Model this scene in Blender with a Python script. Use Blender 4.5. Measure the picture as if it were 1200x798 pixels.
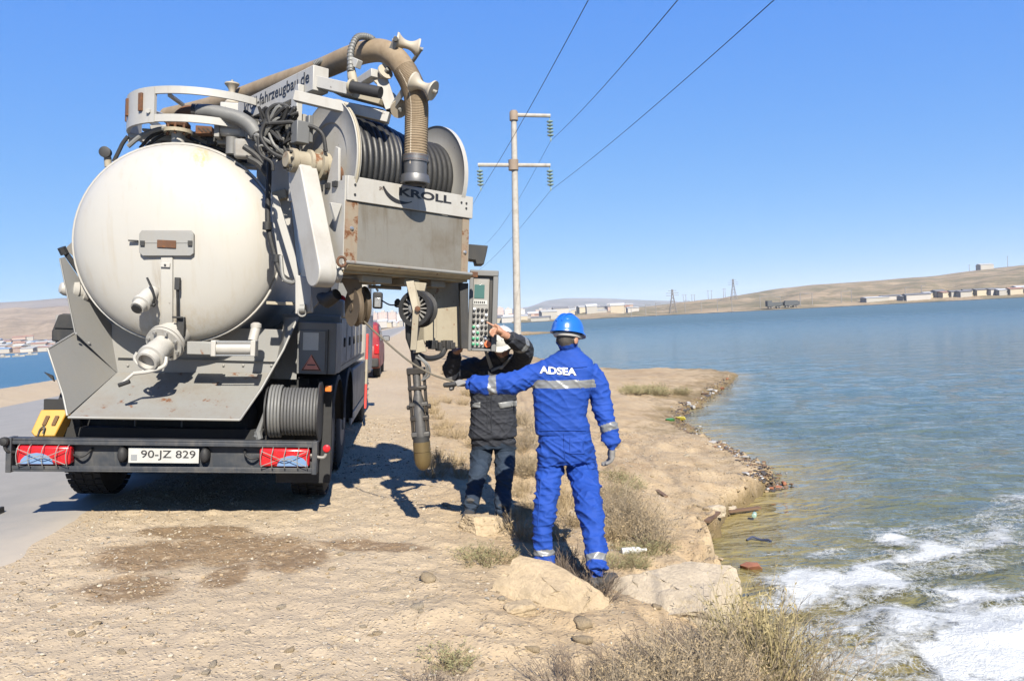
import bpy, bmesh, math, random
import numpy as np
from mathutils import Vector, Matrix
from mathutils.bvhtree import BVHTree
random.seed(7); rng = np.random.default_rng(11)
for o in list(bpy.data.objects): bpy.data.objects.remove(o)
SC = bpy.context.scene
COL = SC.collection
R = math.radians

# ------------------------------------------------------------------ camera
FPX = 900.0; CAM = Vector((0, 0, 2.4))
PITCH = math.atan(25/900); ROLL = math.atan(0.052)
_F = Vector((0, math.cos(PITCH), -math.sin(PITCH)))
_R0 = Vector((1, 0, 0)); _U0 = Vector((0, math.sin(PITCH), math.cos(PITCH)))
_R = _R0*math.cos(ROLL) - _U0*math.sin(ROLL)
_U = _R0*math.sin(ROLL) + _U0*math.cos(ROLL)
cd = bpy.data.cameras.new('camera'); cam = bpy.data.objects.new('camera', cd); COL.objects.link(cam)
cd.sensor_width = 36; cd.lens = 36*FPX/1200; cd.clip_start = 0.05; cd.clip_end = 20000
M = Matrix((( _R.x, _U.x, -_F.x, CAM.x), (_R.y, _U.y, -_F.y, CAM.y), (_R.z, _U.z, -_F.z, CAM.z), (0, 0, 0, 1)))
cam.matrix_world = M
SC.camera = cam

# ------------------------------------------------------------------ sky, sun, exposure
SUN_EL = R(39); SUN_AZ = R(164)          # azimuth from +Y towards +X: behind the camera, a little to the right
to_sun = Vector((math.sin(SUN_AZ)*math.cos(SUN_EL), math.cos(SUN_AZ)*math.cos(SUN_EL), math.sin(SUN_EL)))
wd = bpy.data.worlds.new('World'); SC.world = wd; wd.use_nodes = True
nt = wd.node_tree; nt.nodes.clear()
sky = nt.nodes.new('ShaderNodeTexSky'); sky.sky_type = 'NISHITA'; sky.sun_disc = False
sky.sun_elevation = SUN_EL; sky.sun_rotation = SUN_AZ
sky.altitude = 0; sky.air_density = 0.6; sky.dust_density = 0.0; sky.ozone_density = 6.0
bg = nt.nodes.new('ShaderNodeBackground'); bg.inputs['Strength'].default_value = 0.1
wo = nt.nodes.new('ShaderNodeOutputWorld')
# the whole sky gets one film-like response per channel (clear spring blue, no yellow horizon)
sp = nt.nodes.new('ShaderNodeSeparateColor'); cb = nt.nodes.new('ShaderNodeCombineColor'); nt.links.new(sky.outputs[0], sp.inputs[0])
for i, (e, k) in enumerate(((.74, .55), (.46, 1.075), (.08, 3.17))):
    pw = nt.nodes.new('ShaderNodeMath'); pw.operation = 'POWER'; pw.inputs[1].default_value = e; nt.links.new(sp.outputs[i], pw.inputs[0])
    mu = nt.nodes.new('ShaderNodeMath'); mu.operation = 'MULTIPLY'; mu.inputs[1].default_value = k; nt.links.new(pw.outputs[0], mu.inputs[0])
    nt.links.new(mu.outputs[0], cb.inputs[i])
nt.links.new(cb.outputs[0], bg.inputs['Color']); nt.links.new(bg.outputs[0], wo.inputs['Surface'])
sl = bpy.data.lights.new('sun', 'SUN'); sl.energy = 5.0; sl.angle = R(0.53); sl.color = (1.0, 0.93, 0.80)
so = bpy.data.objects.new('sun', sl); COL.objects.link(so)
so.rotation_euler = to_sun.to_track_quat('Z', 'Y').to_euler(); so.location = (0, -20, 30)
SC.view_settings.view_transform = 'Standard'; SC.view_settings.look = 'None'
SC.view_settings.exposure = 1.385; SC.view_settings.gamma = 1.0
SC.cycles.max_bounces = 8; SC.cycles.transparent_max_bounces = 12

# ------------------------------------------------------------------ pixel helpers
def ray(px, py):
    return (_F*FPX + _R*(px-600) - _U*(py-399)).normalized()
def W(px, py, Y):                       # world point on the pixel's ray at forward distance Y
    d = ray(px, py); return CAM + d*(Y/d.y)
def Wz(px, py, z):                      # ... at height z
    d = ray(px, py); return CAM + d*((z-CAM.z)/d.z)
def proj(p):
    v = Vector(p)-CAM; k = v.dot(_F)
    return (600+FPX*v.dot(_R)/k, 399-FPX*v.dot(_U)/k)

class Frame:
    def __init__(s, o, x, y, z): s.o, s.x, s.y, s.z = Vector(o), Vector(x), Vector(y), Vector(z)
    def p(s, a, b, c): return s.o + s.x*a + s.y*b + s.z*c
    def at(s, px, py, b):               # pixel ray met with the plane local y = b
        d = ray(px, py); k = (s.o + s.y*b - CAM).dot(s.y)/d.dot(s.y); return CAM + d*k
    def atx(s, px, py, a):
        d = ray(px, py); k = (s.o + s.x*a - CAM).dot(s.x)/d.dot(s.x); return CAM + d*k
    def loc(s, p):
        v = Vector(p)-s.o; return Vector((v.dot(s.x), v.dot(s.y), v.dot(s.z)))
    def lat(s, px, py, b): return s.loc(s.at(px, py, b))
WF = Frame((0,0,0), (1,0,0), (0,1,0), (0,0,1))
def yawroll(o, yaw, roll):              # yaw about up (counter-clockwise), then lean to the right
    x = Vector((math.cos(yaw), math.sin(yaw), 0)); y = Vector((-math.sin(yaw), math.cos(yaw), 0)); z = Vector((0,0,1))
    x2 = x*math.cos(roll) - z*math.sin(roll); z2 = x*math.sin(roll) + z*math.cos(roll)
    return Frame(o, x2, y, z2)

# ------------------------------------------------------------------ numpy noise
def _hash(ix, iy, iz, seed):
    h = (ix*374761393 + iy*668265263 + iz*2147483647 + seed*1274126177) & 0xFFFFFFFF
    h = ((h ^ (h >> 13))*1274126177) & 0xFFFFFFFF
    h = h ^ (h >> 16)
    return (h & 0xFFFFFF)/float(0xFFFFFF)
def vnoise(x, y, z=0.0, seed=0):
    x = np.asarray(x, float); y = np.asarray(y, float); z = np.asarray(z, float)+0*x
    ix, iy, iz = np.floor(x).astype(np.int64), np.floor(y).astype(np.int64), np.floor(z).astype(np.int64)
    fx, fy, fz = x-ix, y-iy, z-iz
    ux, uy, uz = fx*fx*(3-2*fx), fy*fy*(3-2*fy), fz*fz*(3-2*fz)
    r = 0
    for a in (0, 1):
        for b in (0, 1):
            for c in (0, 1):
                r = r + _hash(ix+a, iy+b, iz+c, seed)*(ux if a else 1-ux)*(uy if b else 1-uy)*(uz if c else 1-uz)
    return r*2-1
def fbm(x, y, z=0.0, oct=4, seed=0):
    r = 0; a = 1.0; k = 1.0
    for i in range(oct):
        r = r + a*vnoise(np.asarray(x)*k, np.asarray(y)*k, np.asarray(z)*k, seed+i*7); a *= .5; k *= 2.03
    return r

# ------------------------------------------------------------------ materials
MATS = {}; ALB = .85
class NB:
    def __init__(s, name):
        s.m = bpy.data.materials.new(name); s.m.use_nodes = True; s.t = s.m.node_tree; s.t.nodes.clear()
        s.out = s.n('OutputMaterial'); s.b = s.n('BsdfPrincipled'); s.l(s.b.outputs[0], s.out.inputs['Surface'])
        s.co = s.n('TexCoord').outputs['Object']
    def n(s, t, **k):
        x = s.t.nodes.new('ShaderNode'+t)
        for a, v in k.items(): setattr(x, a, v)
        return x
    def l(s, a, b): s.t.links.new(a, b)
    def put(s, sock, v):
        if isinstance(v, bpy.types.NodeSocket): s.l(v, sock)
        else: sock.default_value = (*v, 1) if isinstance(v, tuple) and len(v) == 3 and sock.type == 'RGBA' else v
    def noise(s, scale, detail=4, rough=.55, co=None, dist=0.0, dim='3D'):
        x = s.n('TexNoise'); x.noise_dimensions = dim
        s.put(x.inputs['Scale'], scale); x.inputs['Detail'].default_value = detail; x.inputs['Roughness'].default_value = rough
        x.inputs['Distortion'].default_value = dist
        s.l(co or s.co, x.inputs['Vector']); return x.outputs['Fac']
    def vor(s, scale, co=None, feature='F1', out='Distance', rnd=1.0):
        x = s.n('TexVoronoi'); x.feature = feature; x.inputs['Scale'].default_value = scale
        x.inputs['Randomness'].default_value = rnd
        s.l(co or s.co, x.inputs['Vector']); return x.outputs[out]
    def ramp(s, f, *stops):
        x = s.n('ValToRGB'); e = x.color_ramp.elements
        while len(e) < len(stops): e.new(.5)
        for i, (p, c) in enumerate(stops):
            e[i].position = p; e[i].color = (c, c, c, 1) if not isinstance(c, tuple) else (*c, 1)
        s.l(f, x.inputs['Fac']); return x.outputs['Color']
    def mix(s, f, a, b, mode='MIX'):
        x = s.n('Mix'); x.data_type = 'RGBA'; x.blend_type = mode
        s.put(x.inputs[0], f); s.put(x.inputs[6], a); s.put(x.inputs[7], b); return x.outputs[2]
    def math(s, op, a, b=0.0, c=None):
        x = s.n('Math'); x.operation = op; s.put(x.inputs[0], a); s.put(x.inputs[1], b)
        if c is not None: s.put(x.inputs[2], c)
        return x.outputs[0]
    def mapr(s, f, a, b, c=0.0, d=1.0):
        x = s.n('MapRange'); s.put(x.inputs[0], f)
        for i, v in enumerate((a, b, c, d)): x.inputs[1+i].default_value = v
        return x.outputs[0]
    def map(s, scale=(1,1,1), rot=(0,0,0), loc=(0,0,0), co=None):
        x = s.n('Mapping'); x.inputs['Scale'].default_value = scale; x.inputs['Rotation'].default_value = rot
        x.inputs['Location'].default_value = loc; s.l(co or s.co, x.inputs['Vector']); return x.outputs[0]
    def sep(s, co=None):
        x = s.n('SeparateXYZ'); s.l(co or s.co, x.inputs[0]); return x.outputs
    def bump(s, h, strength=.5, dist=.01):
        x = s.n('Bump'); x.inputs['Strength'].default_value = strength; x.inputs['Distance'].default_value = dist
        s.l(h, x.inputs['Height']); s.l(x.outputs[0], s.b.inputs['Normal']); return x
    def col(s, v): s.put(s.b.inputs['Base Color'], s.mix(1.0, v, (ALB, ALB, ALB), 'MULTIPLY'))
    def set(s, **k):
        for a, v in k.items(): s.put(s.b.inputs[a.replace('_', ' ')], v)

def paint(name, col, rough=.45, metal=0.0, dirt=.35, dirtcol=(.16,.12,.08), rust=0.0, scale=3.0, chip=.0, bump=.0, streak=True):
    """worn paint: soft grime, vertical run-off streaks, optional rust blotches and chips"""
    if name in MATS: return MATS[name]
    b = NB(name)
    g = b.noise(scale, 6, .62)
    c = b.mix(b.mapr(g, .45, .8, 0, dirt), tuple(col), dirtcol)
    if streak:
        st = b.noise(1.0, 4, .6, co=b.map((22, 22, 1.6)))
        c = b.mix(b.mapr(st, .55, .85, 0, dirt*.8), c, dirtcol)
    fine = b.noise(60, 3, .6)
    c = b.mix(b.mapr(fine, .3, .7, 0, .10), c, tuple(x*.55 for x in col))
    ro = b.mapr(g, .3, .8, rough, min(1, rough+.25))
    if rust > 0:
        rn = b.noise(scale*2.2, 8, .7)
        rm = b.mapr(rn, .74-rust*.35, .80-rust*.35, 0, 1)
        rc = b.mix(b.noise(30, 4), (.075, .028, .012), (.20, .085, .032))
        c = b.mix(rm, c, rc); ro = b.math('MAXIMUM', ro, b.math('MULTIPLY', rm, .85))
    if chip > 0:
        cn = b.noise(14, 5, .75); cm = b.mapr(cn, .70-chip*.1, .715-chip*.1, 0, 1)
        c = b.mix(cm, c, (.07, .05, .04))
    b.col(c); b.set(Roughness=ro, Metallic=metal)
    if bump: b.bump(b.noise(25, 5), bump, .004)
    MATS[name] = b.m; return b.m
def plain(name, col, rough=.6, metal=0.0, var=.25, scale=40, bump=.2, bdist=.002):
    if name in MATS: return MATS[name]
    b = NB(name)
    f = b.noise(scale, 5, .65); f2 = b.noise(scale*.12, 3)
    c = b.mix(b.math('MULTIPLY', f, var*1.6), tuple(col), tuple(x*.45 for x in col))
    c = b.mix(b.mapr(f2, .4, .7, 0, var*.6), c, tuple(min(1, x*1.5+.01) for x in col))
    b.col(c); b.set(Roughness=b.mapr(f, .2, .8, max(.02, rough-.08), min(1, rough+.1)), Metallic=metal)
    if bump: b.bump(f, bump, bdist)
    MATS[name] = b.m; return b.m

# ------------------------------------------------------------------ mesh builder
class MB:
    def __init__(s): s.v = []; s.f = []
    def add(s, vs, fs):
        n = len(s.v); s.v += [tuple(v) for v in vs]; s.f += [tuple(i+n for i in f) for f in fs]; return s
    def box(s, fr, x0, x1, y0, y1, z0, z1):
        vs = [fr.p(x, y, z) for z in (z0, z1) for y in (y0, y1) for x in (x0, x1)]
        return s.add(vs, [(0,2,3,1), (4,5,7,6), (0,1,5,4), (2,6,7,3), (1,3,7,5), (0,4,6,2)])
    def prism(s, pts, ex):              # polygon extruded by a vector
        n = len(pts); pts = [Vector(p) for p in pts]; ex = Vector(ex)
        vs = pts + [p+ex for p in pts]
        return s.add(vs, [tuple(range(n)), tuple(range(2*n-1, n-1, -1))] + [(i, i+n, (i+1) % n+n, (i+1) % n) for i in range(n)])
    def plate(s, pts, th):              # polygon thickened along its own normal, half each way
        pts = [Vector(p) for p in pts]; nrm = Vector((0,0,0))
        for i in range(len(pts)): nrm += (pts[i]-pts[0]).cross(pts[(i+1) % len(pts)]-pts[0])
        nrm.normalize(); return s.prism([p-nrm*th/2 for p in pts], nrm*th)
    def ring_loft(s, rings, caps=True, closed=False):
        n = len(rings[0]); vs = [p for r in rings for p in r]; fs = []
        m = len(rings)
        for i in range(m if closed else m-1):
            a, b = i*n, ((i+1) % m)*n
            fs += [(a+j, a+(j+1) % n, b+(j+1) % n, b+j) for j in range(n)]
        if caps and not closed: fs += [tuple(range(n-1, -1, -1)), tuple(range((m-1)*n, m*n))]
        return s.add(vs, fs)
    def tube(s, pts, rad, n=10, caps=True, up=None, flat=1.0):
        pts = [Vector(p) for p in pts]; m = len(pts)
        if not hasattr(rad, '__len__'): rad = [rad]*m
        rings = []; u = None
        for i in range(m):
            t = (pts[min(i+1, m-1)]-pts[max(i-1, 0)])
            if t.length < 1e-9: t = Vector((0,0,1))
            t.normalize()
            if u is None:
                u = Vector(up) if up is not None else (Vector((0,0,1)) if abs(t.z) < .9 else Vector((0,1,0)))
            u = (u - t*u.dot(t))
            if u.length < 1e-6: u = t.orthogonal()
            u.normalize(); w = t.cross(u)
            rings.append([pts[i] + (u*math.cos(a)*flat + w*math.sin(a))*rad[i] for a in (2*math.pi*j/n for j in range(n))])
        return s.ring_loft(rings, caps)
    def cyl(s, a, b, r0, r1=None, n=20): return s.tube([a, b], [r0, r0 if r1 is None else r1], n)
    def lathe(s, a, axis, prof, n=32):  # prof: (distance along axis, radius)
        a = Vector(a); axis = Vector(axis).normalized()
        u = axis.orthogonal().normalized()
        if abs(axis.z) < .95: u = (Vector((0,0,1))-axis*axis.z).normalized()
        w = axis.cross(u)
        rings = [[a+axis*d+(u*math.cos(t)+w*math.sin(t))*max(r, 1e-4) for t in (2*math.pi*j/n for j in range(n))] for d, r in prof]
        return s.ring_loft(rings)
    def torus(s, c, axis, R_, r, n=32, m=8):
        c = Vector(c); axis = Vector(axis).normalized(); u = axis.orthogonal().normalized(); w = axis.cross(u); rings = []
        for i in range(n):
            t = 2*math.pi*i/n; d = u*math.cos(t)+w*math.sin(t)
            rings.append([c+d*(R_+r*math.cos(p))+axis*r*math.sin(p) for p in (2*math.pi*j/m for j in range(m))])
        return s.ring_loft(rings, closed=True)
    def build(s, name, mat, parent=None, smooth=35, bevel=0.0, kind=None):
        me = bpy.data.meshes.new(name); me.from_pydata(s.v, [], s.f)
        bm = bmesh.new(); bm.from_mesh(me); bmesh.ops.recalc_face_normals(bm, faces=bm.faces); bm.to_mesh(me); bm.free()
        return link(name, me, mat, parent, smooth, bevel, kind)
def link(name, me, mat, parent=None, smooth=35, bevel=0.0, kind=None):
    o = bpy.data.objects.new(name, me); COL.objects.link(o)
    if mat is not None:
        for m_ in (mat if isinstance(mat, (list, tuple)) else [mat]): me.materials.append(m_)
    if smooth:
        me.polygons.foreach_set('use_smooth', [True]*len(me.polygons))
        if smooth < 180: me.set_sharp_from_angle(angle=R(smooth))
    if bevel:
        b = o.modifiers.new('bevel', 'BEVEL'); b.width = bevel; b.segments = 2; b.limit_method = 'ANGLE'; b.angle_limit = R(40)
        b.use_clamp_overlap = True
    if parent is not None: attach(o, parent)
    if kind: o['kind'] = kind
    return o
BASES = {}
def attach(o, parent):
    o.parent = parent
    if parent.name in BASES: o.matrix_parent_inverse = BASES[parent.name].inverted()
def thing(name, loc, label, cat, group=None):
    o = bpy.data.objects.new(name, None); COL.objects.link(o); o.location = loc; o.empty_display_size = .2
    BASES[o.name] = Matrix.Translation(Vector(loc)); tag(o, label, cat, group); return o
def tag(o, label, cat, group=None):
    o['label'] = label; o['category'] = cat
    if group: o['group'] = group
    return o
def spline(pts, n=8):                   # Catmull-Rom
    P = [Vector(p) for p in pts]; P = [P[0]*2-P[1]] + P + [P[-1]*2-P[-2]]; out = []
    for i in range(1, len(P)-2):
        for k in range(n):
            t = k/n; a, b, c, d = P[i-1], P[i], P[i+1], P[i+2]
            out.append(.5*((2*b)+(c-a)*t+(2*a-5*b+4*c-d)*t*t+(-a+3*b-3*c+d)*t**3))
    out.append(P[-2]); return out
def text_mesh(body, name, origin, xdir, ydir, height, mat, parent, width=None, bold=0.0, depth=.002, align='LEFT', project=None, shear=0):
    cu = bpy.data.curves.new(name, 'FONT'); cu.body = body; cu.size = 1.0; cu.offset = bold; cu.align_x = align; cu.shear = shear
    cu.resolution_u = 4
    to = bpy.data.objects.new('tmp_text', cu); COL.objects.link(to)
    dg = bpy.context.evaluated_depsgraph_get(); me = bpy.data.meshes.new_from_object(to.evaluated_get(dg))
    bpy.data.objects.remove(to)
    xs = [v.co.x for v in me.vertices]; ys = [v.co.y for v in me.vertices]
    sx = sy = height/(max(ys)-min(ys))
    if width: sx = width/(max(xs)-min(xs))
    x0 = min(xs); y0 = min(ys)
    xd, yd = Vector(xdir).normalized(), Vector(ydir).normalized(); nn = xd.cross(yd)
    bm = bmesh.new(); bm.from_mesh(me)
    if project:
        bmesh.ops.triangulate(bm, faces=bm.faces)
        for _ in range(2):
            es = [e for e in bm.edges if e.calc_length()*sx > .02]
            if es: bmesh.ops.subdivide_edges(bm, edges=es, cuts=1)
    for v in bm.verts:
        p = Vector(origin) + xd*(v.co.x-x0)*sx + yd*(v.co.y-y0)*sy + nn*depth
        if project: p = project(p, nn)
        v.co = p
    bm.to_mesh(me); bm.free()
    return link(name, me, mat, parent, smooth=0)
def lerp(a, b, t): return a+(b-a)*t
# ================================================================== GROUND
AL = R(7.2); SA, CA = math.sin(AL), math.cos(AL)
def tl(x, y): return (-np.asarray(x)*SA+np.asarray(y)*CA, np.asarray(x)*CA+np.asarray(y)*SA)
def xy(t, l): return (-SA*np.asarray(t)+CA*np.asarray(l), CA*np.asarray(t)+SA*np.asarray(l))
_ST = [-8, 0, 3.0, 4.6, 5.6, 6.4, 7.4, 8.4, 9.6, 10.6, 12, 14.5, 16.5, 18.5, 21, 23.5, 26, 28, 30, 33, 45, 70, 85, 105, 114, 126, 140, 240, 400, 900]
_SL = [1.7, 1.75, 1.8, 2.0, 2.3, 2.35, 2.75, 3.5, 4.6, 4.9, 4.85, 5.2, 5.7, 6.9, 8.4, 9.9, 11.2, 11.0, 9.0, 6.9, 7.0, 9.3, 11, 13, 21, 21, 15, 14, 14, 14]
def shore(t):
    t = np.asarray(t, float)
    return np.interp(t, _ST, _SL) + .12*vnoise(t*1.7, t*0, seed=3)+.07*vnoise(t*5, t*0, seed=4)+.035*vnoise(t*14, t*0, seed=5)
def height(t, l, fine=True):
    t = np.asarray(t, float); l = np.asarray(l, float); L = shore(t)
    z = np.interp(l, [-40, -19, -15, -11.4, -10.6, -9.9, -9.3, -6, -2.8, -1.6, -.4, .35, .8, 1.2], [-7, -5.2, -1.6, 1.15, 1.32, 1.2, 1.04, 1.08, .975, .885, .79, .72, .63, .60])
    u = np.clip((l-1.2)/np.maximum(L-1.2, .15), 0, 1)
    near = np.clip((15-t)/3, 0, 1)
    edge = near*np.where(t < 7, .40, .20)+(1-near)*.10
    z2 = .60+(edge-.60)*u**.8
    z = np.where(l > 1.2, z2, z)
    w = np.where(t < 13, .18, .6)
    drop = np.clip((l-L)/w, 0, 1)
    z = np.where(l > L, edge - (edge+.35)*drop**.7 - .25*np.clip((l-L-w)/2, 0, 1), z)
    far = np.clip((t-14)/6, 0, 1)
    z = z + far*np.where((l > 1.2) & (l < L), .14*np.sin(np.clip(u, 0, 1)*math.pi)*(1+vnoise(t*.2, l*.3, seed=9)), 0)
    if fine:
        cl = np.exp(-((l-L-.06)/.16)**2)*near
        z = z + cl*(.09*fbm(t*4, l*4, oct=3, seed=65)+.05*vnoise(t*13, l*13, seed=66))
        land = np.clip((L+.3-l)/.4, 0, 1)
        road = ((l > -9.35) & (l < -2.5)).astype(float)
        rough = np.clip((l+1.0)/1.8, .12, 1)*(1-road)*land
        z = z + rough*(.050*fbm(t*.9, l*.9, oct=3, seed=21) + .022*fbm(t*3.5, l*3.5, oct=4, seed=31) + .020*np.maximum(0, fbm(t*6+2*l, l*5, oct=3, seed=36)-.15))
        z = z + (1-road)*land*(.012*fbm(t*9, l*9, oct=4, seed=41)) + road*.006*fbm(t*.8, l*2, oct=2, seed=51)
        # eroded crumbling ledges along the bank
        z = z + near*land*np.clip((l-.3)/.5, 0, 1)*.05*np.abs(vnoise(t*2.3+.4*l, l*2.7, seed=61))
        # two wheel ruts over the sand flats
        for k, (c0, c1) in enumerate(((3.0, .10), (4.5, .12))):
            d = np.abs(l-(c0+c1*(t-9)))
            z = z - .035*np.exp(-(d/.14)**2)*np.clip((t-8)/3, 0, 1)*np.clip((26-t)/6, 0, 1)*land
    return z
GBVH = None
def hit(px, py):                        # pixel ray met with the terrain mesh
    d = ray(px, py); h = GBVH.ray_cast(CAM, d)
    return h[0] if h[0] is not None else CAM+d*60
def gz(x, y):
    if GBVH is not None:
        h = GBVH.ray_cast(Vector((x, y, 50)), Vector((0, 0, -1)))
        if h[0] is not None: return h[0].z
    t, l = tl(x, y); return float(height(t, l))
def grid_mesh(name, T, Lr, zf, mat, kind='structure', dz=0.0):
    T = np.array(T); Lr = np.array(Lr); TT, LL = np.meshgrid(T, Lr, indexing='ij')
    z = zf(TT, LL)+dz; x, y = xy(TT, LL); co = np.stack([x, y, z], -1).reshape(-1, 3)
    n, m = TT.shape; i = np.arange(n*m).reshape(n, m)
    q = np.stack([i[:-1, :-1], i[:-1, 1:], i[1:, 1:], i[1:, :-1]], -1).reshape(-1, 4)
    me = bpy.data.meshes.new(name); me.vertices.add(len(co)); me.vertices.foreach_set('co', co.ravel())
    me.loops.add(q.size); me.loops.foreach_set('vertex_index', q.ravel().astype(np.int32))
    me.polygons.add(len(q)); me.polygons.foreach_set('loop_start', (np.arange(len(q))*4).astype(np.int32))
    me.update(calc_edges=True); me.validate()
    return link(name, me, mat, None, smooth=180, kind=kind)
def steps(*segs):                       # (start, end, step) runs joined
    out = []
    for a, b, s in segs: out += list(np.arange(a, b-1e-6, s))
    return out+[segs[-1][1]]

ground = grid_mesh('ground', steps((-8, 1.6, .4), (1.6, 8.2, .024), (8.2, 14, .06), (14, 34, .2), (34, 120, 1.2), (120, 420, 8), (420, 1400, 60)),
                   steps((-40, -12, 2), (-12, -9, .25), (-9, -3.6, .3), (-3.6, 3.2, .026), (3.2, 6, .055), (6, 14, .15), (14, 24, .4), (24, 30, 3)), height, None)
GBVH = BVHTree.FromObject(ground, bpy.context.evaluated_depsgraph_get())

# --- ground material: pale gravelly clay, damp stain, sandy flats, straw-dry patches
def ground_material():
    b = NB('dry_clay_gravel'); S = b.sep(); x, y = S[0], S[1]
    big = b.noise(.55, 5, .6); mid = b.noise(3.5, 6, .65); fin = b.noise(38, 5, .7)
    c = b.mix(b.mapr(big, .35, .68), (.335, .255, .160), (.265, .188, .110))
    c = b.mix(b.mapr(mid, .42, .70, 0, .55), c, (.385, .312, .212))
    c = b.mix(b.mapr(fin, .4, .8, 0, .45), c, (.20, .145, .085))
    # lateral coordinate for the gravel shoulder against the sand flats
    lat = b.math('ADD', b.math('MULTIPLY', x, CA), b.math('MULTIPLY', y, SA))
    sh = b.mapr(b.math('ADD', lat, b.math('MULTIPLY', big, 1.2)), .2, 1.2, 1, 0)
    c = b.mix(b.math('MULTIPLY', sh, .55), c, b.mix(b.mapr(mid, .4, .65), (.385, .325, .245), (.335, .275, .198)))
    v = b.vor(46); vc = b.vor(46, out='Color')
    peb = b.mapr(v, .18, .30, 1, 0)
    tone = b.n('SeparateColor'); b.l(vc, tone.inputs[0])
    pm = b.math('MULTIPLY', peb, b.mapr(tone.outputs[0], .55, .62, 0, 1))
    c = b.mix(b.math('MULTIPLY', pm, b.math('MULTIPLY', sh, .75)), c, b.mix(tone.outputs[1], (.46, .40, .32), (.29, .24, .19)))
    v2 = b.vor(17); vc2 = b.vor(17, out='Color'); t2 = b.n('SeparateColor'); b.l(vc2, t2.inputs[0])
    pm2 = b.math('MULTIPLY', b.mapr(v2, .16, .26, 1, 0), b.mapr(t2.outputs[0], .72, .78, 0, 1))
    c = b.mix(b.math('MULTIPLY', pm2, b.math('MULTIPLY', sh, .7)), c, b.mix(t2.outputs[1], (.48, .42, .34), (.33, .27, .21)))
    # damp patch left by the truck: union of blobs with ragged rim
    rag = b.math('MULTIPLY', b.math('SUBTRACT', b.noise(2.6, 6, .68), .5), 1.15)
    m = None
    for (px, py, rx, ry) in ((265, 640, .55, .42), (345, 655, .30, .34), (180, 650, .42, .40), (150, 690, .30, .25), (440, 640, .45, .16), (235, 625, .5, .22), (265, 675, .14, .3)):
        p = hit(px, py)
        dx = b.math('DIVIDE', b.math('SUBTRACT', x, p.x), rx); dy = b.math('DIVIDE', b.math('SUBTRACT', y, p.y), ry)
        d = b.math('SQRT', b.math('ADD', b.math('MULTIPLY', dx, dx), b.math('MULTIPLY', dy, dy)))
        m = d if m is None else b.math('MINIMUM', m, d)
    wet = b.mapr(b.math('ADD', m, rag), .72, 1.08, 1, 0)
    wet = b.math('MULTIPLY', wet, b.mapr(b.noise(16, 4, .6), .34, .46, .35, 1))
    wet = b.math('MULTIPLY', wet, b.math('SUBTRACT', 1, b.math('MULTIPLY', pm, .8)))
    c = b.mix(b.math('MULTIPLY', wet, .88), c, b.mix(mid, (.13, .082, .042), (.19, .13, .074)))
    # wet dark rim beside the water
    rim = b.mapr(b.math('ADD', S[2], b.math('MULTIPLY', b.math('SUBTRACT', mid, .5), .5)), .06, .26, 1, 0)
    c = b.mix(b.math('MULTIPLY', rim, .9), c, b.mix(fin, (.15, .11, .05), (.085, .062, .03)))
    # sandy flats are yellower, with fine dark litter lines
    tr = b.noise(1, 6, .7, co=b.map((2.2, .5, 1), rot=(0, 0, R(24))))
    flat = b.math('SUBTRACT', 1, sh)
    c = b.mix(b.math('MULTIPLY', b.mapr(tr, .56, .70, 0, .6), flat), c, (.19, .135, .08))
    b.col(c); b.set(Roughness=b.math('SUBTRACT', .95, b.math('MULTIPLY', wet, .28)), Specular_IOR_Level=.25)
    h = b.math('ADD', b.math('MULTIPLY', fin, .5), b.math('ADD', b.math('MULTIPLY', b.mapr(v, .05, .4, 1, 0), .9), b.math('MULTIPLY', b.mapr(v2, .05, .35, 1, 0), 1.1)))
    h = b.math('ADD', h, b.math('MULTIPLY', b.noise(9, 6, .7), 2.2))
    b.bump(h, .75, .010)
    return b.m
ground.data.materials.append(ground_material())

# --- asphalt road
def road_material():
    b = NB('asphalt'); S = b.sep(); lat = b.math('ADD', b.math('MULTIPLY', S[0], CA), b.math('MULTIPLY', S[1], SA))
    agg = b.vor(150, out='Color'); f = b.noise(3, 5, .6); g = b.noise(180, 3, .7)
    c = b.mix(b.mapr(g, .3, .7), (.165, .160, .150), (.225, .217, .202))
    c = b.mix(b.mapr(f, .4, .7, 0, .4), c, (.25, .24, .225))
    tr = b.noise(1, 5, .6, co=b.map((2.5, .12, 1), rot=(0, 0, AL)))
    c = b.mix(b.mapr(tr, .5, .75, 0, .35), c, (.15, .15, .15))
    dust = b.mapr(b.math('ADD', lat, b.math('MULTIPLY', b.noise(1.3, 6, .65), 1.3)), -2.8, -1.75, 0, .9)
    c = b.mix(dust, c, b.mix(f, (.40, .345, .275), (.36, .305, .235)))
    b.col(c); b.set(Roughness=.88); b.bump(b.math('ADD', g, b.math('MULTIPLY', b.noise(420, 2), .5)), .35, .003)
    return b.m
RW = lambda t: -2.58-.0*t+.16*vnoise(t*.9, t*0, seed=71)+.09*vnoise(t*3.1, t*0, seed=72)
rt = steps((-8, 1.6, .4), (1.6, 12, .08), (12, 40, .4), (40, 120, 2), (120, 1400, 30)); ru = list(np.linspace(0, 1, 24))
grid_mesh('road', rt, ru, None, road_material()) if False else None
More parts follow.
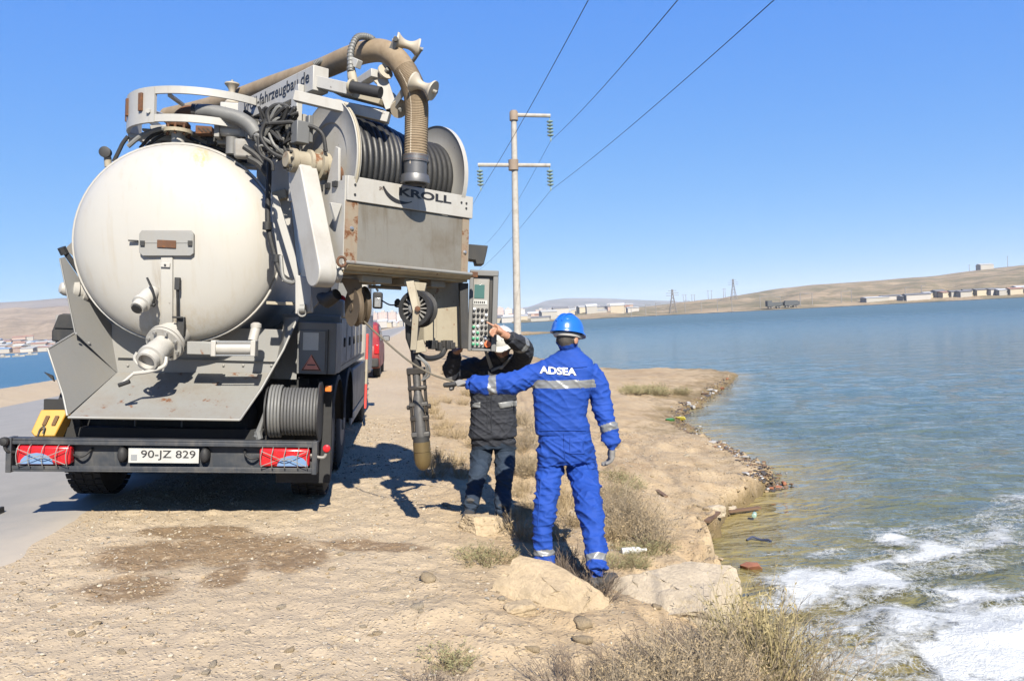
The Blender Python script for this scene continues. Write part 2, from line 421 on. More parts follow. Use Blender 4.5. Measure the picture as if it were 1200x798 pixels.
def road_mesh():
    T = np.array(rt); U = np.array(ru); TT, UU = np.meshgrid(T, U, indexing='ij'); LL = -9.28+UU*(RW(TT)+9.28)
    x, y = xy(TT, LL); z = height(TT, LL, False)+.012
    z[:, -1] -= .03; z[:, 0] -= .03
    co = np.stack([x, y, z], -1).reshape(-1, 3); n, m = TT.shape; i = np.arange(n*m).reshape(n, m)
    q = np.stack([i[:-1, :-1], i[:-1, 1:], i[1:, 1:], i[1:, :-1]], -1).reshape(-1, 4)
    me = bpy.data.meshes.new('road'); me.from_pydata(co.tolist(), [], q.tolist()); return link('road', me, road_material(), None, 180, kind='structure')
road_mesh()

# ================================================================== WATER
def water_material(name, olive):
    b = NB(name); S = b.sep(); y = S[1]
    dist = b.n('VectorMath', operation='LENGTH'); b.l(b.co, dist.inputs[0]); d = dist.outputs['Value']
    big = b.noise(.22, 4, .6)
    if olive:
        shal = b.mapr(b.math('ADD', d, b.math('MULTIPLY', big, 8)), 8, 26, 1, 0)
        c = b.mix(shal, (.062, .098, .094), (.105, .100, .040))
        edge = b.mapr(b.math('ADD', d, b.math('MULTIPLY', b.noise(.8, 3), 3)), 6.5, 10.5, 1, 0)
        c = b.mix(b.math('MULTIPLY', edge, .6), c, (.14, .12, .028))
        sa = b.n('Attribute'); sa.attribute_name = 'shallow'; c = b.mix(b.math('MULTIPLY', sa.outputs['Fac'], .85), c, (.235, .18, .07))
    else:
        c = b.mix(big, (.025, .085, .14), (.038, .11, .165))
    b.col(c); b.set(Roughness=b.mapr(d, 12, 160, .05, .34), IOR=1.33, Specular_IOR_Level=.5)
    # wind ripples, three sizes, crests running across the view; height is world-space
    def waves(sc, rot, dis): return b.noise(1, 3, .5, co=b.map(sc, rot=(0, 0, R(rot))), dist=dis)
    w1 = waves((.75, 1.5, 1), -14, .9); w2 = waves((2.2, 3.9, 1), 10, .9); w3 = waves((6, 10, 1), -22, .6)
    h = b.math('ADD', b.math('MULTIPLY', w1, 1.0), b.math('ADD', b.math('MULTIPLY', w2, .46), b.math('MULTIPLY', w3, .17)))
    b.bump(h, 1.0, .185)
    return b.m
LAKE = water_material('lake_water_olive', True); BAY = water_material('bay_water_blue', False)
def poly(name, pts, mat, kind='structure'):
    me = bpy.data.meshes.new(name); me.from_pydata([tuple(p) for p in pts], [], [tuple(range(len(pts)))]); return link(name, me, mat, None, 0, kind=kind)
def TLp(t, l, z): x, y = xy(t, l); return (float(x), float(y), z)
def lake_mesh():                        # fine swell near by, one big sheet beyond
    T = steps((-30, 2, 4), (2, 16, .07), (16, 40, .4), (40, 120, 4), (120, 1400, 80))
    Lr = steps((.9, 9, .07), (9, 24, .3), (24, 80, 4), (80, 1500, 120))
    def zf(t, l):
        f = np.clip((45-t)/25, 0, 1)*np.clip((24-l)/10, 0, 1)
        boil = np.exp(-(((t-4.8)/2.6)**2+((l-5.2)/2.4)**2))
        return f*(.024*vnoise(t*1.7+.4*l, l*.75-.3*t, seed=81)+.013*vnoise(t*4.1+l, l*2.2, seed=82)+.03*boil*fbm(t*3.5, l*3.5, oct=3, seed=83))
    o = grid_mesh('lake', T, Lr, zf, LAKE); TT, LL = np.meshgrid(np.array(T), np.array(Lr), indexing='ij')
    ts = np.linspace(0, 45, 260); sx_, sy_ = ts, shore(ts); dist = np.full(TT.shape, 9.0); near_ = (TT < 46) & (LL < 16)
    P = np.stack([TT[near_], LL[near_]], -1); dd = np.empty(len(P))
    for k in range(0, len(P), 4000): dd[k:k+4000] = np.min(np.hypot(P[k:k+4000, 0, None]-sx_, P[k:k+4000, 1, None]-sy_), axis=1)
    dist[near_] = dd; dist = dist+.35*fbm(TT*.7, LL*.7, oct=3, seed=84); sh_ = np.clip(1-dist/np.where(TT < 13, 1.6, 1.1), 0, 1)*np.clip((44-TT)/15, 0, 1)
    a_ = o.data.attributes.new('shallow', 'FLOAT', 'POINT'); a_.data.foreach_set('value', (sh_**1.3).ravel().astype(np.float32)); return o
lake_mesh()
poly('bay', [TLp(-60, -12, -4), TLp(1400, -12, -4), TLp(1400, -1600, -4), TLp(-60, -1600, -4)], BAY)

# --- foam raft churned up by the outflow: streaks and lace between bands
def foam_mesh():
    b = NB('white_foam'); at = b.n('Attribute'); at.attribute_name = 'foam'
    n2 = b.noise(9, 6, .72, dist=1.0); n3 = b.vor(13, feature='DISTANCE_TO_EDGE'); n4 = b.noise(45, 4, .7)
    f = b.math('ADD', at.outputs['Fac'], b.math('ADD', b.math('MULTIPLY', b.math('SUBTRACT', n2, .5), .75), b.math('MULTIPLY', b.math('SUBTRACT', n4, .5), .30)))
    m = b.mapr(f, .46, .76, 0, .96)
    n5 = b.noise(2.6, 4, .6, dist=2.2); n6 = b.noise(6.5, 4, .6, dist=2.5)
    ln = b.math('MAXIMUM', b.mapr(b.math('ABSOLUTE', b.math('SUBTRACT', n5, .5)), .0, .035, 1, 0), b.mapr(b.math('ABSOLUTE', b.math('SUBTRACT', n6, .5)), .0, .04, .8, 0))
    lace = b.math('MULTIPLY', ln, b.mapr(f, .12, .42, 0, .75))
    m = b.math('MAXIMUM', m, lace)
    b.col(b.mix(n2, (.43, .45, .44), (.57, .58, .57))); b.set(Roughness=.7, Alpha=m)
    b.bump(b.math('ADD', n2, b.math('MULTIPLY', n4, .5)), .8, .035)
    T = np.array(steps((2.2, 11.5, .04))); Lr = np.array(steps((1.3, 8.6, .04)))
    TT, LL = np.meshgrid(T, Lr, indexing='ij'); X, Y = xy(TT, LL)
    wx = X+.30*fbm(X*1.1, Y*1.1, oct=3, seed=91)+.10*fbm(X*4, Y*4, oct=2, seed=93); wy = Y+.30*fbm(X*1.1, Y*1.1, oct=3, seed=92)+.10*fbm(X*4, Y*4, oct=2, seed=94)
    bands = (((925, 705), (975, 685), .26, 1.0), ((975, 685), (1040, 692), .26, .95), ((1040, 692), (1070, 672), .20, .9), ((1050, 690), (1100, 650), .24, 1.0), ((1100, 650), (1150, 625), .30, .9), ((1150, 625), (1215, 585), .34, .9), ((1090, 665), (1140, 655), .18, .7),
             ((930, 760), (1010, 735), .22, .9), ((960, 800), (1060, 745), .34, 1.0), ((1060, 745), (1110, 770), .30, .9), ((1080, 800), (1210, 765), .42, 1.1), ((1180, 760), (1215, 720), .25, .8), ((1000, 720), (1090, 735), .14, .75), ((1110, 700), (1210, 712), .07, .5), ((900, 790), (960, 760), .25, .9), ((1000, 660), (1010, 655), .10, .6), ((1190, 640), (1215, 655), .12, .6), ((1210, 590), (1300, 560), .4, .9), ((1210, 770), (1300, 740), .5, 1), ((1100, 850), (1250, 800), .6, 1))
    dens = np.zeros_like(X)
    for p, q, wd_, k in bands:
        a, c = Wz(*p, 0), Wz(*q, 0); ax_, ay = a.x, a.y; dx, dy = c.x-a.x, c.y-a.y
        u = np.clip(((wx-ax_)*dx+(wy-ay)*dy)/(dx*dx+dy*dy), 0, 1); d = np.hypot(wx-ax_-u*dx, wy-ay-u*dy)
        dens = np.maximum(dens, k*np.exp(-(d/wd_)**2))
    cen = Wz(1120, 700, 0); base_ = np.exp(-(((wx-cen.x)/2.3)**2+((wy-cen.y)/2.0)**2)**1.5)*np.clip((wx-Wz(915, 720, 0).x)/.5, 0, 1)
    strk = fbm(wx*1.2+wy*.8, wy*3.2-wx*.9, oct=4, seed=95)
    sw = 1-np.abs(fbm(wx*.9+.7*wy, wy*2.2-.6*wx, oct=3, seed=97))
    field = np.maximum(dens*.66, 0)+base_*(.20+.34*np.clip(sw-.55, 0, 1)/.45)+.24*strk*np.clip(dens+base_, 0, 1)-.06
    def zf(t, l):
        boil = np.exp(-(((t-4.8)/2.6)**2+((l-5.2)/2.4)**2))
        return .022+.024*vnoise(t*1.7+.4*l, l*.75-.3*t, seed=81)+.013*vnoise(t*4.1+l, l*2.2, seed=82)+.03*boil*fbm(t*3.5, l*3.5, oct=3, seed=83)+.012*np.clip(field, 0, 1)
    o = grid_mesh('foam', T, Lr, zf, b.m, kind='stuff'); tag(o, 'white churned foam floating on the olive lake water', 'foam')
    a_ = o.data.attributes.new('foam', 'FLOAT', 'POINT'); a_.data.foreach_set('value', field.ravel().astype(np.float32))
    bm = bmesh.new(); bm.from_mesh(o.data); lay = bm.verts.layers.float['foam']
    bmesh.ops.delete(bm, geom=[f_ for f_ in bm.faces if max(v[lay] for v in f_.verts) < .02], context='FACES'); bm.to_mesh(o.data); bm.free(); return o
foam_mesh()
# ================================================================== FAR SHORES
def hills(name, tops, d0, d1, z0, mat, rows=14, rough=2.0, seed=0, power=1.0, sub=6):
    """land rising from a shore at distance d0 (height z0) to a ridge at distance d1 whose skyline passes the given pixels"""
    pxs = np.array([p[0] for p in tops], float); pys = np.array([p[1] for p in tops], float)
    xs = np.linspace(pxs[0], pxs[-1], int((pxs[-1]-pxs[0])/sub)+2); ys = np.interp(xs, pxs, pys)
    V = []; n = len(xs)
    for r in range(rows+4):
        u = min(1, r/rows)
        for i in range(n):
            dd0 = d0 if not callable(d0) else d0(xs[i]); D = lerp(dd0, d1, u) + (max(0, r-rows)*d1*.12)
            top = W(xs[i], ys[i], d1); base = W(xs[i], ys[i], D)
            z = lerp(z0, top.z, u**power)
            nz = float(fbm(xs[i]*.035, D*.012, oct=4, seed=seed))*rough*math.sin(math.pi*min(u, .96))
            if r > rows: z = top.z - (r-rows)*top.z*.3
            V.append((base.x, base.y, z+nz*(1 if r else .1)))
    Fc = [(r*n+i, r*n+i+1, (r+1)*n+i+1, (r+1)*n+i) for r in range(rows+3) for i in range(n-1)]
    me = bpy.data.meshes.new(name); me.from_pydata(V, [], Fc); return link(name, me, mat, None, 180, kind='structure')
def hill_mat(name, c1, c2, c3, sc, patch=(.46, .60), fine=.02):
    b = NB(name); n1 = b.noise(sc, 7, .68); n2 = b.noise(1, 6, .7, co=b.map((sc*1.2, sc*.5, sc*7))); n3 = b.noise(fine*10, 5, .7)
    c = b.mix(b.mapr(n1, .38, .62), c1, c2); c = b.mix(b.mapr(n2, patch[0], patch[1], 0, .85), c, c3)
    c = b.mix(b.mapr(n3, .5, .72, 0, .5), c, tuple(x*.6 for x in c3))
    b.col(c); b.set(Roughness=.95, Specular_IOR_Level=.1); b.bump(b.math('ADD', n1, b.math('MULTIPLY', n3, .5)), .8, 3.0); return b.m
HR = hill_mat('scrub_hillside', (.27, .205, .135), (.34, .265, .18), (.15, .135, .085), .030, (.44, .56), .05)
HL = hill_mat('bare_brown_hillside', (.24, .185, .13), (.30, .23, .16), (.17, .13, .09), .02)
HC = hill_mat('far_grey_upland', (.17, .165, .165), (.22, .205, .20), (.13, .14, .13), .004, fine=.004)
HB = hill_mat('far_dark_ridge', (.15, .115, .09), (.18, .14, .11), (.12, .10, .08), .004)
SHR = lambda px: np.interp(px, [560, 640, 700, 900, 1200, 1400], [430, 430, 450, 410, 370, 350])
hills('right_hillside', [(600, 376), (660, 370), (700, 364), (760, 359), (800, 354), (850, 349), (900, 340), (950, 334), (1000, 331), (1060, 326), (1100, 323), (1150, 316), (1200, 311), (1300, 304), (1420, 300)], SHR, 900, .15, HR, rough=2.2, seed=5, power=.8)
hills('far_upland', [(380, 384), (470, 376), (560, 367), (600, 362), (622, 359), (640, 352), (662, 349.5), (700, 349.5), (740, 351), (790, 353), (850, 356), (900, 360), (960, 362)], 1500, 3200, -2, HC, rough=7, seed=15, power=.9)
hills('left_hillside', [(-1100, 372), (-800, 358), (-520, 364), (-260, 366), (-100, 360), (0, 362), (20, 360), (45, 361), (70, 358), (120, 360), (200, 364), (300, 370), (400, 382), (440, 386)], 590, 1300, -3.9, HL, rough=6, seed=25, power=1.25)
hills('left_far_ridge', [(-1100, 366), (-700, 352), (-300, 362), (-100, 357), (0, 354.5), (40, 352), (75, 349), (120, 350), (220, 356), (330, 368), (420, 383)], 1500, 2600, 5, HB, rough=6, seed=35)
def shore_land(name, D0, D1, pa, pb, z, mat):          # flat ground carrying the town at the road's end
    me = bpy.data.meshes.new(name); V = []
    for D in (D0, (D0+D1)/2, D1):
        for k in range(9): p = W(lerp(pa, pb, k/8), 380, D); V.append((p.x, p.y, z+.3*(D > D0)))
    me.from_pydata(V, [], [(r*9+i, r*9+i+1, (r+1)*9+i+1, (r+1)*9+i) for r in range(2) for i in range(8)]); return link(name, me, mat, None, 180, kind='structure')
shore_land('town_flat', 640, 1600, 380, 640, .6, HL)

# --- small houses, apartment blocks, sheds
def house_mesh(w, d, h, roof):
    m = MB(); m.box(WF, -w/2, w/2, -d/2, d/2, 0, h); return m
def windows_mat(name, wall, glass, sx, sz):
    b = NB(name); br = b.n('TexBrick'); br.offset = 0; br.inputs['Scale'].default_value = 1
    br.inputs['Brick Width'].default_value = sx; br.inputs['Row Height'].default_value = sz; br.inputs['Mortar Size'].default_value = .8
    br.inputs['Mortar Smooth'].default_value = 0; br.inputs['Bias'].default_value = 0
    S = b.sep(); cx = b.n('CombineXYZ'); b.l(b.math('ADD', S[0], S[1]), cx.inputs[0]); b.l(S[2], cx.inputs[1]); b.l(cx.outputs[0], br.inputs['Vector'])
    b.put(br.inputs['Color1'], glass); b.put(br.inputs['Color2'], tuple(x*1.5 for x in glass)); b.put(br.inputs['Mortar'], wall)
    nrm = b.n('NewGeometry'); top = b.mapr(b.sep(nrm.outputs['Normal'])[2], .5, .6)
    b.col(b.mix(top, br.outputs['Color'], tuple(x*.7 for x in wall))); b.set(Roughness=.85); return b.m
WALLC = [plain('limewash_white', (.30, .285, .26), .9), plain('limewash_cream', (.38, .33, .25), .9), plain('bare_block_grey', (.36, .34, .32), .9), plain('brick_pink', (.34, .25, .21), .9)]
ROOFC = [plain('roof_sheet_grey', (.40, .41, .42), .7), plain('roof_sheet_rust', (.25, .14, .10), .8), plain('roof_sheet_white', (.30, .30, .29), .7), plain('roof_sheet_blue', (.16, .25, .38), .7), plain('roof_slate_dark', (.13, .13, .14), .8)]
HOUSE = {}
def house(loc, w, d, h, wi, ri, rz, label, group, cat='house', name='house'):
    key = (round(w), round(d), round(h, 1), wi, ri)
    w, d, h = max(2, round(w)), max(2, round(d)), max(1.5, round(h, 1))
    if key not in HOUSE:
        m = MB(); m.box(WF, -w/2, w/2, -d/2, d/2, -2.0, h); wm = m.build('wall', WALLC[wi], None, 0).data
        bpy.data.objects.remove(bpy.data.objects[[o.name for o in COL.objects if o.data is wm][0]])
        r = MB(); rh = h*.32; e = .35
        r.ring_loft([[(-w/2-e, -d/2-e, h+.02), (-w/2-e, d/2+e, h+.02), (-w/2-e, 0, h+rh)], [(w/2+e, -d/2-e, h+.02), (w/2+e, d/2+e, h+.02), (w/2+e, 0, h+rh)]])
        ro = r.build('roof', ROOFC[ri], None, 0); rm = ro.data; bpy.data.objects.remove(ro)
        HOUSE[key] = (wm, rm)
    wm, rm = HOUSE[key]
    root = bpy.data.objects.new(name, None); COL.objects.link(root); root.location = loc; root.rotation_euler = (0, 0, rz); root.empty_display_size = .5
    tag(root, label, cat, group)
    for nm, me in (('wall', wm), ('roof', rm)):
        c = bpy.data.objects.new(nm, me); COL.objects.link(c); c.parent = root
    return root
hrnd = random.Random(3)
bvh_l = BVHTree.FromObject(bpy.data.objects['left_hillside'], bpy.context.evaluated_depsgraph_get())
bvh_r = BVHTree.FromObject(bpy.data.objects['right_hillside'], bpy.context.evaluated_depsgraph_get())
def drop(bvh, x, y):
    h = bvh.ray_cast(Vector((x, y, 500)), Vector((0, 0, -1))); return h[0].z if h[0] else None
RNAMES = ['grey', 'rust red', 'white', 'blue', 'dark']; WNAMES = ['white', 'cream', 'grey', 'pink brick']
for row in range(8):                    # village on the left shore
    D = 600+row*17
    for k in range(-8, 11):
        px = -16+k*13+hrnd.uniform(-4, 4)
        if px > 118: continue
        p = W(px, 400, D+hrnd.uniform(-5, 5)); z = drop(bvh_l, p.x, p.y)
        if z is None: continue
        ri = hrnd.choice([0, 0, 2, 2, 1, 1, 3, 4]); wi = hrnd.choice([0, 0, 1, 2, 3])
        house((p.x, p.y, z), hrnd.choice([7, 9, 11]), hrnd.choice([6, 8]), hrnd.choice([2.6, 3.0, 4.2]), wi, ri, hrnd.uniform(-.5, .5),
              'small %s house with a %s roof in the village below the brown hill' % (WNAMES[wi], RNAMES[ri]), 'village houses below the brown hill')
APT = [windows_mat('apartment_pale', (.46, .44, .42), (.20, .21, .22), 3.2, 2.9), windows_mat('apartment_pink', (.40, .31, .28), (.22, .18, .17), 3.2, 2.9), windows_mat('apartment_cream', (.55, .48, .38), (.20, .20, .20), 3.2, 2.9)]
def apartment(px, py_base, py_top, wpx, D, mi, label, group):
    a = W(px, py_base, D); h = W(px, py_top, D).z - a.z; w = wpx*D/FPX; zb = a.z
    root = bpy.data.objects.new('apartment_block', None); COL.objects.link(root); root.location = (a.x, a.y, zb); tag(root, label, 'apartment block', group)
    m = MB(); m.box(WF, -w/2, w/2, 0, 13, -6, h); o = m.build('wall', APT[mi], None, 0); o.parent = root
    m = MB(); m.box(WF, -w/2-.3, w/2+.3, -.3, 13.3, h+.01, h+.7); k = min(w*.2, 3); m.box(WF, -k, k, 4, 9, h+.705, h+3.2); o = m.build('roof', WALLC[2], None, 0); o.parent = root
for (px, wp, top, mi) in ((429, 8, 366, 0), (438, 10, 367, 1), (449, 10, 366, 1), (460, 9, 366, 1), (468, 5, 368, 0), (475, 6, 369, 2)):
    apartment(px, 384-(px-430)*.05, top, wp, 1150+px % 7*10, mi, 'distant %s apartment block at the end of the road' % ('pale', 'pink', 'cream')[mi], 'apartment blocks where the road ends')
for (px, wp, top, base) in ((586, 9, 361, 372), (596, 8, 362, 372), (612, 7, 363, 371), (634, 12, 363, 370), (648, 11, 362.5, 370), (662, 12, 362, 369.5), (676, 10, 361.5, 369), (688, 9, 361, 368), (697, 4, 358, 367.5), (703, 5, 360, 367), (718, 4, 360, 367), (724, 5, 361, 367), (735, 8, 362.5, 367), (742, 5, 361, 366.5)):
    apartment(px, base, top, wp, 1480-(px-586)*.6, (px*7) % 3, 'distant %s apartment block in the town below the grey upland' % ('pale', 'pink', 'cream')[(px*7) % 3], 'apartment blocks in the town below the grey upland')
for k in range(46):                     # low town roofs in front of the blocks
    px = 560+hrnd.uniform(0, 190); D = hrnd.uniform(520, 900); p = W(px, 372, D)
    z = drop(bvh_r, p.x, p.y)
    wi = hrnd.choice([0, 0, 1, 2, 3]); ri = hrnd.choice([0, 1, 2, 4])
    house((p.x, p.y, .6 if z is None else z), hrnd.choice([8, 10, 13]), 8, hrnd.choice([3.0, 4.2, 5.5]), wi, ri, hrnd.uniform(-.3, .3), 'small %s house with a %s roof across the lake in the low town' % (WNAMES[wi], RNAMES[ri]), 'low town houses across the lake')
for k in range(34):
    px = 424+hrnd.uniform(0, 60); D = hrnd.uniform(660, 1100); p = W(px, 380, D); wi = hrnd.choice([0, 0, 1, 2, 3]); ri = hrnd.choice([0, 1, 2, 4])
    house((p.x, p.y, .8), hrnd.choice([8, 10, 13]), 8, hrnd.choice([3.0, 4.2, 5.5]), wi, ri, hrnd.uniform(-.3, .3), 'small %s house with a %s roof at the far end of the road' % (WNAMES[wi], RNAMES[ri]), 'houses at the far end of the road')
for (px, wm_, hm, D, wi, ri) in ((1025, 16, 2.6, 412, 0, 0), (1043, 13, 2.6, 414, 2, 4), (1062, 9, 2.6, 405, 0, 2), (1074, 15, 3.6, 402, 2, 4), (1088, 7, 3.2, 408, 1, 0), (1099, 6, 4.2, 406, 0, 4), (1108, 9, 3.2, 402, 1, 1), (1119, 8, 3.4, 400, 0, 4), (1128, 7, 3.4, 396, 0, 4), (1139, 11, 3.6, 398, 1, 4), (1152, 12, 3.6, 396, 1, 4), (1163, 8, 3.6, 394, 2, 4), (1176, 9, 3.4, 390, 0, 0), (1188, 7, 3.6, 388, 1, 1), (1198, 10, 3.8, 392, 0, 0), (1214, 9, 3.2, 386, 2, 4)):
    p = W(px, 350, D); z = drop(bvh_r, p.x, p.y) or .5
    house((p.x, p.y, max(z, .2)), wm_*.8, 6, hm*.72, wi, ri, hrnd.uniform(-.15, .15), 'low %s shed with a %s roof on the far lake shore' % (WNAMES[wi], RNAMES[ri]), 'lakeside sheds under the scrub hillside', 'shed', 'shed')
p = W(1154, 313, 870); z = drop(bvh_r, p.x, p.y) or 30
house((p.x, p.y, z), 16, 8, 5, 0, 2, .1, 'lone white building on the crest of the scrub hillside', None, 'house')

# --- train of dark wagons, gantries, pylons
DARK = plain('dark_wagon_paint', (.045, .05, .055), .6); STEEL = plain('weathered_steel', (.22, .205, .195), .7, .2); CONC = paint('pale_concrete', (.33, .315, .29), .9, dirt=.55, scale=6)
for k in range(2):
    m = MB(); p = W(907+k*20, 356, 415); zb = max((drop(bvh_r, p.x, p.y) or 1), 1.0); fr = yawroll((p.x, p.y, zb), R(8), 0)
    rt_ = thing('railway_wagon', fr.o, ('dark railway wagon with a cab at its end' if k == 0 else 'dark railway wagon coupled behind the one with a cab'), 'train', None)
    m.box(fr, -4.3, 4.3, -1.4, 1.4, 1.0, 3.1)
    if k == 0: m.box(fr, -4.3, -1.8, -1.4, 1.4, 3.1, 4.1)
    else: m.box(fr, -3.6, 3.4, -1.0, 1.0, 3.1, 3.6)
    m.build('body', DARK, rt_, 0)
    for wx in (-3, -1.6, 1.6, 3):
        w = MB(); w.cyl(fr.p(wx, -.9, .5), fr.p(wx, .9, .5), .5, n=12); w.build('wheel', STEEL, rt_)
def gantry(px, py_top, py_base, D, arm, k):
    b = W(px, py_base, D); t_ = W(px, py_top, D); z = drop(bvh_r, b.x, b.y); zb = z if z is not None else b.z
    rt_ = thing('railway_mast', (b.x, b.y, zb), 'slim grey overhead line mast beside the far shore railway', 'mast', 'overhead line masts along the railway')
    m = MB(); m.cyl((b.x, b.y, zb-.5), (b.x, b.y, t_.z), .22, .16, 6); m.build('pole', STEEL, rt_)
    m = MB(); m.cyl((b.x-.2, b.y, t_.z-.5), (b.x+arm, b.y, t_.z-.45), .12, .10, 5); m.cyl((b.x, b.y, t_.z+.2), (b.x+arm*.9, b.y, t_.z-.4), .05, .05, 4); m.build('arm', STEEL, rt_)
for k, (px, a, b_, arm) in enumerate(((740, 360, 371, 3), (757, 357, 371, 3), (769, 355, 370, 3), (803, 352, 365, 3), (822, 352, 364, 3), (841, 351, 363.5, 3), (858, 349, 363, 3), (891, 347, 360, 7), (915, 347, 359, -4), (938, 343, 357, 5), (952, 343, 355.5, -4), (986, 341, 353, 4), (998, 340, 352, -4), (1061, 336, 345, 3), (1080, 334, 344, 3))):
    gantry(px, a, b_, 420, arm, k)
def pylon(px, py_top, py_base, D, w, label, grp):
    b = W(px, py_base, D); t_ = W(px, py_top, D); z = drop(bvh_r, b.x, b.y); zb = z if z is not None else b.z; H = t_.z-zb
    rt_ = thing('pylon', (b.x, b.y, zb), label, 'pylon', grp)
    m = MB(); n = 7
    def c(u, i): s_ = lerp(w, w*.18, min(1, u*1.25)); return Vector((b.x+s_/2*(-1 if i in (0, 3) else 1), b.y+s_/2*(-1 if i < 2 else 1), zb-.4+u*(H+.4)))
    for i in range(4): m.tube([c(u/n, i) for u in range(n+1)], .16, 4)
    for u in range(n):
        for i in range(4):
            j = (i+1) % 4; m.cyl(c(u/n, i), c((u+1)/n, j), .07, n=4); m.cyl(c((u+1)/n, i), c(u/n, j), .07, n=4)
    m.build('lattice', STEEL, rt_, 0)
    for u in (.74, .84, .94):
        a_ = MB(); L_ = w*(.9 if u < .9 else .6); a_.cyl((b.x-L_, b.y, zb+u*H), (b.x+L_, b.y, zb+u*H), .14, n=5); a_.build('crossarm', STEEL, rt_)
pylon(789, 339, 368, 460, 4.2, 'tall lattice pylon standing by the water at the hillside foot', None)
pylon(860, 327, 354, 620, 4.5, 'tall lattice pylon rising above the crest of the scrub hillside', None)
def lone(px, py_top, py_base, D, label, grp):
    b = W(px, py_base, D); t_ = W(px, py_top, D); z = drop(bvh_r, b.x, b.y); zb = z if z is not None else b.z
    rt_ = thing('utility_pole', (b.x, b.y, zb), label, 'pole', grp); m = MB(); m.cyl((b.x, b.y, zb-1), (b.x, b.y, t_.z), .3, .2, 6); m.build('pole', STEEL, rt_)
    m = MB(); m.cyl((b.x-1.6, b.y, t_.z-.8), (b.x+1.6, b.y, t_.z-.8), .12, n=5); m.build('crossarm', STEEL, rt_)
for px, a, b_ in ((801, 345, 356), (804, 345, 356), (811, 345, 355), (814, 345, 355), (830, 340, 351), (834, 340, 351), (848, 338, 350), (850, 338, 350)):
    lone(px, a, b_, 800, 'thin dark pole on the skyline of the scrub hillside', 'paired skyline poles')
lone(1181, 300, 313, 880, 'thin mast on the crest of the hillside beside the lone white building', None)
lone(1136, 310, 318, 870, 'short frame pole on the hillside crest below the lone white building', None)
# boats moored off the village
for px, py in ((37, 416), (22, 418), (5, 419)):
    p = Wz(px, py, -4); fr = yawroll(p, R(10*hrnd.uniform(-1, 1)), 0)
    m = MB(); rings = []
    for u, w, h in ((-3.2, .9, .8), (-1, 1.3, .75), (1.4, 1.2, .8), (3.4, .1, 1.1)):
        rings.append([fr.p(u, -w, h), fr.p(u, -w*.7, -.3), fr.p(u, w*.7, -.3), fr.p(u, w, h)])
    m.ring_loft(rings); rt_ = thing('boat', p, 'small white boat floating off the village shore', 'boat', 'boats off the village'); m.build('hull', WALLC[0], rt_, 20)
    m = MB(); m.box(fr, -1.6, .3, -.7, .7, .76, 1.6); m.build('cabin', WALLC[0], rt_, 0)

# ================================================================== POWER LINE
def power_pole():
    base = W(607, 428, 30); zb = gz(base.x, base.y); base.z = zb; top = W(602, 133, 30)
    rt_ = thing('power_pole', base, 'tall pale concrete power pole with two crossarms on the lakeside bank', 'power pole')
    ax = (top-base).normalized(); m = MB(); m.tube([base-ax*.6, lerp(base, top, .5), top], [.155, .135, .105], 12); m.build('pole', CONC, rt_)
    fr = Frame(top, (1, .1, 0), (-.1, 1, 0), (0, 0, 1)); hx = lambda px, py: W(px, py, 30)
    arms = ((hx(600, 135), hx(645, 136)), (hx(560, 193.5), hx(645, 194)))
    for a, b in arms:
        m = MB(); m.tube([a, b], .075, 8); m.build('crossarm', CONC, rt_)
    m = MB(); m.lathe(top-ax*.28, ax, [(0, .12), (0, .17), (.3, .17), (.38, .12), (.4, .05)], 12); m.build('collar', plain('rust_collar', (.21, .16, .12), .8), rt_); m = MB(); c2 = lerp(hx(560, 193.5), hx(645, 194), .49); m.lathe(c2-ax*.2, ax, [(0, .15), (0, .2), (.4, .2), (.4, .15)], 12); m.build('collar', MATS['rust_collar'], rt_)
    GL = plain('insulator_glass', (.20, .27, .25), .25, 0, .1); ends = []
    for px, py in ((644, 137), (562, 195), (644, 195)):
        a = hx(px, py); m = MB(); m.cyl(a, a-Vector((0, 0, .16)), .015, n=6)
        prof = []
        for k in range(5): prof += [(.16+k*.13, .03), (.17+k*.13, .125), (.21+k*.13, .12), (.25+k*.13, .035)]
        m.lathe(a, (0, 0, -1), prof, 14); m.cyl(a-Vector((0, 0, .8)), a-Vector((0, 0, .95)), .03, n=6); m.build('insulator', GL, rt_); ends.append(a-Vector((0, 0, .93)))
    return ends
ends = power_pole()
WIRE = plain('dark_wire', (.03, .03, .03), .6)
for (e, near, far, lab) in ((ends[0], (785, 0), (565, 290), 'upper right'), (ends[1], (684, 0), (535, 250), 'lower left'), (ends[2], (895, 0), (540, 330), 'lower right')):
    # wire comes over the viewer's right shoulder from the next pole and leaves along the road
    a = W(near[0], near[1], 9.5 if near[0] > 700 else 10.5); b = W(far[0], far[1], 62)
    d0 = (a-e); a2 = e+d0*1.9; a2.z += .45
    pts = []
    for k in range(25):
        u = k/24; q = lerp(a2, e, u); q.z -= 1.4*math.sin(math.pi*u)*.25; pts.append(q)
    for k in range(1, 13):
        u = k/12; q = lerp(e, b, u); q.z -= .5*math.sin(math.pi*u); pts.append(q)
    m = MB(); m.tube(pts, .0065, 5); w = m.build('power_line', WIRE); tag(w, 'overhead wire hung from the %s insulator of the concrete pole' % lab, 'cable', 'overhead wires')
# ================================================================== TRUCK
TF = yawroll(W(190, 553, 6.0), R(7.4), R(4.9))          # right / forward / up of the truck, origin under the bumper's middle
def rotz(fr, o, a): return Frame(o, fr.x*math.cos(a)+fr.y*math.sin(a), fr.y*math.cos(a)-fr.x*math.sin(a), fr.z)
RF = rotz(TF, W(403, 316, 5.5), R(34))                  # the swivelled hose-reel unit
truck = thing('vacuum_truck', TF.p(0, 3, -.42), 'dirty white vacuum tanker truck with a swung-out hose reel and suction boom', 'truck')

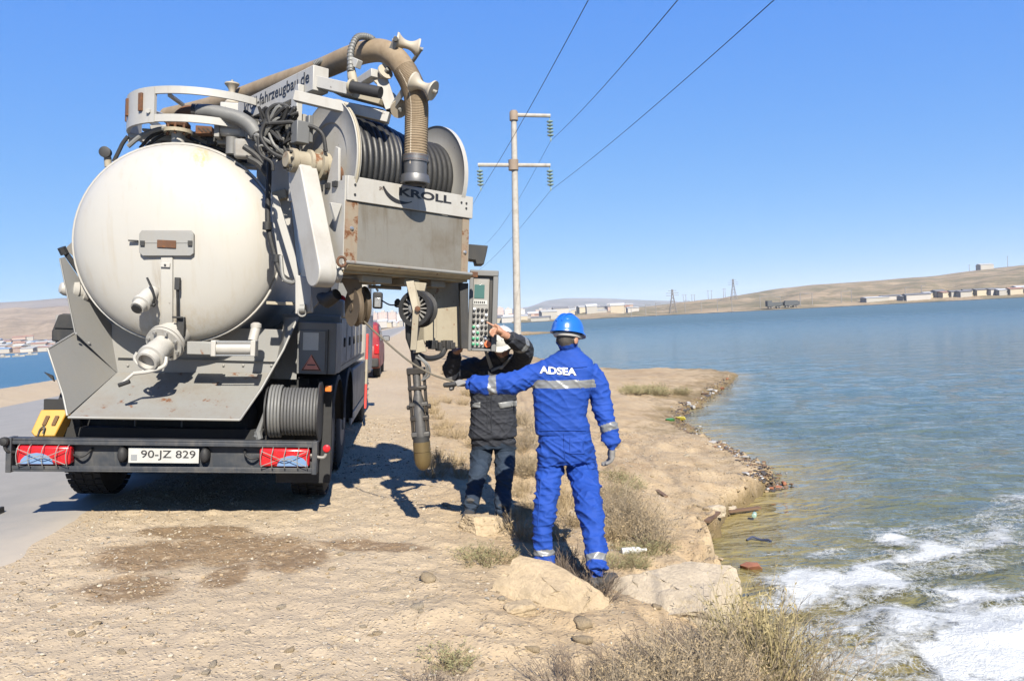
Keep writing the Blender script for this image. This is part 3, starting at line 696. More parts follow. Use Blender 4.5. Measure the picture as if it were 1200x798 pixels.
WHITE = paint('white_truck_paint', (.325, .318, .30), .45, dirt=.45, scale=2.2, chip=.25)
TANKW = paint('tank_white_paint', (.335, .326, .305), .40, dirt=.42, scale=1.3, chip=.18)
CREAM = paint('aged_cream_paint', (.27, .24, .18), .6, dirt=.6, rust=.4, scale=4)
GALV = paint('galvanised_plate', (.215, .215, .21), .5, .3, dirt=.35, dirtcol=(.24, .20, .14), scale=2.5)
GALVR = paint('galvanised_rusty', (.22, .22, .21), .5, .25, dirt=.55, rust=.42, scale=3)
STAIN = paint('stained_stainless', (.225, .21, .18), .42, .45, dirt=1.0, dirtcol=(.105, .075, .042), scale=2.2)
BLK = paint('dirty_black_steel', (.016, .017, .019), .55, .2, dirt=.5, dirtcol=(.075, .065, .052), scale=4)
CHAS = paint('dusty_chassis', (.012, .013, .015), .75, dirt=.45, dirtcol=(.05, .042, .032), scale=5)
BUMP = paint('bumper_dark_blue_grey', (.030, .035, .044), .5, .3, dirt=.55, dirtcol=(.15, .135, .115), scale=5, chip=.4)
GREY = paint('locker_grey_paint', (.125, .127, .128), .5, .2, dirt=.4, dirtcol=(.13, .11, .09), scale=3)
LGREY = paint('locker_light_grey', (.22, .215, .205), .55, .2, dirt=.5, scale=5)
RUST = paint('flaking_rust', (.105, .052, .03), .85, .2, dirt=.5, dirtcol=(.08, .04, .02), rust=.6, scale=9, bump=.5)
RUB = plain('black_rubber', (.011, .011, .012), .7, 0, .5, 30, .35, .003)
TYRE = plain('dusty_tyre', (.018, .017, .016), .85, 0, .6, 18, .3, .003)
GHOSE = plain('grey_ribbed_hose', (.135, .135, .13), .55, 0, .4, 14)
BHOSE = paint('beige_fabric_hose', (.205, .155, .10), .75, dirt=.75, dirtcol=(.12, .08, .045), scale=7, bump=.4)
RED = NB('red_lens'); RED.col((.38, .012, .016)); RED.set(Roughness=.22); RED = RED.m
BLUE_REFL = NB('pale_blue_reflection'); BLUE_REFL.col((.12, .20, .34)); BLUE_REFL.set(Roughness=.2); BLUE_REFL = BLUE_REFL.m  # flat blue standing in for a reflection on the tail lights
ORNG = plain('orange_lens', (.55, .14, .02), .3, 0, .1)
BLACKP = plain('black_lettering', (.012, .012, .014), .5, 0, .1, 40, 0)
WPLATE = plain('number_plate_white', (.40, .40, .385), .45, 0, .35, 30, 0)
CHROME = plain('bare_metal', (.55, .55, .54), .3, .9, .2)

def tb(m, px0, py0, px1, py1, y0, y1):                 # box seen from behind: pixel rectangle at depth y0, reaching forward to y1
    a = TF.lat(px0, py0, y0); b = TF.lat(px1, py1, y0); return m.box(TF, min(a.x, b.x), max(a.x, b.x), y0, y1, min(a.z, b.z), max(a.z, b.z))

# ---- tank
TX, TZ, TR, TY = -.055, 1.835, .825, .46
def tank_material():
    b = NB('tank_head_paint'); S = b.sep(); base = (.315, .306, .286)
    g = b.noise(1.6, 6, .65); c = b.mix(b.mapr(g, .42, .75, 0, .35), base, (.33, .30, .25))
    st = b.noise(1, 5, .65, co=b.map((16, 16, 1.1))); c = b.mix(b.mapr(st, .54, .80, 0, .40), c, (.26, .215, .15))
    def near(px, py, rx, rz, k=1.0):
        p = TF.at(px, py, TY-.2); dx = b.math('DIVIDE', b.math('SUBTRACT', S[0], p.x), rx); dz = b.math('DIVIDE', b.math('SUBTRACT', S[2], p.z), rz)
        return b.mapr(b.math('SQRT', b.math('ADD', b.math('MULTIPLY', dx, dx), b.math('MULTIPLY', dz, dz))), .3, 1.0, k, 0)
    run = b.noise(1, 5, .7, co=b.map((30, 30, 2.2)))
    c = b.mix(b.math('MULTIPLY', near(229, 188, .10, .20), b.mapr(run, .40, .6)), c, (.36, .25, .10))       # yellow weep below the top flange
    c = b.mix(b.math('MULTIPLY', near(196, 330, .14, .36), b.mapr(run, .46, .62, 0, .75)), c, (.20, .17, .13))  # runs below the cover plate
    c = b.mix(b.math('MULTIPLY', near(205, 385, .55, .22), b.mapr(run, .42, .68, 0, .6)), c, (.25, .20, .13))
    ch = b.noise(48, 5, .8); c = b.mix(b.math('MULTIPLY', near(241, 232, .09, .20), b.mapr(ch, .60, .63)), c, (.07, .06, .05))    # chipped scuffs
    c = b.mix(b.math('MULTIPLY', near(156, 232, .16, .14), b.mapr(ch, .66, .68)), c, (.09, .08, .07))
    sp = b.noise(34, 4, .8); c = b.mix(b.mapr(sp, .735, .75), c, (.10, .08, .06))
    b.col(c); b.set(Roughness=b.mapr(g, .3, .7, .34, .55)); b.bump(b.noise(2.2, 2), .25, .02); return b.m
def tank():
    m = MB(); pr = [(-.225, .0005), (-.224, .12), (-.218, .24), (-.206, .37), (-.186, .49), (-.158, .60), (-.122, .69), (-.075, .765), (-.030, .81), (0, TR), (.03, TR+.003), (.06, TR+.004), (2.0, TR+.004), (2.0, TR+.012), (2.06, TR+.012), (2.06, TR+.004), (5.6, TR+.004), (5.72, TR-.04), (5.85, .5), (5.9, .001)]
    m.lathe(TF.p(TX, TY, TZ), TF.y, pr, 96); t = m.build('tank', tank_material(), truck, 50)
    m = MB(); m.torus(TF.p(TX, TY+.02, TZ), TF.y, TR+.012, .012, 72, 6); m.build('rim_seam', TANKW, t)
    def dome(px, py): # point of the tank head under a pixel
        y = TY-.2
        for _ in range(12):
            q = TF.lat(px, py, y); r = math.hypot(q.x-TX, q.z-TZ)
            y = TY+np.interp(r, [a[1] for a in pr[:10]], [a[0] for a in pr[:10]])
        return TF.p(q.x, y, q.z)
    # hinged cover plate with clipped corners
    def quad(pts, off): return [dome(*p)-TF.y*off for p in pts]
    c = [(166, 270), (223, 270), (227, 274), (227, 297), (223, 300), (167, 300), (163, 296), (163, 274)]
    yy = min(TF.loc(dome(*p)).y for p in c)-.035
    m = MB(); m.prism([TF.at(*p, yy) for p in c], TF.y*.03); cp = m.build('cover_plate', GALV, truck, 30, .004)
    c2 = [(168, 272), (222, 272), (225, 275), (225, 285), (165, 285), (165, 275)]
    m = MB(); m.prism([TF.at(*p, yy-.004) for p in c2], TF.y*.0035); m.build('upper_flap', GALV, cp, 30, .002)
    m = MB(); tb(m, 184, 281, 206, 291, yy-.012, yy-.005); m.build('latch', RUST, cp, 30, .003)
    for px in (166, 222):
        m = MB(); tb(m, px-2, 282, px+3, 288, yy-.016, yy-.004); m.build('catch', BLK, cp, 30)
    m = MB(); tb(m, 150, 281, 161, 283, yy+.004, yy+.03); m.build('hinge_pin', BLK, cp, 30)
    # raised sight channel, its badge, and the level rod
    m = MB(); col = []
    for k in range(9):
        py = 301+k*12.2; col.append([dome(188.5, py), dome(189.5, py)-TF.y*.016, dome(202.5, py)-TF.y*.016, dome(203.5, py)])
    m.ring_loft(col); m.build('sight_channel', TANKW, truck, 20)
    m = MB(); p = dome(195, 311); q = TF.loc(p); m.box(TF, q.x-.036, q.x+.036, q.y-.032, q.y-.018, q.z-.018, q.z+.018); m.build('channel_badge', WHITE, truck, 30, .003)
    m = MB(); m.cyl(p-TF.y*.033, p-TF.y*.040, .008, n=10); m.build('badge_screw', BLK, truck)
    m = MB(); pts = [dome(210, 326+k*8)-TF.y*(.045-.001*k) for k in range(9)]; m.tube(pts, .011, 8); rod = m.build('level_rod', BLK, truck)
    m = MB(); m.box(rotz(TF, dome(210, 330)-TF.y*.05, 0), -.02, .02, -.012, .03, -.07, .03); m.build('rod_bracket', BLK, rod, 30, .003)
    m = MB(); m.box(rotz(TF, dome(214, 380)-TF.y*.045, 0), -.028, .028, -.012, .04, -.10, .06); m.box(rotz(TF, dome(212, 372)-TF.y*.06, 0), -.05, .03, -.01, .01, -.008, .008); m.build('rod_foot', BLK, rod, 30, .004)
    # ball valve with lever
    a = dome(178, 343); ax = (W(158, 364, (a-CAM).dot(_F)-.20)-a).normalized()
    m = MB(); m.lathe(a-ax*.02, ax, [(0, .055), (.05, .055), (.055, .062), (.10, .066), (.15, .060), (.155, .072), (.19, .072), (.195, .056), (.25, .052), (.25, .040), (.20, .038)], 24); vl = m.build('drain_valve', CREAM if False else TANKW, truck, 40)
    m = MB(); m.lathe(a+ax*.2, ax, [(0, .0385), (.046, .0385), (.048, .001)], 20); m.build('valve_bore', BLK, vl)
    s = a+ax*.13+TF.x*.07; m = MB(); m.tube([s-TF.z*.03, s+TF.x*.02+TF.z*.03-TF.y*.02, s+TF.z*.10-TF.y*.02-TF.x*.0, s+TF.z*.19-TF.y*.01-TF.x*.045], [.012, .013, .012, .010], 8, flat=.6); m.cyl(a+ax*.11, s+TF.x*.015-TF.z*.03, .016, n=10); m.build('valve_lever', BLK, vl)
    # scuffs of bare steel sitting on the paint are part of the paint; a stud row on the head
    return dome
dome = tank()

# ---- bottom outlet, its flange, coupling and lever
def outlet():
    c = TF.at(196, 400, TY-.15); dn = (-TF.y*.82 - TF.z*.48 - TF.x*.22).normalized()
    m = MB(); m.lathe(c-dn*.14, dn, [(0, .13), (.12, .13), (.13, .10)], 32); root = m.build('outlet_pipe', TANKW, truck, 40)
    m = MB(); m.lathe(c, dn, [(0, .09), (0, .155), (.028, .155), (.028, .09)], 36); m.lathe(c+dn*.034, dn, [(0, .09), (0, .150), (.026, .150), (.026, .085)], 36); fl = m.build('flange', TANKW, truck, 40)
    u = dn.orthogonal().normalized(); w = dn.cross(u)
    for k in range(8):
        a = k*math.pi/4+.2; p = c+(u*math.cos(a)+w*math.sin(a))*.125; b = MB(); b.cyl(p-dn*.01, p+dn*.085, .013, n=6); b.build('bolt', CHROME, fl, 30)
    m = MB(); m.lathe(c+dn*.06, dn, [(0, .088), (.06, .085), (.09, .095), (.16, .092), (.17, .105), (.20, .105), (.205, .085), (.26, .082), (.262, .065), (.22, .06)], 30); cv = m.build('coupling', TANKW, truck, 40)
    m = MB(); m.lathe(c+dn*.20, dn, [(0, .062), (.055, .062), (.057, .001)], 24); m.build('coupling_cap', LGREY, cv)
    e = c+dn*.24
    m = MB(); m.tube(spline([e+TF.x*.11, e+TF.x*.10-TF.z*.07-TF.y*.02, e-TF.z*.115-TF.y*.03, e-TF.x*.12-TF.z*.135-TF.y*.04]), .016, 8); m.tube(spline([e-TF.x*.11+TF.z*.03, e-TF.x*.125-TF.z*.03, e-TF.x*.05-TF.z*.12]), .014, 8); lv = m.build('clamp_lever', TANKW, cv)
    m = MB(); m.cyl(e-TF.x*.12-TF.z*.135-TF.y*.04, TF.at(141, 451, TY-.42), .012, n=8); lv2 = m.build('lever_rod', TANKW, cv)
    m = MB(); m.cyl(TF.at(152, 447, TY-.43), TF.at(139, 451.5, TY-.43), .0165, n=10); m.build('lever_grip', RUB, cv)
    # pneumatic actuator beside it
    m = MB(); tb(m, 219, 400, 250, 416, TY-.22, TY-.10); m.build('actuator_block', GALVR, truck, 30, .006)
    a, b = TF.at(252, 408, TY-.2), TF.at(298, 408, TY-.2)
    m = MB(); m.cyl(a, b, .054, n=22); cy = m.build('air_cylinder', TANKW, truck, 40)
    for p in (a, b):
        k = MB(); fr = rotz(TF, p, 0); k.box(fr, -.02, .02, -.066, .066, -.066, .066); k.build('end_cap', TANKW, cy, 30, .006)
    for sx, sz in ((-.056, -.056), (-.056, .056)):
        k = MB(); k.cyl(a+TF.y*sx+TF.z*sz, b+TF.y*sx+TF.z*sz, .007, n=6); k.build('tie_rod', CHROME, cy)
    m = MB(); m.cyl(TF.at(296, 400, TY-.1), TF.at(300, 384, TY-.05), .04, n=16); m.lathe(TF.at(300, 384, TY-.05), TF.z, [(0, .045), (.03, .045), (.045, .02)], 16); m.build('vent_stub', TANKW, truck)
outlet()

def flat3(pts, i, j, k):                # slide points along their sight lines into the plane of three of them
    a, n = pts[i], (pts[j]-pts[i]).cross(pts[k]-pts[i]).normalized()
    return [CAM+(p-CAM)*((a-CAM).dot(n)/(p-CAM).dot(n)) for p in pts]
# ---- chute (galvanised trough under the tank)
def chute():
    e0, e1 = TF.at(80, 489, .06), TF.at(281, 492, .06); b0, b1 = TF.at(137, 437, .72), TF.at(322, 437, .72)
    m = MB(); m.plate([e0, e1, b1, b0], .006); fl = m.build('chute_floor', GALVR, truck, 0)
    m = MB(); m.tube([e0, e1], .011, 8); m.build('chute_lip', GALV, fl)
    lw = [TF.at(79, 487, .06), TF.at(74, 463, .09), TF.at(56, 409, .20), TF.at(88, 390, .44), TF.at(136, 437, .72)]
    lw = flat3(lw, 0, 2, 4)
    m = MB(); m.plate(lw, .006); sl_ = m.build('chute_side', GALV, truck, 0)
    m = MB(); m.tube(lw[:4], .009, 8); m.build('rolled_edge', GALV, sl_)
    uw = [TF.at(88, 390, .44), TF.at(70, 303, .42), TF.at(76, 302, .55), TF.at(140, 395, .80), TF.at(137, 437, .72)]
    uw = flat3(uw, 0, 1, 3)
    m = MB(); m.plate(uw, .006); m.build('tank_cradle', GALV, truck, 0)
    m = MB(); m.tube([TF.at(88, 390, .435), TF.at(70, 303, .415), TF.at(76, 302, .545)], .006, 6); m.build('cradle_edge', GALV, truck)
    for px, py in ((89, 391), (104, 402), (119, 413)):
        b = MB(); q = TF.at(px, py, .40+(px-88)*.008); b.lathe(q, (-TF.y+TF.x).normalized(), [(0, .011), (.012, .011), (.014, .006)], 6); b.build('rivet', GALV, sl_)
    rw = [TF.at(281, 492, .06), TF.at(306, 456, .10), TF.at(332, 410, .28), TF.at(349, 372, .42), TF.at(334, 372, .75), TF.at(322, 437, .72)]
    m = MB(); m.plate([rw[0], rw[1], rw[2], rw[5]], .006); sr = m.build('chute_side', GALV, truck, 0)
    m = MB(); m.plate([rw[2]+TF.z*.004, rw[3], rw[4], rw[5]+TF.z*.004], .006); m.build('chute_side', GALV, truck, 0)
    m = MB(); m.tube([rw[0], rw[1], rw[2], rw[3]], .010, 8); m.build('rolled_edge', GALV, sr)
    m = MB(); a, b = TF.lat(137, 437, .73), TF.lat(334, 437, .73); m.box(TF, a.x-.05, b.x+.1, .73, .737, a.z-.02, a.z+.42); m.build('chute_back', GALV, truck, 0)
    m = MB(); tb(m, 137, 419, 330, 424, .70, .728); m.build('back_rib', GALV, truck, 30)
    for px in (150, 262, 285, 318):
        b = MB(); q = TF.at(px, 428, .728); b.lathe(q, -TF.y, [(0, .011), (.010, .011), (.013, .006)], 6); b.build('rivet', GALV, truck)
    m = MB(); m.tube(spline([TF.at(268, 447, .66), TF.at(277, 443, .65), TF.at(291, 444, .65), TF.at(290, 449, .6), TF.at(272, 450, .58), TF.at(268, 447, .6)]), .004, 6); m.build('wire_loop', WIRE, truck)
chute()
# side stub valve on the left flank
m = MB(); a = TF.at(104, 343, .62); b = TF.at(75, 338, .50); ax = (b-a).normalized()
m.lathe(a-ax*.1, ax, [(0, .06), (.11, .06), (.115, .085), (.15, .085), (.155, .062), (.19, .062), (.195, .08), (.235, .08), (.24, .062), (.29, .058), (.32, .04), (.33, .001)], 24); m.build('side_stub_valve', TANKW, truck, 40)
m = MB(); m.tube([TF.at(74, 292, .6), TF.at(83, 305, .62), TF.at(97, 325, .65)], .022, 8); m.tube([TF.at(72, 290, .58), TF.at(76, 298, .6)], .035, 8); m.build('gas_strut', BLK, truck)
m = MB(); m.plate([TF.at(76, 292, .75), TF.at(92, 276, .8), TF.at(97, 310, .85)], .008); m.build('lug_plate', LGREY, truck, 0)

# ---- bumper, lights, plate
def bumper():
    L, Rr = -1.115, 1.165
    m = MB(); m.box(TF, L, Rr, .075, .085, .012, .235); root = m.build('bumper_web', BUMP, truck, 0)
    m = MB(); m.box(TF, L, Rr, .0, .086, .2355, .252); m.box(TF, L, Rr, -.003, .006, .205, .235); m.build('bumper_top_flange', BUMP, truck, 30, .004)
    m = MB(); m.box(TF, L, Rr, .0, .086, -.004, .0115); m.box(TF, L, Rr, -.003, .006, .0118, .042); m.build('bumper_bottom_flange', BUMP, truck, 30, .004)
    for x in (-.31, .31):
        m = MB(); m.lathe(TF.p(x, .08, .128), -TF.y, [(0, .036), (.055, .036), (.075, .026), (.08, .01)], 16)
        for i, v in enumerate(m.v):
            q = TF.loc(v); m.v[i] = tuple(TF.p(q.x, q.y, .128+(q.z-.128)*1.75))
        m.build('rubber_buffer', RUB, truck, 50)
    m = MB(); m.box(TF, -.265, .265, .03, .036, .064, .182); pl = m.build('licence_plate', WPLATE, truck, 30, .003)
    text_mesh('90-JZ 829', 'plate_lettering', TF.p(-.17, .028, .088), TF.x, TF.z, .078, BLACKP, pl, width=.41, bold=.005, depth=.001)
    m = MB(); m.box(TF, -.245, -.20, .0275, .0295, .085, .13); m.build('plate_emblem', plain('plate_emblem_grey', (.2, .21, .22), .5), pl, 0)
    for side in (-1, 1):
        x0 = -1.065 if side < 0 else .735; x1 = x0+.39
        m = MB(); m.box(TF, x0, x1, -.012, .074, .05, .195); tl_ = m.build('tail_light', RED, truck, 35, .018)
        xb = x0+.03 if side < 0 else x1-.25
        m = MB(); pts = []
        for k in range(9): a = math.pi*k/8; pts.append(TF.p(xb+.12-.12*math.cos(a), -.0165, .058+.085*math.sin(a)))
        m.prism(pts, TF.y*.004); m.build('lens_reflection', BLUE_REFL, tl_, 0)  # bluish reflection on the red lens, painted as a coloured arc
        g = MB()
        for fx in (.06, .27, .52, .78, .97):
            x = x0+(x1-x0)*fx; g.tube(spline([TF.p(x, .0, .205), TF.p(x+.004, -.04, .19), TF.p(x-.006, -.05, .13), TF.p(x, -.04, .05), TF.p(x, .0, .036)], 4), .0032, 6)
        for s_ in (-1, 1):
            g.tube(spline([TF.p(x0+.02, -.048, .12+s_*.06), TF.p(x0+.13, -.054, .12+s_*.015), TF.p(x0+.2, -.054, .12-s_*.01), TF.p(x0+.27, -.054, .12+s_*.015), TF.p(x1-.02, -.048, .12+s_*.06)], 4), .0032, 6)
        g.build('lamp_guard', GALVR, tl_)
        # end frame
        xe = L if side < 0 else Rr
        f = MB(); f.box(TF, xe-.02, xe+.02, -.02, .088, -.01, .256); f.build('end_bracket', BUMP, truck, 30, .004)
        # bent cable and outrigger marker lamp
        f = MB(); xi = x1 if side < 0 else x0; d_ = 1 if side < 0 else -1
        f.tube(spline([TF.p(xi, .05, .12), TF.p(xi+d_*.06, .01, .11), TF.p(xi+d_*.11, .02, .135), TF.p(xi+d_*.13, .075, .17)]), .009, 8); f.build('light_cable', RUB, truck)
        if side < 0: pa = [TF.at(18, 530, .02), TF.at(10, 529, -.02), TF.at(6, 525, -.03), TF.at(5.5, 517, -.03)]
        else: pa = [TF.at(364, 533, .02), TF.at(376, 536, -.0), TF.at(381, 534, -.0), TF.at(383, 525, -.0)]
        f = MB(); f.tube(spline(pa), .012, 8); arm = f.build('marker_arm', LGREY if side > 0 else RUB, truck)
        f = MB(); f.lathe(pa[-1]+TF.y*.02, -TF.y, [(0, .03), (.02, .034), (.04, .034)], 18); f.build('lamp_cup', RUB, truck)
        f = MB(); f.lathe(pa[-1]-TF.y*.0205, -TF.y, [(0, .031), (.008, .028), (.013, .015), (.014, .001)], 18); f.build('marker_lamp', RED if side > 0 else RUB, truck)
bumper()

# ---- chassis, wheels, mudguards, drum
m = MB()
for x in (-.42, .42): m.box(TF, x-.04, x+.04, .80, 8.2, .30, .58)
m.box(TF, -.95, .95, .3, .4, .05, .3); m.box(TF, -.42, .42, 1.2, 1.35, .32, .52); m.box(TF, -.42, .42, 3.4, 3.5, .32, .52); m.build('chassis_rail', CHAS, truck, 0)
m = MB(); m.lathe(TF.p(-.95, .62, .30), TF.x, [(0, .15), (.02, .20), (1.5, .20), (1.52, .15)], 28); m.build('underrun_drum', CHAS, truck, 40)
for x in (-.35, .02):
    m = MB(); m.torus(TF.p(x, .62, .30), TF.x, .202, .008, 28, 6); m.build('drum_strap', GREY, truck)
m = MB(); m.box(TF, -1.0, 1.0, .80, .86, -.05, .70); m.build('rear_crossmember', CHAS, truck, 0)
def wheel(x, y, side, dual):
    c = TF.p(x, y, .115); ax = TF.x*side
    m = MB(); w_ = .30
    m.lathe(c-ax*w_, ax, [(0, .28), (.0, .44), (.03, .50), (.06, .518), (w_-.06, .518), (w_-.03, .50), (w_, .44), (w_, .28)], 44)
    t_ = m.build('wheel', TYRE, truck, 40)
    g = MB()
    for k in range(44):
        a = 2*math.pi*k/44; d = TF.y*math.cos(a)+TF.z*math.sin(a); tn = -TF.y*math.sin(a)+TF.z*math.cos(a)
        for u in (-.27, -.20, -.12, -.045):
            fr = Frame(c+d*.514+ax*u+tn*(.018 if u in (-.20, -.045) else 0), ax, tn, d); g.box(fr, -.028, .028, -.026, .026, 0, .013)
    g.build('tread', TYRE, t_, 0)
    r = MB(); r.lathe(c, ax, [(0.002, .27), (-.01, .265), (-.02, .24), (-.11 if dual else .01, .2), (-.12 if dual else .03, .12), (-.03, .11), (.02, .09), (.03, .001)], 36); r.build('rim', GREY, t_, 40)
    for k in range(10):
        a = 2*math.pi*k/10; p = c+(TF.y*math.cos(a)+TF.z*math.sin(a))*.165-ax*(.11 if dual else -.02); b = MB(); b.cyl(p, p+ax*.04, .016, n=6); b.build('wheel_nut', CHROME, t_, 30)
for y in (1.15, 2.45): wheel(1.17, y, 1, True); wheel(-1.02, y, -1, True)
wheel(1.17, 6.6, 1, False); wheel(-1.17, 6.6, -1, False)
m = MB()
for y in (1.15, 2.45): m.cyl(TF.p(-1, y, .115), TF.p(1, y, .115), .09, n=14)
m.build('axle', CHAS, truck)
def mudguard(y, side, span):
    m = MB(); rings = []
    for k in range(17):
        a = math.pi*(span[0]+(span[1]-span[0])*k/16); r = .60; d = TF.y*math.cos(a)+TF.z*math.sin(a); c = TF.p(0, y, .115)
        xi, xo = (.80*side, (1.23 if side > 0 else 1.06)*side)
        rings.append([c+d*r+TF.x*xi, c+d*(r+.008)+TF.x*xi, c+d*(r+.008)+TF.x*xo, c+d*(r-.035)+TF.x*(xo+.012*side), c+d*(r-.03)+TF.x*xo, c+d*r+TF.x*(xo-.02*side)])
    m.ring_loft(rings); return m.build('mudguard', CHAS, truck, 40)
for s in (-1, 1): mudguard(1.15, s, (.06, 1.08)); mudguard(2.45, s, (-.02, .94))
for s in (1,):
    m = MB(); m.box(TF, .80 if s > 0 else -1.25, 1.25 if s > 0 else -.80, .40, .41, -.16, .62); m.build('mud_flap', RUB, truck, 0)
# rear right cable drum
def cable_drum():
    c0, c1 = TF.p(.77, .18, .475), TF.p(1.17, .18, .475)
    m = MB(); m.cyl(c0, c1, .13, n=28); m.lathe(c0-TF.x*.012, TF.x, [(0, .02), (0, .20), (.012, .20), (.012, .02)], 32); m.lathe(c1, TF.x, [(0, .02), (0, .25), (.012, .25), (.012, .02)], 32); m.build('cable_drum', BLK, truck, 40)
    for k in range(15):
        x = .79+k*.0252; rr = .185+(.02 if k < 4 else 0); n = MB(); n.torus(TF.p(x, .18, .475), TF.x+TF.y*.04, rr, .0125, 40, 8); n.build('cable_coil', GHOSE if k < 4 else MATS.get('shadowed_cable') or plain('shadowed_cable', (.085, .085, .085), .6), truck, 60)  # same grey cable throughout; right-hand coils painted darker as shadow
    m = MB(); m.tube([TF.at(301, 512, .12), TF.at(308, 490, .13), TF.at(315, 470, .14), TF.at(324, 455, .15)], [.028, .014, .013, .022], 8); m.tube([TF.at(304, 514, .12), TF.at(302, 505, .12)], .03, 8); m.build('drum_strut', GREY, truck)
    m = MB(); tb(m, 381, 452, 388, 459, .22, .3); m.build('side_reflector', ORNG, truck, 30, .004)
cable_drum()
# grey rear locker with notice, triangle and edges
def locker():
    a, b = TF.lat(349, 377, .45), TF.lat(393, 439, .45)
    m = MB(); m.box(TF, a.x, b.x, .45, .95, b.z, a.z); o = m.build('rear_locker', GREY, truck, 30, .006)
    m = MB(); m.box(TF, a.x+.02, a.x+.24, .438, .4495, b.z+.02, a.z-.07); d = m.build('locker_door', GREY, o, 30, .004)
    m = MB(); m.box(TF, a.x+.05, a.x+.18, .434, .4375, a.z-.24, a.z-.09); n = m.build('notice', plain('paper_grey', (.42, .42, .40), .7), o, 0)
    for k in range(9):
        q = MB(); q.box(TF, a.x+.06, a.x+.17-.02*(k % 3), .432, .4335, a.z-.108-k*.014, a.z-.104-k*.014); q.build('print_line', BLACKP, n, 0) if False else None
    m = MB(); cx = a.x+.125; m.prism([TF.p(cx-.085, .434, b.z+.03), TF.p(cx+.085, .434, b.z+.03), TF.p(cx, .434, b.z+.17)], TF.y*.0035); w = m.build('warning_triangle', plain('warning_orange', (.62, .20, .13), .5), o, 0)
    m = MB(); m.box(TF, cx-.035, cx+.035, .431, .4335, b.z+.075, b.z+.085); m.build('triangle_bar', BLACKP, o, 0)
    m = MB(); m.prism([TF.p(cx-.083, .432, b.z+.031), TF.p(cx+.083, .432, b.z+.031), TF.p(cx, .432, b.z+.168), TF.p(cx, .432, b.z+.152), TF.p(cx+.066, .432, b.z+.041), TF.p(cx-.066, .432, b.z+.041), TF.p(cx-.004, .432, b.z+.152)], TF.y*.0015); m.build('triangle_rim', RUST, o, 0)
    text_mesh('kroll', 'raised_maker_name', TF.p(a.x+.1, .445, a.z-.055), TF.x, TF.z, .03, LGREY, o, width=.12, depth=.003) if False else None
    m = MB(); m.box(TF, a.x+.255, a.x+.262, .436, .4495, b.z, a.z-.06); m.build('locker_seal', BLK, o, 0)
locker()
# side lockers along the right flank, each with its door, rail below, steps
for k in range(5):
    y0 = 1.02+k*.62
    m = MB(); m.box(TF, .72, 1.245, y0, y0+.60, .80, 1.28); o = m.build('side_locker', LGREY, truck, 30, .006)
    m = MB(); m.box(TF, 1.246, 1.258, y0+.03, y0+.57, .83, 1.25); d = m.build('locker_door', LGREY, o, 30, .004)
    m = MB(); m.box(TF, 1.259, 1.275, y0+.27, y0+.33, .98, 1.07); m.build('handle', BLK, o, 30, .003)
m = MB(); m.box(TF, .9, 1.24, .98, 5.0, .745, .795); m.build('side_rail', CREAM, truck, 0)
m = MB(); m.box(TF, .75, 1.22, 3.15, 5.6, .12, .66); m.build('side_tank', GREY, truck, 30, .02)
m = MB(); m.box(TF, 1.19, 1.215, 3.12, 5.7, -.02, .10); m.box(TF, 1.19, 1.215, 3.12, 5.7, .2, .3); m.build('side_guard', LGREY, truck, 30, .004)
m = MB(); m.box(TF, -1.22, -.75, 3.15, 5.6, .12, .66); m.build('side_tank', GREY, truck, 30, .02)
m = MB(); m.box(TF, -1.24, -.72, 1.0, 4.8, .80, 1.2); m.build('side_locker', LGREY, truck, 30, .006)
# dark fender box standing off the left flank
m = MB(); a = TF.lat(60, 400, .9); b = TF.lat(90, 368, .9)
m.prism([TF.p(a.x, .9, a.z), TF.p(a.x+.0, .9, a.z+.09), TF.p(a.x+.05, .9, b.z-.015), TF.p(a.x+.09, .9, b.z), TF.p(b.x+.1, .9, b.z), TF.p(b.x+.1, .9, a.z)], TF.y*.5); o = m.build('fender_box', BLK, truck, 30, .012)
m = MB(); m.box(TF, a.x+.03, b.x+.08, .885, .899, a.z+.12, a.z+.135); m.build('fender_groove', RUB, o, 0)
m = MB(); m.plate([TF.at(52, 436, .5), TF.at(62, 440, .5), TF.at(64, 447, .5)], .02); m.build('corner_tab', BLK, truck, 0)
# cab
m = MB(); m.prism([TF.p(-1.2, 6.0, .45), TF.p(-1.2, 8.1, .30), TF.p(-1.2, 8.25, 1.2), TF.p(-1.2, 7.95, 2.2), TF.p(-1.2, 7.7, 2.42), TF.p(-1.2, 6.0, 2.42)], TF.x*2.4); cabo = m.build('cab', WHITE, truck, 30, .05)
m = MB(); m.prism([TF.p(1.2, 7.0, 1.35), TF.p(1.2, 7.95, 1.35), TF.p(1.2, 7.75, 2.15), TF.p(1.2, 7.0, 2.15)], TF.x*.012); m.build('window', plain('dark_glass', (.02, .025, .03), .08, 0, .1, 10, 0), cabo, 0)
m = MB(); m.prism([TF.p(-1.1, 8.255, 1.32), TF.p(1.1, 8.255, 1.32), TF.p(1.02, 8.0, 2.1), TF.p(-1.02, 8.0, 2.1)], TF.y*.02); m.build('windscreen', MATS['dark_glass'], cabo, 0)
m = MB(); tb(m, 437, 342, 448, 362, 6.9, 7.05); o = m.build('mirror', RUB, truck, 30, .03)
m = MB(); tb(m, 439, 349, 446, 360, 6.88, 6.895); m.build('mirror_glass', CHROME, o, 30, .004)
m = MB(); a = TF.at(443, 345, 6.95); m.tube(spline([a+TF.z*.05, a+TF.z*.22-TF.x*.1, TF.p(1.15, 7.1, 2.1)]), .018, 6); m.build('mirror_arm', RUB, truck)
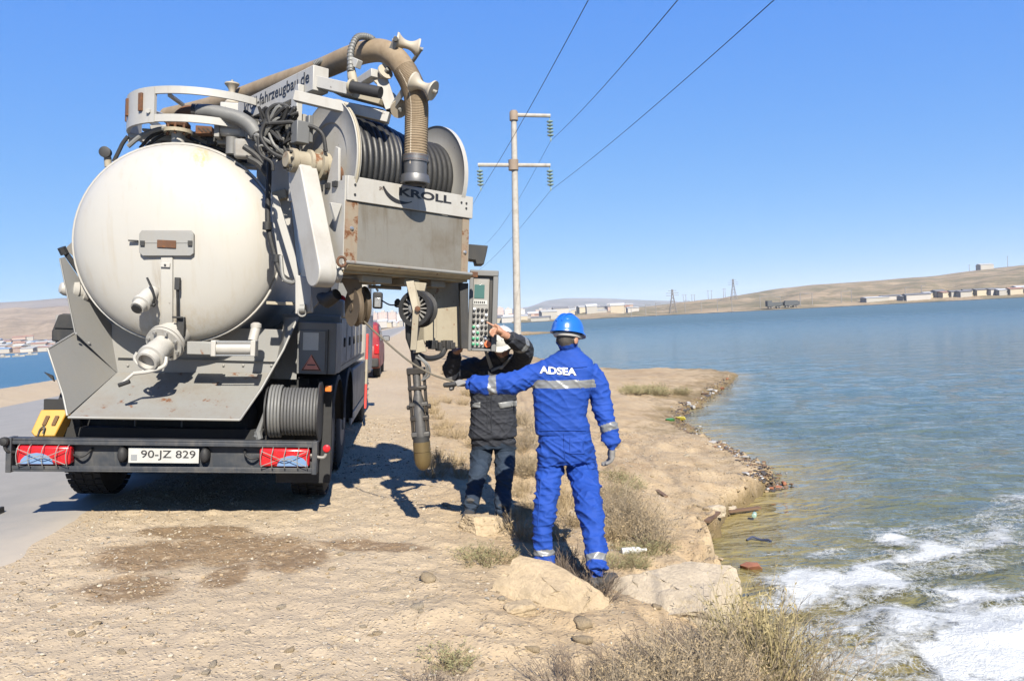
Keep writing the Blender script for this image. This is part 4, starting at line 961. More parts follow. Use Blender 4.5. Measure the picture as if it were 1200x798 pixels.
# pump housing over the chassis between cab and tank
m = MB(); m.box(TF, -1.0, 1.0, 5.85, 5.99, .6, 2.3); m.build('bulkhead', GREY, truck, 0)
m = MB(); a, b = TF.lat(374, 372, 1.4), TF.lat(400, 352, 1.4); m.box(TF, a.x-.15, b.x+.05, 1.1, 1.6, a.z, b.z); m.build('valve_cover', LGREY, truck, 30, .02)
for (px, py, ly, r) in ((400, 352, 1.3, .05),):
    m = MB(); m.lathe(TF.at(px, py, ly), -TF.y, [(0, r), (.05, r), (.06, r*.5)], 18); m.build('round_beacon', RED, truck)
for k in range(3):
    m = MB(); tb(m, 429+k*0, 384, 436, 424, 5.1-k*.2, 5.2-k*.2) if False else None
# red and white warning board beside the cab step
m = MB(); m.box(TF, 1.22, 1.25, 5.72, 5.95, -.1, 1.05); o = m.build('warning_board', plain('warning_red', (.62, .05, .04), .5), truck, 30, .004)
m = MB(); m.box(TF, 1.221, 1.252, 5.715, 5.955, .28, .66); m.build('board_stripe', CREAM, o, 0)

# ---- yellow wheel chock hung on the left
ch = thing('wheel_chock', TF.p(-1.0, .3, .25), 'yellow plastic wheel chock stowed above the left tail light', 'wheel chock')
YEL = paint('yellow_plastic', (.40, .215, .022), .45, dirt=.4, dirtcol=(.25, .16, .05), scale=8)
pts = [TF.at(36, 506, .16), TF.at(48, 480, .22), TF.at(76, 480, .22), TF.at(78, 484, .22), TF.at(64, 511, .15), TF.at(40, 511, .15)]
m = MB(); m.prism(pts, TF.y*.13-TF.z*.05); o = m.build('chock_body', YEL, ch, 30, .008)
for dx in (0, 11):
    m = MB(); m.prism([TF.at(49+dx, 498, .172), TF.at(54+dx, 487, .196), TF.at(58.5+dx, 487, .196), TF.at(53.5+dx, 498, .172)], -TF.y*.004); m.build('chock_slot', plain('slot_dark', (.10, .05, .015), .8), ch, 0)
m = MB(); m.tube(spline([TF.at(44, 511, .14), TF.at(47, 503, .15), TF.at(52, 500, .15), TF.at(50, 508, .13)]), .006, 6); m.build('tether', WIRE, ch)
m = MB(); m.box(TF, -1.02, -.74, .32, .36, .25, .52); m.tube([TF.at(58, 478, .35), TF.at(76, 473, .35)], .016, 6); m.build('chock_bracket', CHAS, truck, 0)
# ================================================================== HOSE REEL, BOOM, SUCTION HOSE
BL, BH = 1.12, .66
def rb(m, x0, x1, y0, y1, z0, z1): return m.box(RF, x0, x1, y0, y1, z0, z1)
def reel_box():
    m = MB(); rb(m, .02, BL-.005, 0, .02, .055, BH-.17); o = m.build('reel_panel', STAIN, truck, 0)
    m = MB(); rb(m, -.005, .10, -.004, -.0005, .06, BH-.17); m.build('rusty_edge_strip', paint('rust_streaked_edge', (.25, .205, .15), .55, .3, dirt=.8, dirtcol=(.19, .075, .03), rust=.55, scale=6), o, 0)
    m = MB(); rb(m, BL-.07, BL-.003, -.004, -.0005, .06, BH-.17); m.build('rusty_edge_strip', MATS['rust_streaked_edge'], o, 0)
    m = MB(); rb(m, 0, BL+.02, -.018, .012, BH-.165, BH+.01); pl = m.build('name_panel', WHITE, truck, 30, .004)
    # arc mark and wordmark
    n = MB(); pts = []; N = 18
    for k in range(N+1):
        a = R(198+k*(300-198)/N); w = .004+.012*math.sin(math.pi*min(1, k/N*1.05+.05))
        pts.append((a, w))
    outer = [RF.p(.46+(.175+w)*math.cos(a), -.0187, BH+.02+(.145+w)*math.sin(a)) for a, w in pts]
    inner = [RF.p(.46+(.175-w)*math.cos(a), -.0187, BH+.02+(.145-w)*math.sin(a)) for a, w in reversed(pts)]
    inner = inner[::-1]; n.ring_loft([[a_, b_, b_-RF.y*.002, a_-RF.y*.002] for a_, b_ in zip(outer, inner)]); n.build('arc_mark', BLACKP, pl, 0)
    text_mesh('KROLL', 'maker_wordmark', RF.p(.43, -.0195, BH-.075), RF.x, RF.z, .062, BLACKP, pl, width=.49, bold=.035, depth=.001)
    for x, z in ((.06, -.05), (.06, -.12), (BL-.05, -.05), (BL-.1, -.05), (BL-.05, -.09)):
        b = MB(); b.cyl(RF.p(x, -.018, BH+z), RF.p(x, -.024, BH+z), .009, n=8); b.build('screw', BLK, pl)
    for x, z in ((.05, .30), (BL-.04, .22)):
        b = MB(); b.lathe(RF.p(x, -.0, z), -RF.y, [(0, .017), (.01, .017), (.02, .009)], 8); b.build('stud', CHROME, o)
    m = MB(); rb(m, -.012, .0, .0, .52, .0, BH-.02); rb(m, -.012, .0, .0, .04, BH-.02, BH+.01); m.build('reel_side', WHITE, truck, 0)
    m = MB(); rb(m, BL, BL+.012, .013, .52, .0, BH-.02); m.build('reel_side', WHITE, truck, 0)
    m = MB(); rb(m, .0, BL, .0, .52, -.02, .0); m.prism([RF.p(0, -.0, .055), RF.p(0, -.06, .03), RF.p(0, -.03, -.0), RF.p(0, .0, -.0)], RF.x*BL); m.build('reel_floor', paint('floor_rust_cream', (.34, .27, .165), .6, .2, dirt=.6, rust=.4, scale=6), truck, 0)
    m = MB(); m.cyl(RF.p(-.02, -.055, .052), RF.p(BL+.03, -.055, .045), .013, n=10); rod = m.build('guard_rod', GALVR, truck)
    m = MB(); m.torus(RF.p(-.05, -.055, .05), RF.y, .033, .010, 18, 8); m.build('rod_ring', RUST, truck)
    m = MB(); rb(m, BL+.0, BL+.05, -.075, -.03, .02, .065); m.build('rod_stop', RUST, truck, 30, .004)
    for x in (.18, .3, .55, .8):
        b = MB(); rb(b, x, x+.14, .05, .4, -.075, -.02); b.build('floor_stiffener', CREAM, truck, 30, .006)
    for k in range(3):
        b = MB(); rb(b, -.035, -.0125, .1+k*.11, .15+k*.11, BH-.06, BH-.02); b.build('side_slot_tab', BLK, truck, 0)
    m = MB(); m.plate([RF.p(-.10, .05, .47), RF.p(-.012, .05, .47), RF.p(-.012, .05, .46), RF.p(-.05, .06, .34)], .03); m.build('side_gusset', WHITE, truck, 30, .004)
reel_box()
FC = Vector((.0, .42, .82)); FR_ = .47
def reel():
    o = None
    for x, nm in ((.07, 'near'), (1.04, 'far')):
        c = RF.p(x, FC.y, FC.z); m = MB()
        m.lathe(c, RF.x, [(0, .02), (0, .30), (-.012, .31), (-.012, FR_-.012), (-.022, FR_), (.018, FR_), (.024, FR_-.012), (.012, FR_-.02), (.012, .02)], 64); f = m.build('reel_flange', WHITE, truck, 40)
        if x < .5: m = MB(); m.torus(c, RF.x, FR_+.001, .011, 64, 6); m.build('flange_rim', CREAM, f)
    m = MB(); m.cyl(RF.p(.09, FC.y, FC.z), RF.p(1.02, FC.y, FC.z), .16, n=32); m.build('reel_hub', BLK, truck)
    # jetting hose: outer layer wound over the left part, dark inner layer beyond
    for k in range(12):
        x = .125+k*.048; r = .36-(.0 if k < 8 else .012*(k-7)); m = MB(); m.torus(RF.p(x, FC.y, FC.z), (RF.x+RF.z*.02*math.sin(k)+RF.y*.02).normalized(), r, .027, 56, 8); m.build('hose_coil', plain('worn_black_hose', (.013, .0135, .015), .5, 0, .8, 14, .5, .004), truck, 60)
    for k in range(9):
        x = .60+k*.05; m = MB(); m.torus(RF.p(x, FC.y, FC.z), RF.x, .30, .027, 48, 8); m.build('hose_coil', RUB, truck, 60)
    # hydraulic motor on the near flange
    a = RF.p(-.04, FC.y, FC.z-.02); ax = -RF.x
    m = MB(); m.lathe(a+RF.x*.1, ax, [(0, .10), (.04, .10), (.045, .12), (.075, .12), (.08, .085), (.13, .08), (.135, .10), (.16, .10), (.165, .078), (.25, .076), (.255, .088), (.30, .088), (.305, .06), (.33, .055)], 28); mo = m.build('hydraulic_motor', CREAM, truck, 40)
    for k in range(8):
        t = k*math.pi/4; p = a+RF.x*.1+ax*.30+(RF.y*math.cos(t)+RF.z*math.sin(t))*.072; b = MB(); b.cyl(p, p+ax*.02, .011, n=6); b.build('bolt', BLK, mo, 30)
    m = MB(); m.box(Frame(a+ax*.12+RF.z*.13, RF.x, RF.y, RF.z), -.05, .05, -.05, .05, 0, .16); m.box(Frame(a+ax*.05+RF.z*.13, RF.x, RF.y, RF.z), -.02, .02, -.03, .03, .02, .22); m.build('valve_block', GREY, mo, 30, .006)
    m = MB(); m.plate([RF.p(.0, .10, .60), RF.p(.0, .28, .64), RF.p(.0, .16, .90), RF.p(.0, .11, .88)], .02); m.build('bearing_lug', WHITE, truck, 30, .004)
    m = MB(); m.lathe(RF.p(.02, FC.y-.18, FC.z-.11), RF.x, [(0, .07), (.05, .07), (.05, .05)], 20); m.build('sprocket', RUST, truck)
reel()
# pill-shaped chain cover and arm pillars
def pill():
    o = RF.x; fr = RF
    def pt(px, py): return RF.atx(px, py, -.20)
    ctr = [pt(345, 207), pt(366, 318)]
    up = (ctr[0]-ctr[1]).normalized(); side = up.cross(RF.x).normalized(); r = .105; pts = []
    for k in range(13): a = math.pi*k/12; pts.append(ctr[0]+side*math.cos(a)*r+up*math.sin(a)*r)
    for k in range(13): a = math.pi*k/12; pts.append(ctr[1]-side*math.cos(a)*r-up*math.sin(a)*r*1.05)
    m = MB(); m.prism(pts, RF.x*.14); o = m.build('chain_cover', WHITE, truck, 30, .008)
    m = MB(); m.lathe(ctr[1]+RF.x*.145, RF.x, [(0, .07), (.06, .07), (.06, .05)], 20); m.build('cover_hub', WHITE, o, 40)
pill()
def slab(name, pix, Y, th, mat, dirv=None):
    m = MB(); m.prism([W(px, py, Y) for px, py in pix], (dirv or TF.y)*th); return m.build(name, mat, truck, 30, .005)
slab('swivel_pillar', [(316, 150), (334, 146), (338, 205), (350, 330), (330, 330), (318, 250)], 6.25, .22, WHITE)
slab('pillar_brace', [(318, 228), (325, 230), (352, 320), (346, 330), (322, 250)], 6.08, .05, WHITE)
slab('pillar_foot', [(346, 322), (366, 326), (364, 366), (346, 368)], 5.95, .16, WHITE)
m = MB(); m.cyl(W(352, 362, 5.93), W(358, 362, 5.93), .035, n=12); m.torus(W(354, 366, 5.93), TF.y, .03, .008, 16, 6); m.build('lifting_shackle', GALVR, truck)
slab('pillar_cap', [(318, 225), (334, 221), (336, 232), (320, 236)], 6.2, .15, CREAM)
m = MB(); tb(m, 312, 353, 345, 358, .30, .36); m.build('ladder_bracket', CREAM, truck, 30, .004)
# vertical conduit beside the tank
m = MB(); m.tube(spline([W(316, 172, 6.15), W(315, 210, 6.12), W(314, 262, 6.1), W(322, 300, 6.08), W(330, 322, 6.05), W(343, 331, 6.0)]), .022, 8); m.build('conduit', RUB, truck)
for px, py in ((313, 265), (324, 303)):
    m = MB(); m.lathe(W(px, py, 6.08), TF.z, [(-.03, .035), (.03, .035)], 12); m.build('conduit_clamp', BLK, truck)
m = MB(); m.tube(spline([W(329, 300, 6.02), W(332, 325, 5.98), W(341, 331, 5.97), W(346, 330, 5.97)]), .016, 8); m.build('grey_hose_loop', GHOSE, truck)

# boom: sign beam, post, cross beams
S1, S0 = RF.loc(W(366, 92, 5.9)), None
sx = S1.x; 
def signbeam():
    z0, z1 = 1.375, 1.565; y0, y1 = .50, 1.95
    m = MB(); rb(m, -.03, .10, y0, y1, z0, z1); o = m.build('boom_beam', WHITE, truck, 30, .006)
    tx = text_mesh('kroll-fahrzeugbau.de', 'web_address', RF.p(-.031, 1.80, 1.415), -RF.y, RF.z, .125, BLACKP, o, width=1.24, bold=.012, depth=.002)
    m = MB(); rb(m, -.08, -.032, .66, .76, .55, 1.37); rb(m, -.08, -.032, .64, .70, 1.37, 1.44); m.build('boom_post', WHITE, truck, 30, .004)
    m = MB(); m.plate([RF.p(-.055, .76, 1.30), RF.p(-.055, 1.05, 1.34), RF.p(-.055, .76, 1.12)], .02); m.build('post_gusset', WHITE, truck, 0)
    m = MB(); m.tube([W(340, 105, 5.92), W(352, 111, 5.85), W(455, 139, 5.65)], .001, 4) if False else None
    # cross beams reaching over the reel
    def beam(a, b, w, h, nm='cross_beam', mat=WHITE):
        a, b = Vector(a), Vector(b); d = (b-a).normalized(); u = (RF.z-d*RF.z.dot(d)).normalized(); s_ = d.cross(u); k = MB()
        k.box(Frame(a, d, s_, u), 0, (b-a).length, -w/2, w/2, -h/2, h/2); return k.build(nm, mat, truck, 30, .004)
    beam(W(346, 113, 5.75), W(456, 139, 5.7), .07, .075)
    beam(W(372, 97, 5.95), W(412, 106, 5.8), .10, .085)
    beam(W(372, 118, 6.15), W(450, 134, 5.95), .06, .06)
    beam(W(395, 108, 5.95), W(450, 122, 5.8), .14, .04, 'deck_plate', CREAM)
    beam(W(418, 100, 6.00), W(440, 86, 5.75), .07, .06, 'roller_arm')
    beam(W(414, 104, 6.05), W(432, 112, 5.85), .09, .07, 'roller_arm')
    beam(W(446, 90, 5.80), W(459, 128, 5.80), .05, .09, 'head_plate')
    beam(W(408, 134, 6.2), W(452, 148, 6.0), .05, .035, 'lower_slat')
    beam(W(408, 142, 6.3), W(448, 152, 6.1), .05, .03, 'lower_slat', BLK)
    beam(W(404, 156, 6.3), W(446, 140, 6.1), .05, .05, 'lower_slat', BLK)
    m = MB(); m.tube([W(412, 102, 5.56), W(446, 109, 5.5)], .042, 18); m.build('black_roller', RUB, truck)
    m = MB(); m.lathe(W(410, 101, 5.57), W(446, 109, 5.5)-W(410, 101, 5.57), [(0, .02), (0, .05), (.02, .05), (.02, .02)], 18); m.build('roller_cap', CREAM, truck)
    m = MB(); m.tube([W(411, 80, 5.65), W(413, 92, 5.6), W(415, 98, 5.6)], [.03, .035, .03], 10); m.build('hose_stub', CREAM, truck)
    beam(W(412, 72, 5.65), W(421, 76, 5.6), .05, .06, 'clevis')
signbeam()
# suction hose
def suction_hose():
    pts = spline([W(196, 136, 8.3), W(232, 128, 7.95), W(272, 117, 7.5), W(320, 100, 6.95), W(372, 83, 6.4), W(408, 68, 6.05), W(430, 61, 5.88), W(448, 60, 5.80), W(463, 68, 5.75), W(474, 82, 5.72), W(484, 102, 5.70), W(488, 122, 5.70), W(488, 150, 5.70), W(487, 192, 5.70)], 14)
    rad = [.084]*len(pts); m = MB(); m.tube(pts, rad, 24); h = m.build('suction_hose', BHOSE, truck, 60)
    cl = MB(); n0 = 9*14
    for k in range(n0, len(pts)-1, 1):
        a, b = pts[k], pts[k+1]; nn = max(1, int((b-a).length/.014))
        for j in range(nn): cl.torus(lerp(a, b, j/nn), b-a, 0.0835, .0045, 24, 5)
    cl.build('hose_ribs', BHOSE, h, 60)
    st = MB(); off = []
    for k in range(n0, len(pts)): off.append(pts[k]+(pts[k]*0+(CAM-pts[k]).normalized()*.078-_R*.038))
    st.tube(off, .006, 6); st.build('hose_stripe', plain('hose_stripe_pale', (.42, .36, .28), .7), h)
    a = pts[-1]; d = (pts[-1]-pts[-3]).normalized()
    c = MB(); c.lathe(a-d*.06, d, [(0, .088), (.0, .094), (.05, .094), (.05, .086), (.14, .083), (.145, .10), (.18, .11), (.205, .108), (.21, .096), (.205, .08), (.12, .077)], 32); k = c.build('hose_coupling', plain('worn_alloy', (.15, .15, .155), .45, .6, .5), truck, 40)
    c = MB(); c.lathe(a+d*.06, d, [(0, .001), (0, .072), (.02, .072), (.02, .001)], 24); c.build('hose_mouth', BLK, k)
    for u in (-.05, -.02):
        c = MB(); c.torus(a+d*u, d, .091, .004, 28, 6); c.build('hose_clip', RUST, k)
suction_hose()
def spool(name, p, q, r0, r1, mat=CREAM):
    p, q = Vector(p), Vector(q); ax = q-p; L_ = ax.length; pr = [(0, .01), (0, r0), (.012, r0)]
    for k in range(11): u = k/10; pr.append((.012+(L_-.024)*u, r1+(r0-r1)*(abs(2*u-1)**2.2)))
    pr += [(L_, r0), (L_, .01)]; m = MB(); m.lathe(p, ax, pr, 28); o = m.build(name, mat, truck, 40)
    m = MB(); m.cyl(p-ax.normalized()*.03, q+ax.normalized()*.03, .014, n=8); m.build('spindle', GALVR, o)
ROLW = paint('roller_nylon', (.33, .295, .24), .5, dirt=.55, dirtcol=(.3, .22, .14), scale=8)
spool('hose_roller', W(464, 49, 5.72), W(491, 57, 5.76), .068, .030, ROLW)
spool('hose_roller', W(477, 103, 5.62), W(510, 103, 5.70), .072, .032, ROLW) if False else None
spool('hose_roller', W(484, 96, 5.60), W(508, 107, 5.56), .072, .03, ROLW)
spool('hose_roller', W(455, 118, 5.95), W(468, 128, 5.80), .07, .03, ROLW)
spool('hose_roller', W(444, 94, 5.82), W(452, 84, 5.75), .06, .028, ROLW)
spool('hose_roller', W(272, 98, 7.2), W(272, 122, 7.2), .066, .026, ROLW)
m = MB(); p = W(272, 128, 7.2); m.box(Frame(p, TF.x, TF.y, TF.z), -.09, .12, -.08, .08, -.07, .04); m.build('roller_base', WHITE, truck, 30, .01)
for a, b in (((464, 47), (445, 90)), ((482, 93), (456, 132))):
    p, q = W(*a, 5.64), W(*b, 5.82); d = (q-p).normalized(); s_ = d.cross(_F).normalized(); m = MB(); m.box(Frame(p, d, s_, d.cross(s_)), -.02, (q-p).length+.02, -.022, .022, -.006, .006); o = m.build('roller_link', GALV, truck, 30, .004)
    for e in (p, q):
        b_ = MB(); b_.cyl(e-_F*.02, e+_F*.02, .018, n=10); b_.build('link_pin', BLK, truck)
m = MB(); m.tube(spline([W(494, 57, 5.70), W(488, 66, 5.75), W(481, 76, 5.82)]), .014, 8); m.tube(spline([W(508, 108, 5.60), W(502, 116, 5.65), W(494, 120, 5.75)]), .014, 8); m.build('roller_tie', GALVR, truck)
# spiral-wrapped hydraulic hoses arching on the boom
for pts in ([W(411, 84, 5.6), W(411, 62, 5.65), W(417, 46, 5.7), W(426, 43, 5.75), W(436, 46, 5.8), W(442, 54, 5.8)], [W(368, 76, 6.2), W(376, 72, 6.2), W(384, 73, 6.2), W(390, 76, 6.2)]):
    sp_ = spline(pts, 10); m = MB(); m.tube(sp_, .022, 10); h = m.build('hydraulic_hose', GHOSE, truck)
    m = MB()
    for k in range(1, len(sp_)-1, 2): m.torus(sp_[k], sp_[k+1]-sp_[k-1], .022, .005, 12, 5)
    m.build('spiral_wrap', GHOSE, h)

# U-shaped hose cradle on the tank top
def cradle():
    c = TF.loc(TF.at(222, 112, .35)); Rr = .66; cy = c.y+Rr; cz = c.z
    def P(a, z, r=Rr): return TF.p(c.x+r*math.cos(a), cy+r*math.sin(a), cz+z)
    m = MB(); top = [TF.p(c.x-Rr, cy+1.4, cz+.04)]+[P(math.pi+math.pi*k/30, .04) for k in range(31)]+[TF.p(c.x+Rr, cy+1.4, cz+.04)]
    lo = [TF.p(c.x-Rr, cy+1.4, cz-.19)]+[P(math.pi+math.pi*k/30, -.19) for k in range(31)]+[TF.p(c.x+Rr, cy+1.4, cz-.19)]
    for path in (top, lo):
        for i in range(len(path)): pass
        mm = MB(); rings = []
        for i, p in enumerate(path):
            q = path[min(i+1, len(path)-1)]-path[max(i-1, 0)]; q.normalize(); s_ = q.cross(TF.z).normalized()
            rings.append([p+s_*.012+TF.z*.03, p-s_*.012+TF.z*.03, p-s_*.012-TF.z*.03, p+s_*.012-TF.z*.03])
        mm.ring_loft(rings); o = mm.build('cradle_rail', WHITE, truck, 30)
    mm = MB(); rings = []
    for k in range(13):
        a = math.pi*(.93+k*(1.36-.93)/12); s_ = (TF.x*math.cos(a)+TF.y*math.sin(a)); p = P(a, -.075)
        rings.append([p+s_*.018+TF.z*.14, p-s_*.010+TF.z*.14, p-s_*.010-TF.z*.15, p+s_*.018-TF.z*.15])
    mm.ring_loft(rings); pl = mm.build('cradle_panel', WHITE, truck, 30)
    for a in (.98, 1.06, 1.16, 1.29):
        a *= math.pi; s_ = (TF.x*math.cos(a)+TF.y*math.sin(a)); t_ = TF.z.cross(s_); k = MB(); k.box(Frame(P(a, -.05, Rr+.02), s_, t_, TF.z), -.006, .016, -.022, .022, -.075, .075); k.build('rub_strip', RUST, pl, 30, .004)
    for a, b in (((199, 112), (214, 123)), ((173, 130), (190, 135))):
        k = MB(); k.tube([TF.at(*a, c.y+.05), TF.at(*b, c.y+.5)], .02, 6); k.build('cradle_strut', WHITE, truck)
    for k in range(3):
        b = MB(); y = cy-.1+k*.5; b.box(TF, c.x-Rr, c.x+Rr, y-.03, y+.03, cz-.26, cz-.222); b.build('cradle_cross_beam', WHITE, truck, 30, .004)
    for x in (-.5, .45):
        b = MB(); b.box(TF, c.x+x-.05, c.x+x+.05, cy+.1, cy+.22, TZ+TR*.6, cz-.22); b.build('cradle_leg', WHITE, truck, 30, .004)
    b = MB(); b.box(TF, c.x-.5, c.x+.2, cy-.25, cy+1.3, cz-.218, cz-.2); b.build('cradle_tray', CREAM, truck, 0)
cradle()
# slats, struts and lines packed between the cradle and the tank top
for (a, b, w, ly, mt) in (((150, 166), (196, 150), .05, .95, WHITE), ((160, 158), (205, 158), .04, 1.2, WHITE), ((176, 150), (214, 148), .035, 1.0, LGREY), ((152, 150), (172, 168), .04, 1.1, WHITE), ((232, 164), (262, 160), .05, .9, WHITE), ((255, 168), (300, 158), .045, .8, LGREY), ((240, 142), (292, 126), .05, 1.3, WHITE)):
    p, q = TF.at(*a, ly), TF.at(*b, ly+.1); dd = (q-p).normalized(); s_ = dd.cross(TF.z).normalized(); m = MB(); m.box(Frame(p, dd, s_, s_.cross(dd)), 0, (q-p).length, -w/2, w/2, -w/2, w/2); m.build('cradle_slat', mt, truck, 30, .004)
for pts, r_, mt in (([(150, 172), (165, 160), (185, 152), (205, 150)], .020, GHOSE), ([(236, 160), (252, 166), (270, 164), (290, 172), (306, 168)], .018, RUB), ([(244, 168), (262, 176), (282, 172), (298, 184), (310, 180)], .013, RUB), ([(255, 160), (266, 172), (262, 182), (254, 174), (262, 166)], .008, RUB), ([(268, 164), (280, 178), (276, 186), (268, 178)], .008, RUB), ([(270, 140), (290, 150), (306, 150), (318, 160)], .022, GHOSE), ([(286, 130), (300, 138), (312, 134), (326, 142)], .016, RUB)):
    m = MB(); m.tube(spline([TF.at(*p_, .62) for p_ in pts], 7), r_, 8); m.build('service_hose', mt, truck)
for px, py, s_ in ((262, 164, .045), (276, 166, .04), (296, 170, .05), (304, 178, .045), (248, 166, .035), (310, 150, .05), (300, 146, .04)):
    m = MB(); m.box(Frame(TF.at(px, py, .6), TF.x, TF.y, TF.z), -s_, s_, -s_*.8, s_*.8, -s_, s_); m.build('junction_block', LGREY if px % 4 else BLK, truck, 30, .008)
# lift cylinder under the boom
p, q = RF.p(.03, .75, 1.20), RF.p(.03, 1.75, 1.30); m = MB(); m.cyl(p, lerp(p, q, .6), .05, n=18); lc = m.build('lift_cylinder', WHITE, truck); m = MB(); m.cyl(lerp(p, q, .6), q, .028, n=14); m.build('piston_rod', CHROME, lc)
# top inlet valve: pedestal, flanges, rusty elbow, actuator, ribbed hose
def top_valve():
    b = TF.at(209, 168, .62); m = MB(); m.cyl(b-TF.z*.06, TF.at(209, 155, .62), .055, n=20); m.build('valve_pedestal', WHITE, truck)
    f1 = TF.at(209, 154, .62); m = MB(); m.lathe(f1-TF.z*.02, TF.z, [(0, .04), (0, .115), (.03, .115), (.035, .09), (.04, .05)], 28); fl = m.build('flange', CREAM, truck, 40)
    for k in range(8): a = k*math.pi/4; p = f1+(TF.x*math.cos(a)+TF.y*math.sin(a))*.09; q = MB(); q.cyl(p-TF.z*.04, p+TF.z*.05, .011, n=6); q.build('bolt', RUST, fl, 30)
    f2 = TF.at(209, 145, .62); m = MB(); m.lathe(f2-TF.z*.03, TF.z, [(0, .05), (0, .09), (.02, .10), (.05, .075), (.06, .05)], 28); m.build('rusty_flange', RUST, truck, 40)
    e = spline([f2, TF.at(211, 138, .60), TF.at(218, 132, .57), TF.at(229, 131, .54)], 6); m = MB(); m.tube(e, .055, 18); m.build('rusty_elbow', RUST, truck)
    for px in (228, 234):
        q = MB(); q.lathe(TF.at(px, 131, .53), TF.x, [(-.015, .064), (.015, .064)], 20); q.build('hose_clip', BLK, truck)
    hp = spline([TF.at(229, 131, .54), TF.at(245, 131, .48), TF.at(262, 134, .42), TF.at(280, 139, .35), TF.at(294, 148, .28), TF.at(303, 160, .22)], 12); m = MB(); m.tube(hp, .052, 18); h = m.build('ribbed_hose', GHOSE, truck, 60)
    m = MB()
    for k in range(1, len(hp)-1): m.torus(hp[k], hp[k+1]-hp[k-1], .052, .008, 18, 6)
    m.build('hose_ribs', GHOSE, h, 60)
    m = MB(); a = TF.lat(229, 147, .5); c = TF.lat(248, 158, .5); m.box(TF, a.x, c.x, .5, .6, c.z, a.z); m.build('actuator_block', RUST, truck, 30, .005)
    for k in range(3):
        q = MB(); x = a.x+.02+k*.035; q.plate([TF.p(x, .495, a.z-.02), TF.p(x+.012, .495, a.z-.02), TF.p(x+.045, .495, c.z+.02), TF.p(x+.033, .495, c.z+.02)], .006); q.build('block_slot', BLK, truck, 0)
    m = MB(); m.cyl(TF.at(258, 153, .5), TF.at(284, 155, .5), .05, n=20); cy = m.build('air_cylinder', WHITE, truck)
    for px in (256, 286):
        q = MB(); q.box(Frame(TF.at(px, 153.5, .5), TF.x, TF.y, TF.z), -.022, .022, -.062, .062, -.066, .066); q.build('end_cap', LGREY, cy, 30, .005)
    m = MB(); m.lathe(TF.at(272, 170, .45), TF.z, [(-.08, .05), (.06, .05)], 14); m.build('solenoid', GREY, truck)
    m = MB(); m.box(Frame(TF.at(288, 178, .40), TF.x, TF.y, TF.z), -.09, .10, -.05, .05, -.06, .10); m.build('bracket_box', LGREY, truck, 30, .02)
top_valve()
# left work lamp and hoses on the tank shoulder
m = MB(); a = TF.at(124, 179, .75); m.lathe(a+TF.y*.04, -TF.y, [(0, .03), (.02, .045), (.07, .048), (.075, .03)], 18); lp = m.build('work_lamp', BLK, truck)
m = MB(); m.cyl(TF.at(126, 184, .77), TF.at(127, 196, .77), .03, n=12); m.build('lamp_post', CREAM, lp)
for pts in ([(133, 190), (140, 176), (144, 168), (150, 160)], [(168, 176), (180, 165), (192, 158), (202, 154)], [(164, 174), (176, 161), (190, 154), (200, 150)], [(215, 158), (228, 165), (240, 171), (262, 178), (290, 190)]):
    m = MB(); m.tube(spline([TF.at(*p, .72) for p in pts]), .018 if pts[0][0] < 160 else .015, 8); m.build('air_hose', RUB, truck)
# tangle of hydraulic lines at the boom foot
hr = random.Random(5)
for k in range(52):
    Yb = hr.uniform(5.75, 6.15); a = (hr.uniform(303, 322), hr.uniform(140, 186)); b = (hr.uniform(318, 350), hr.uniform(134, 182))
    mid = (hr.uniform(300, 350), hr.uniform(124, 172)); mid2 = (hr.uniform(306, 348), hr.uniform(140, 186))
    m = MB(); m.tube(spline([W(*a, Yb), W(*mid, Yb-.06), W(*mid2, Yb+.05), W(*b, Yb)], 6), hr.choice([.009, .011, .014]), 7); m.build('hydraulic_line', hr.choice([RUB, RUB, BLK, GHOSE]), truck)
for pts, r in (([(316, 146), (314, 132), (322, 124), (334, 124), (340, 128)], .017), ([(312, 140), (306, 160), (318, 178), (338, 187), (352, 190)], .015), ([(342, 157), (352, 150), (366, 149), (378, 158), (382, 178)], .015), ([(312, 145), (330, 144), (344, 144), (348, 153), (352, 168)], .016), ([(302, 158), (305, 180), (318, 190), (320, 200)], .012)):
    m = MB(); m.tube(spline([W(*p, 5.72) for p in pts], 8), r, 8); m.build('hydraulic_line', RUB, truck)
for k in range(9):
    m = MB(); p = W(hr.uniform(312, 336), hr.uniform(148, 176), hr.uniform(5.9, 6.1)); s = hr.uniform(.025, .05); m.box(Frame(p, TF.x, TF.y, TF.z), -s, s, -s, s, -s*1.4, s*1.4); m.build('valve_block', BLK, truck, 30, .005)
for pts, r, mt in (([(300, 170), (308, 182), (314, 196), (320, 214)], .03, BLK), ([(286, 172), (300, 182), (312, 195)], .025, BLK), ([(296, 162), (312, 168), (320, 178)], .022, BLK), ([(292, 186), (304, 193), (314, 205)], .03, BLK)):
    m = MB(); m.tube(spline([W(*p, 6.35) for p in pts]), r, 8); m.build('pipe_run', mt, truck)

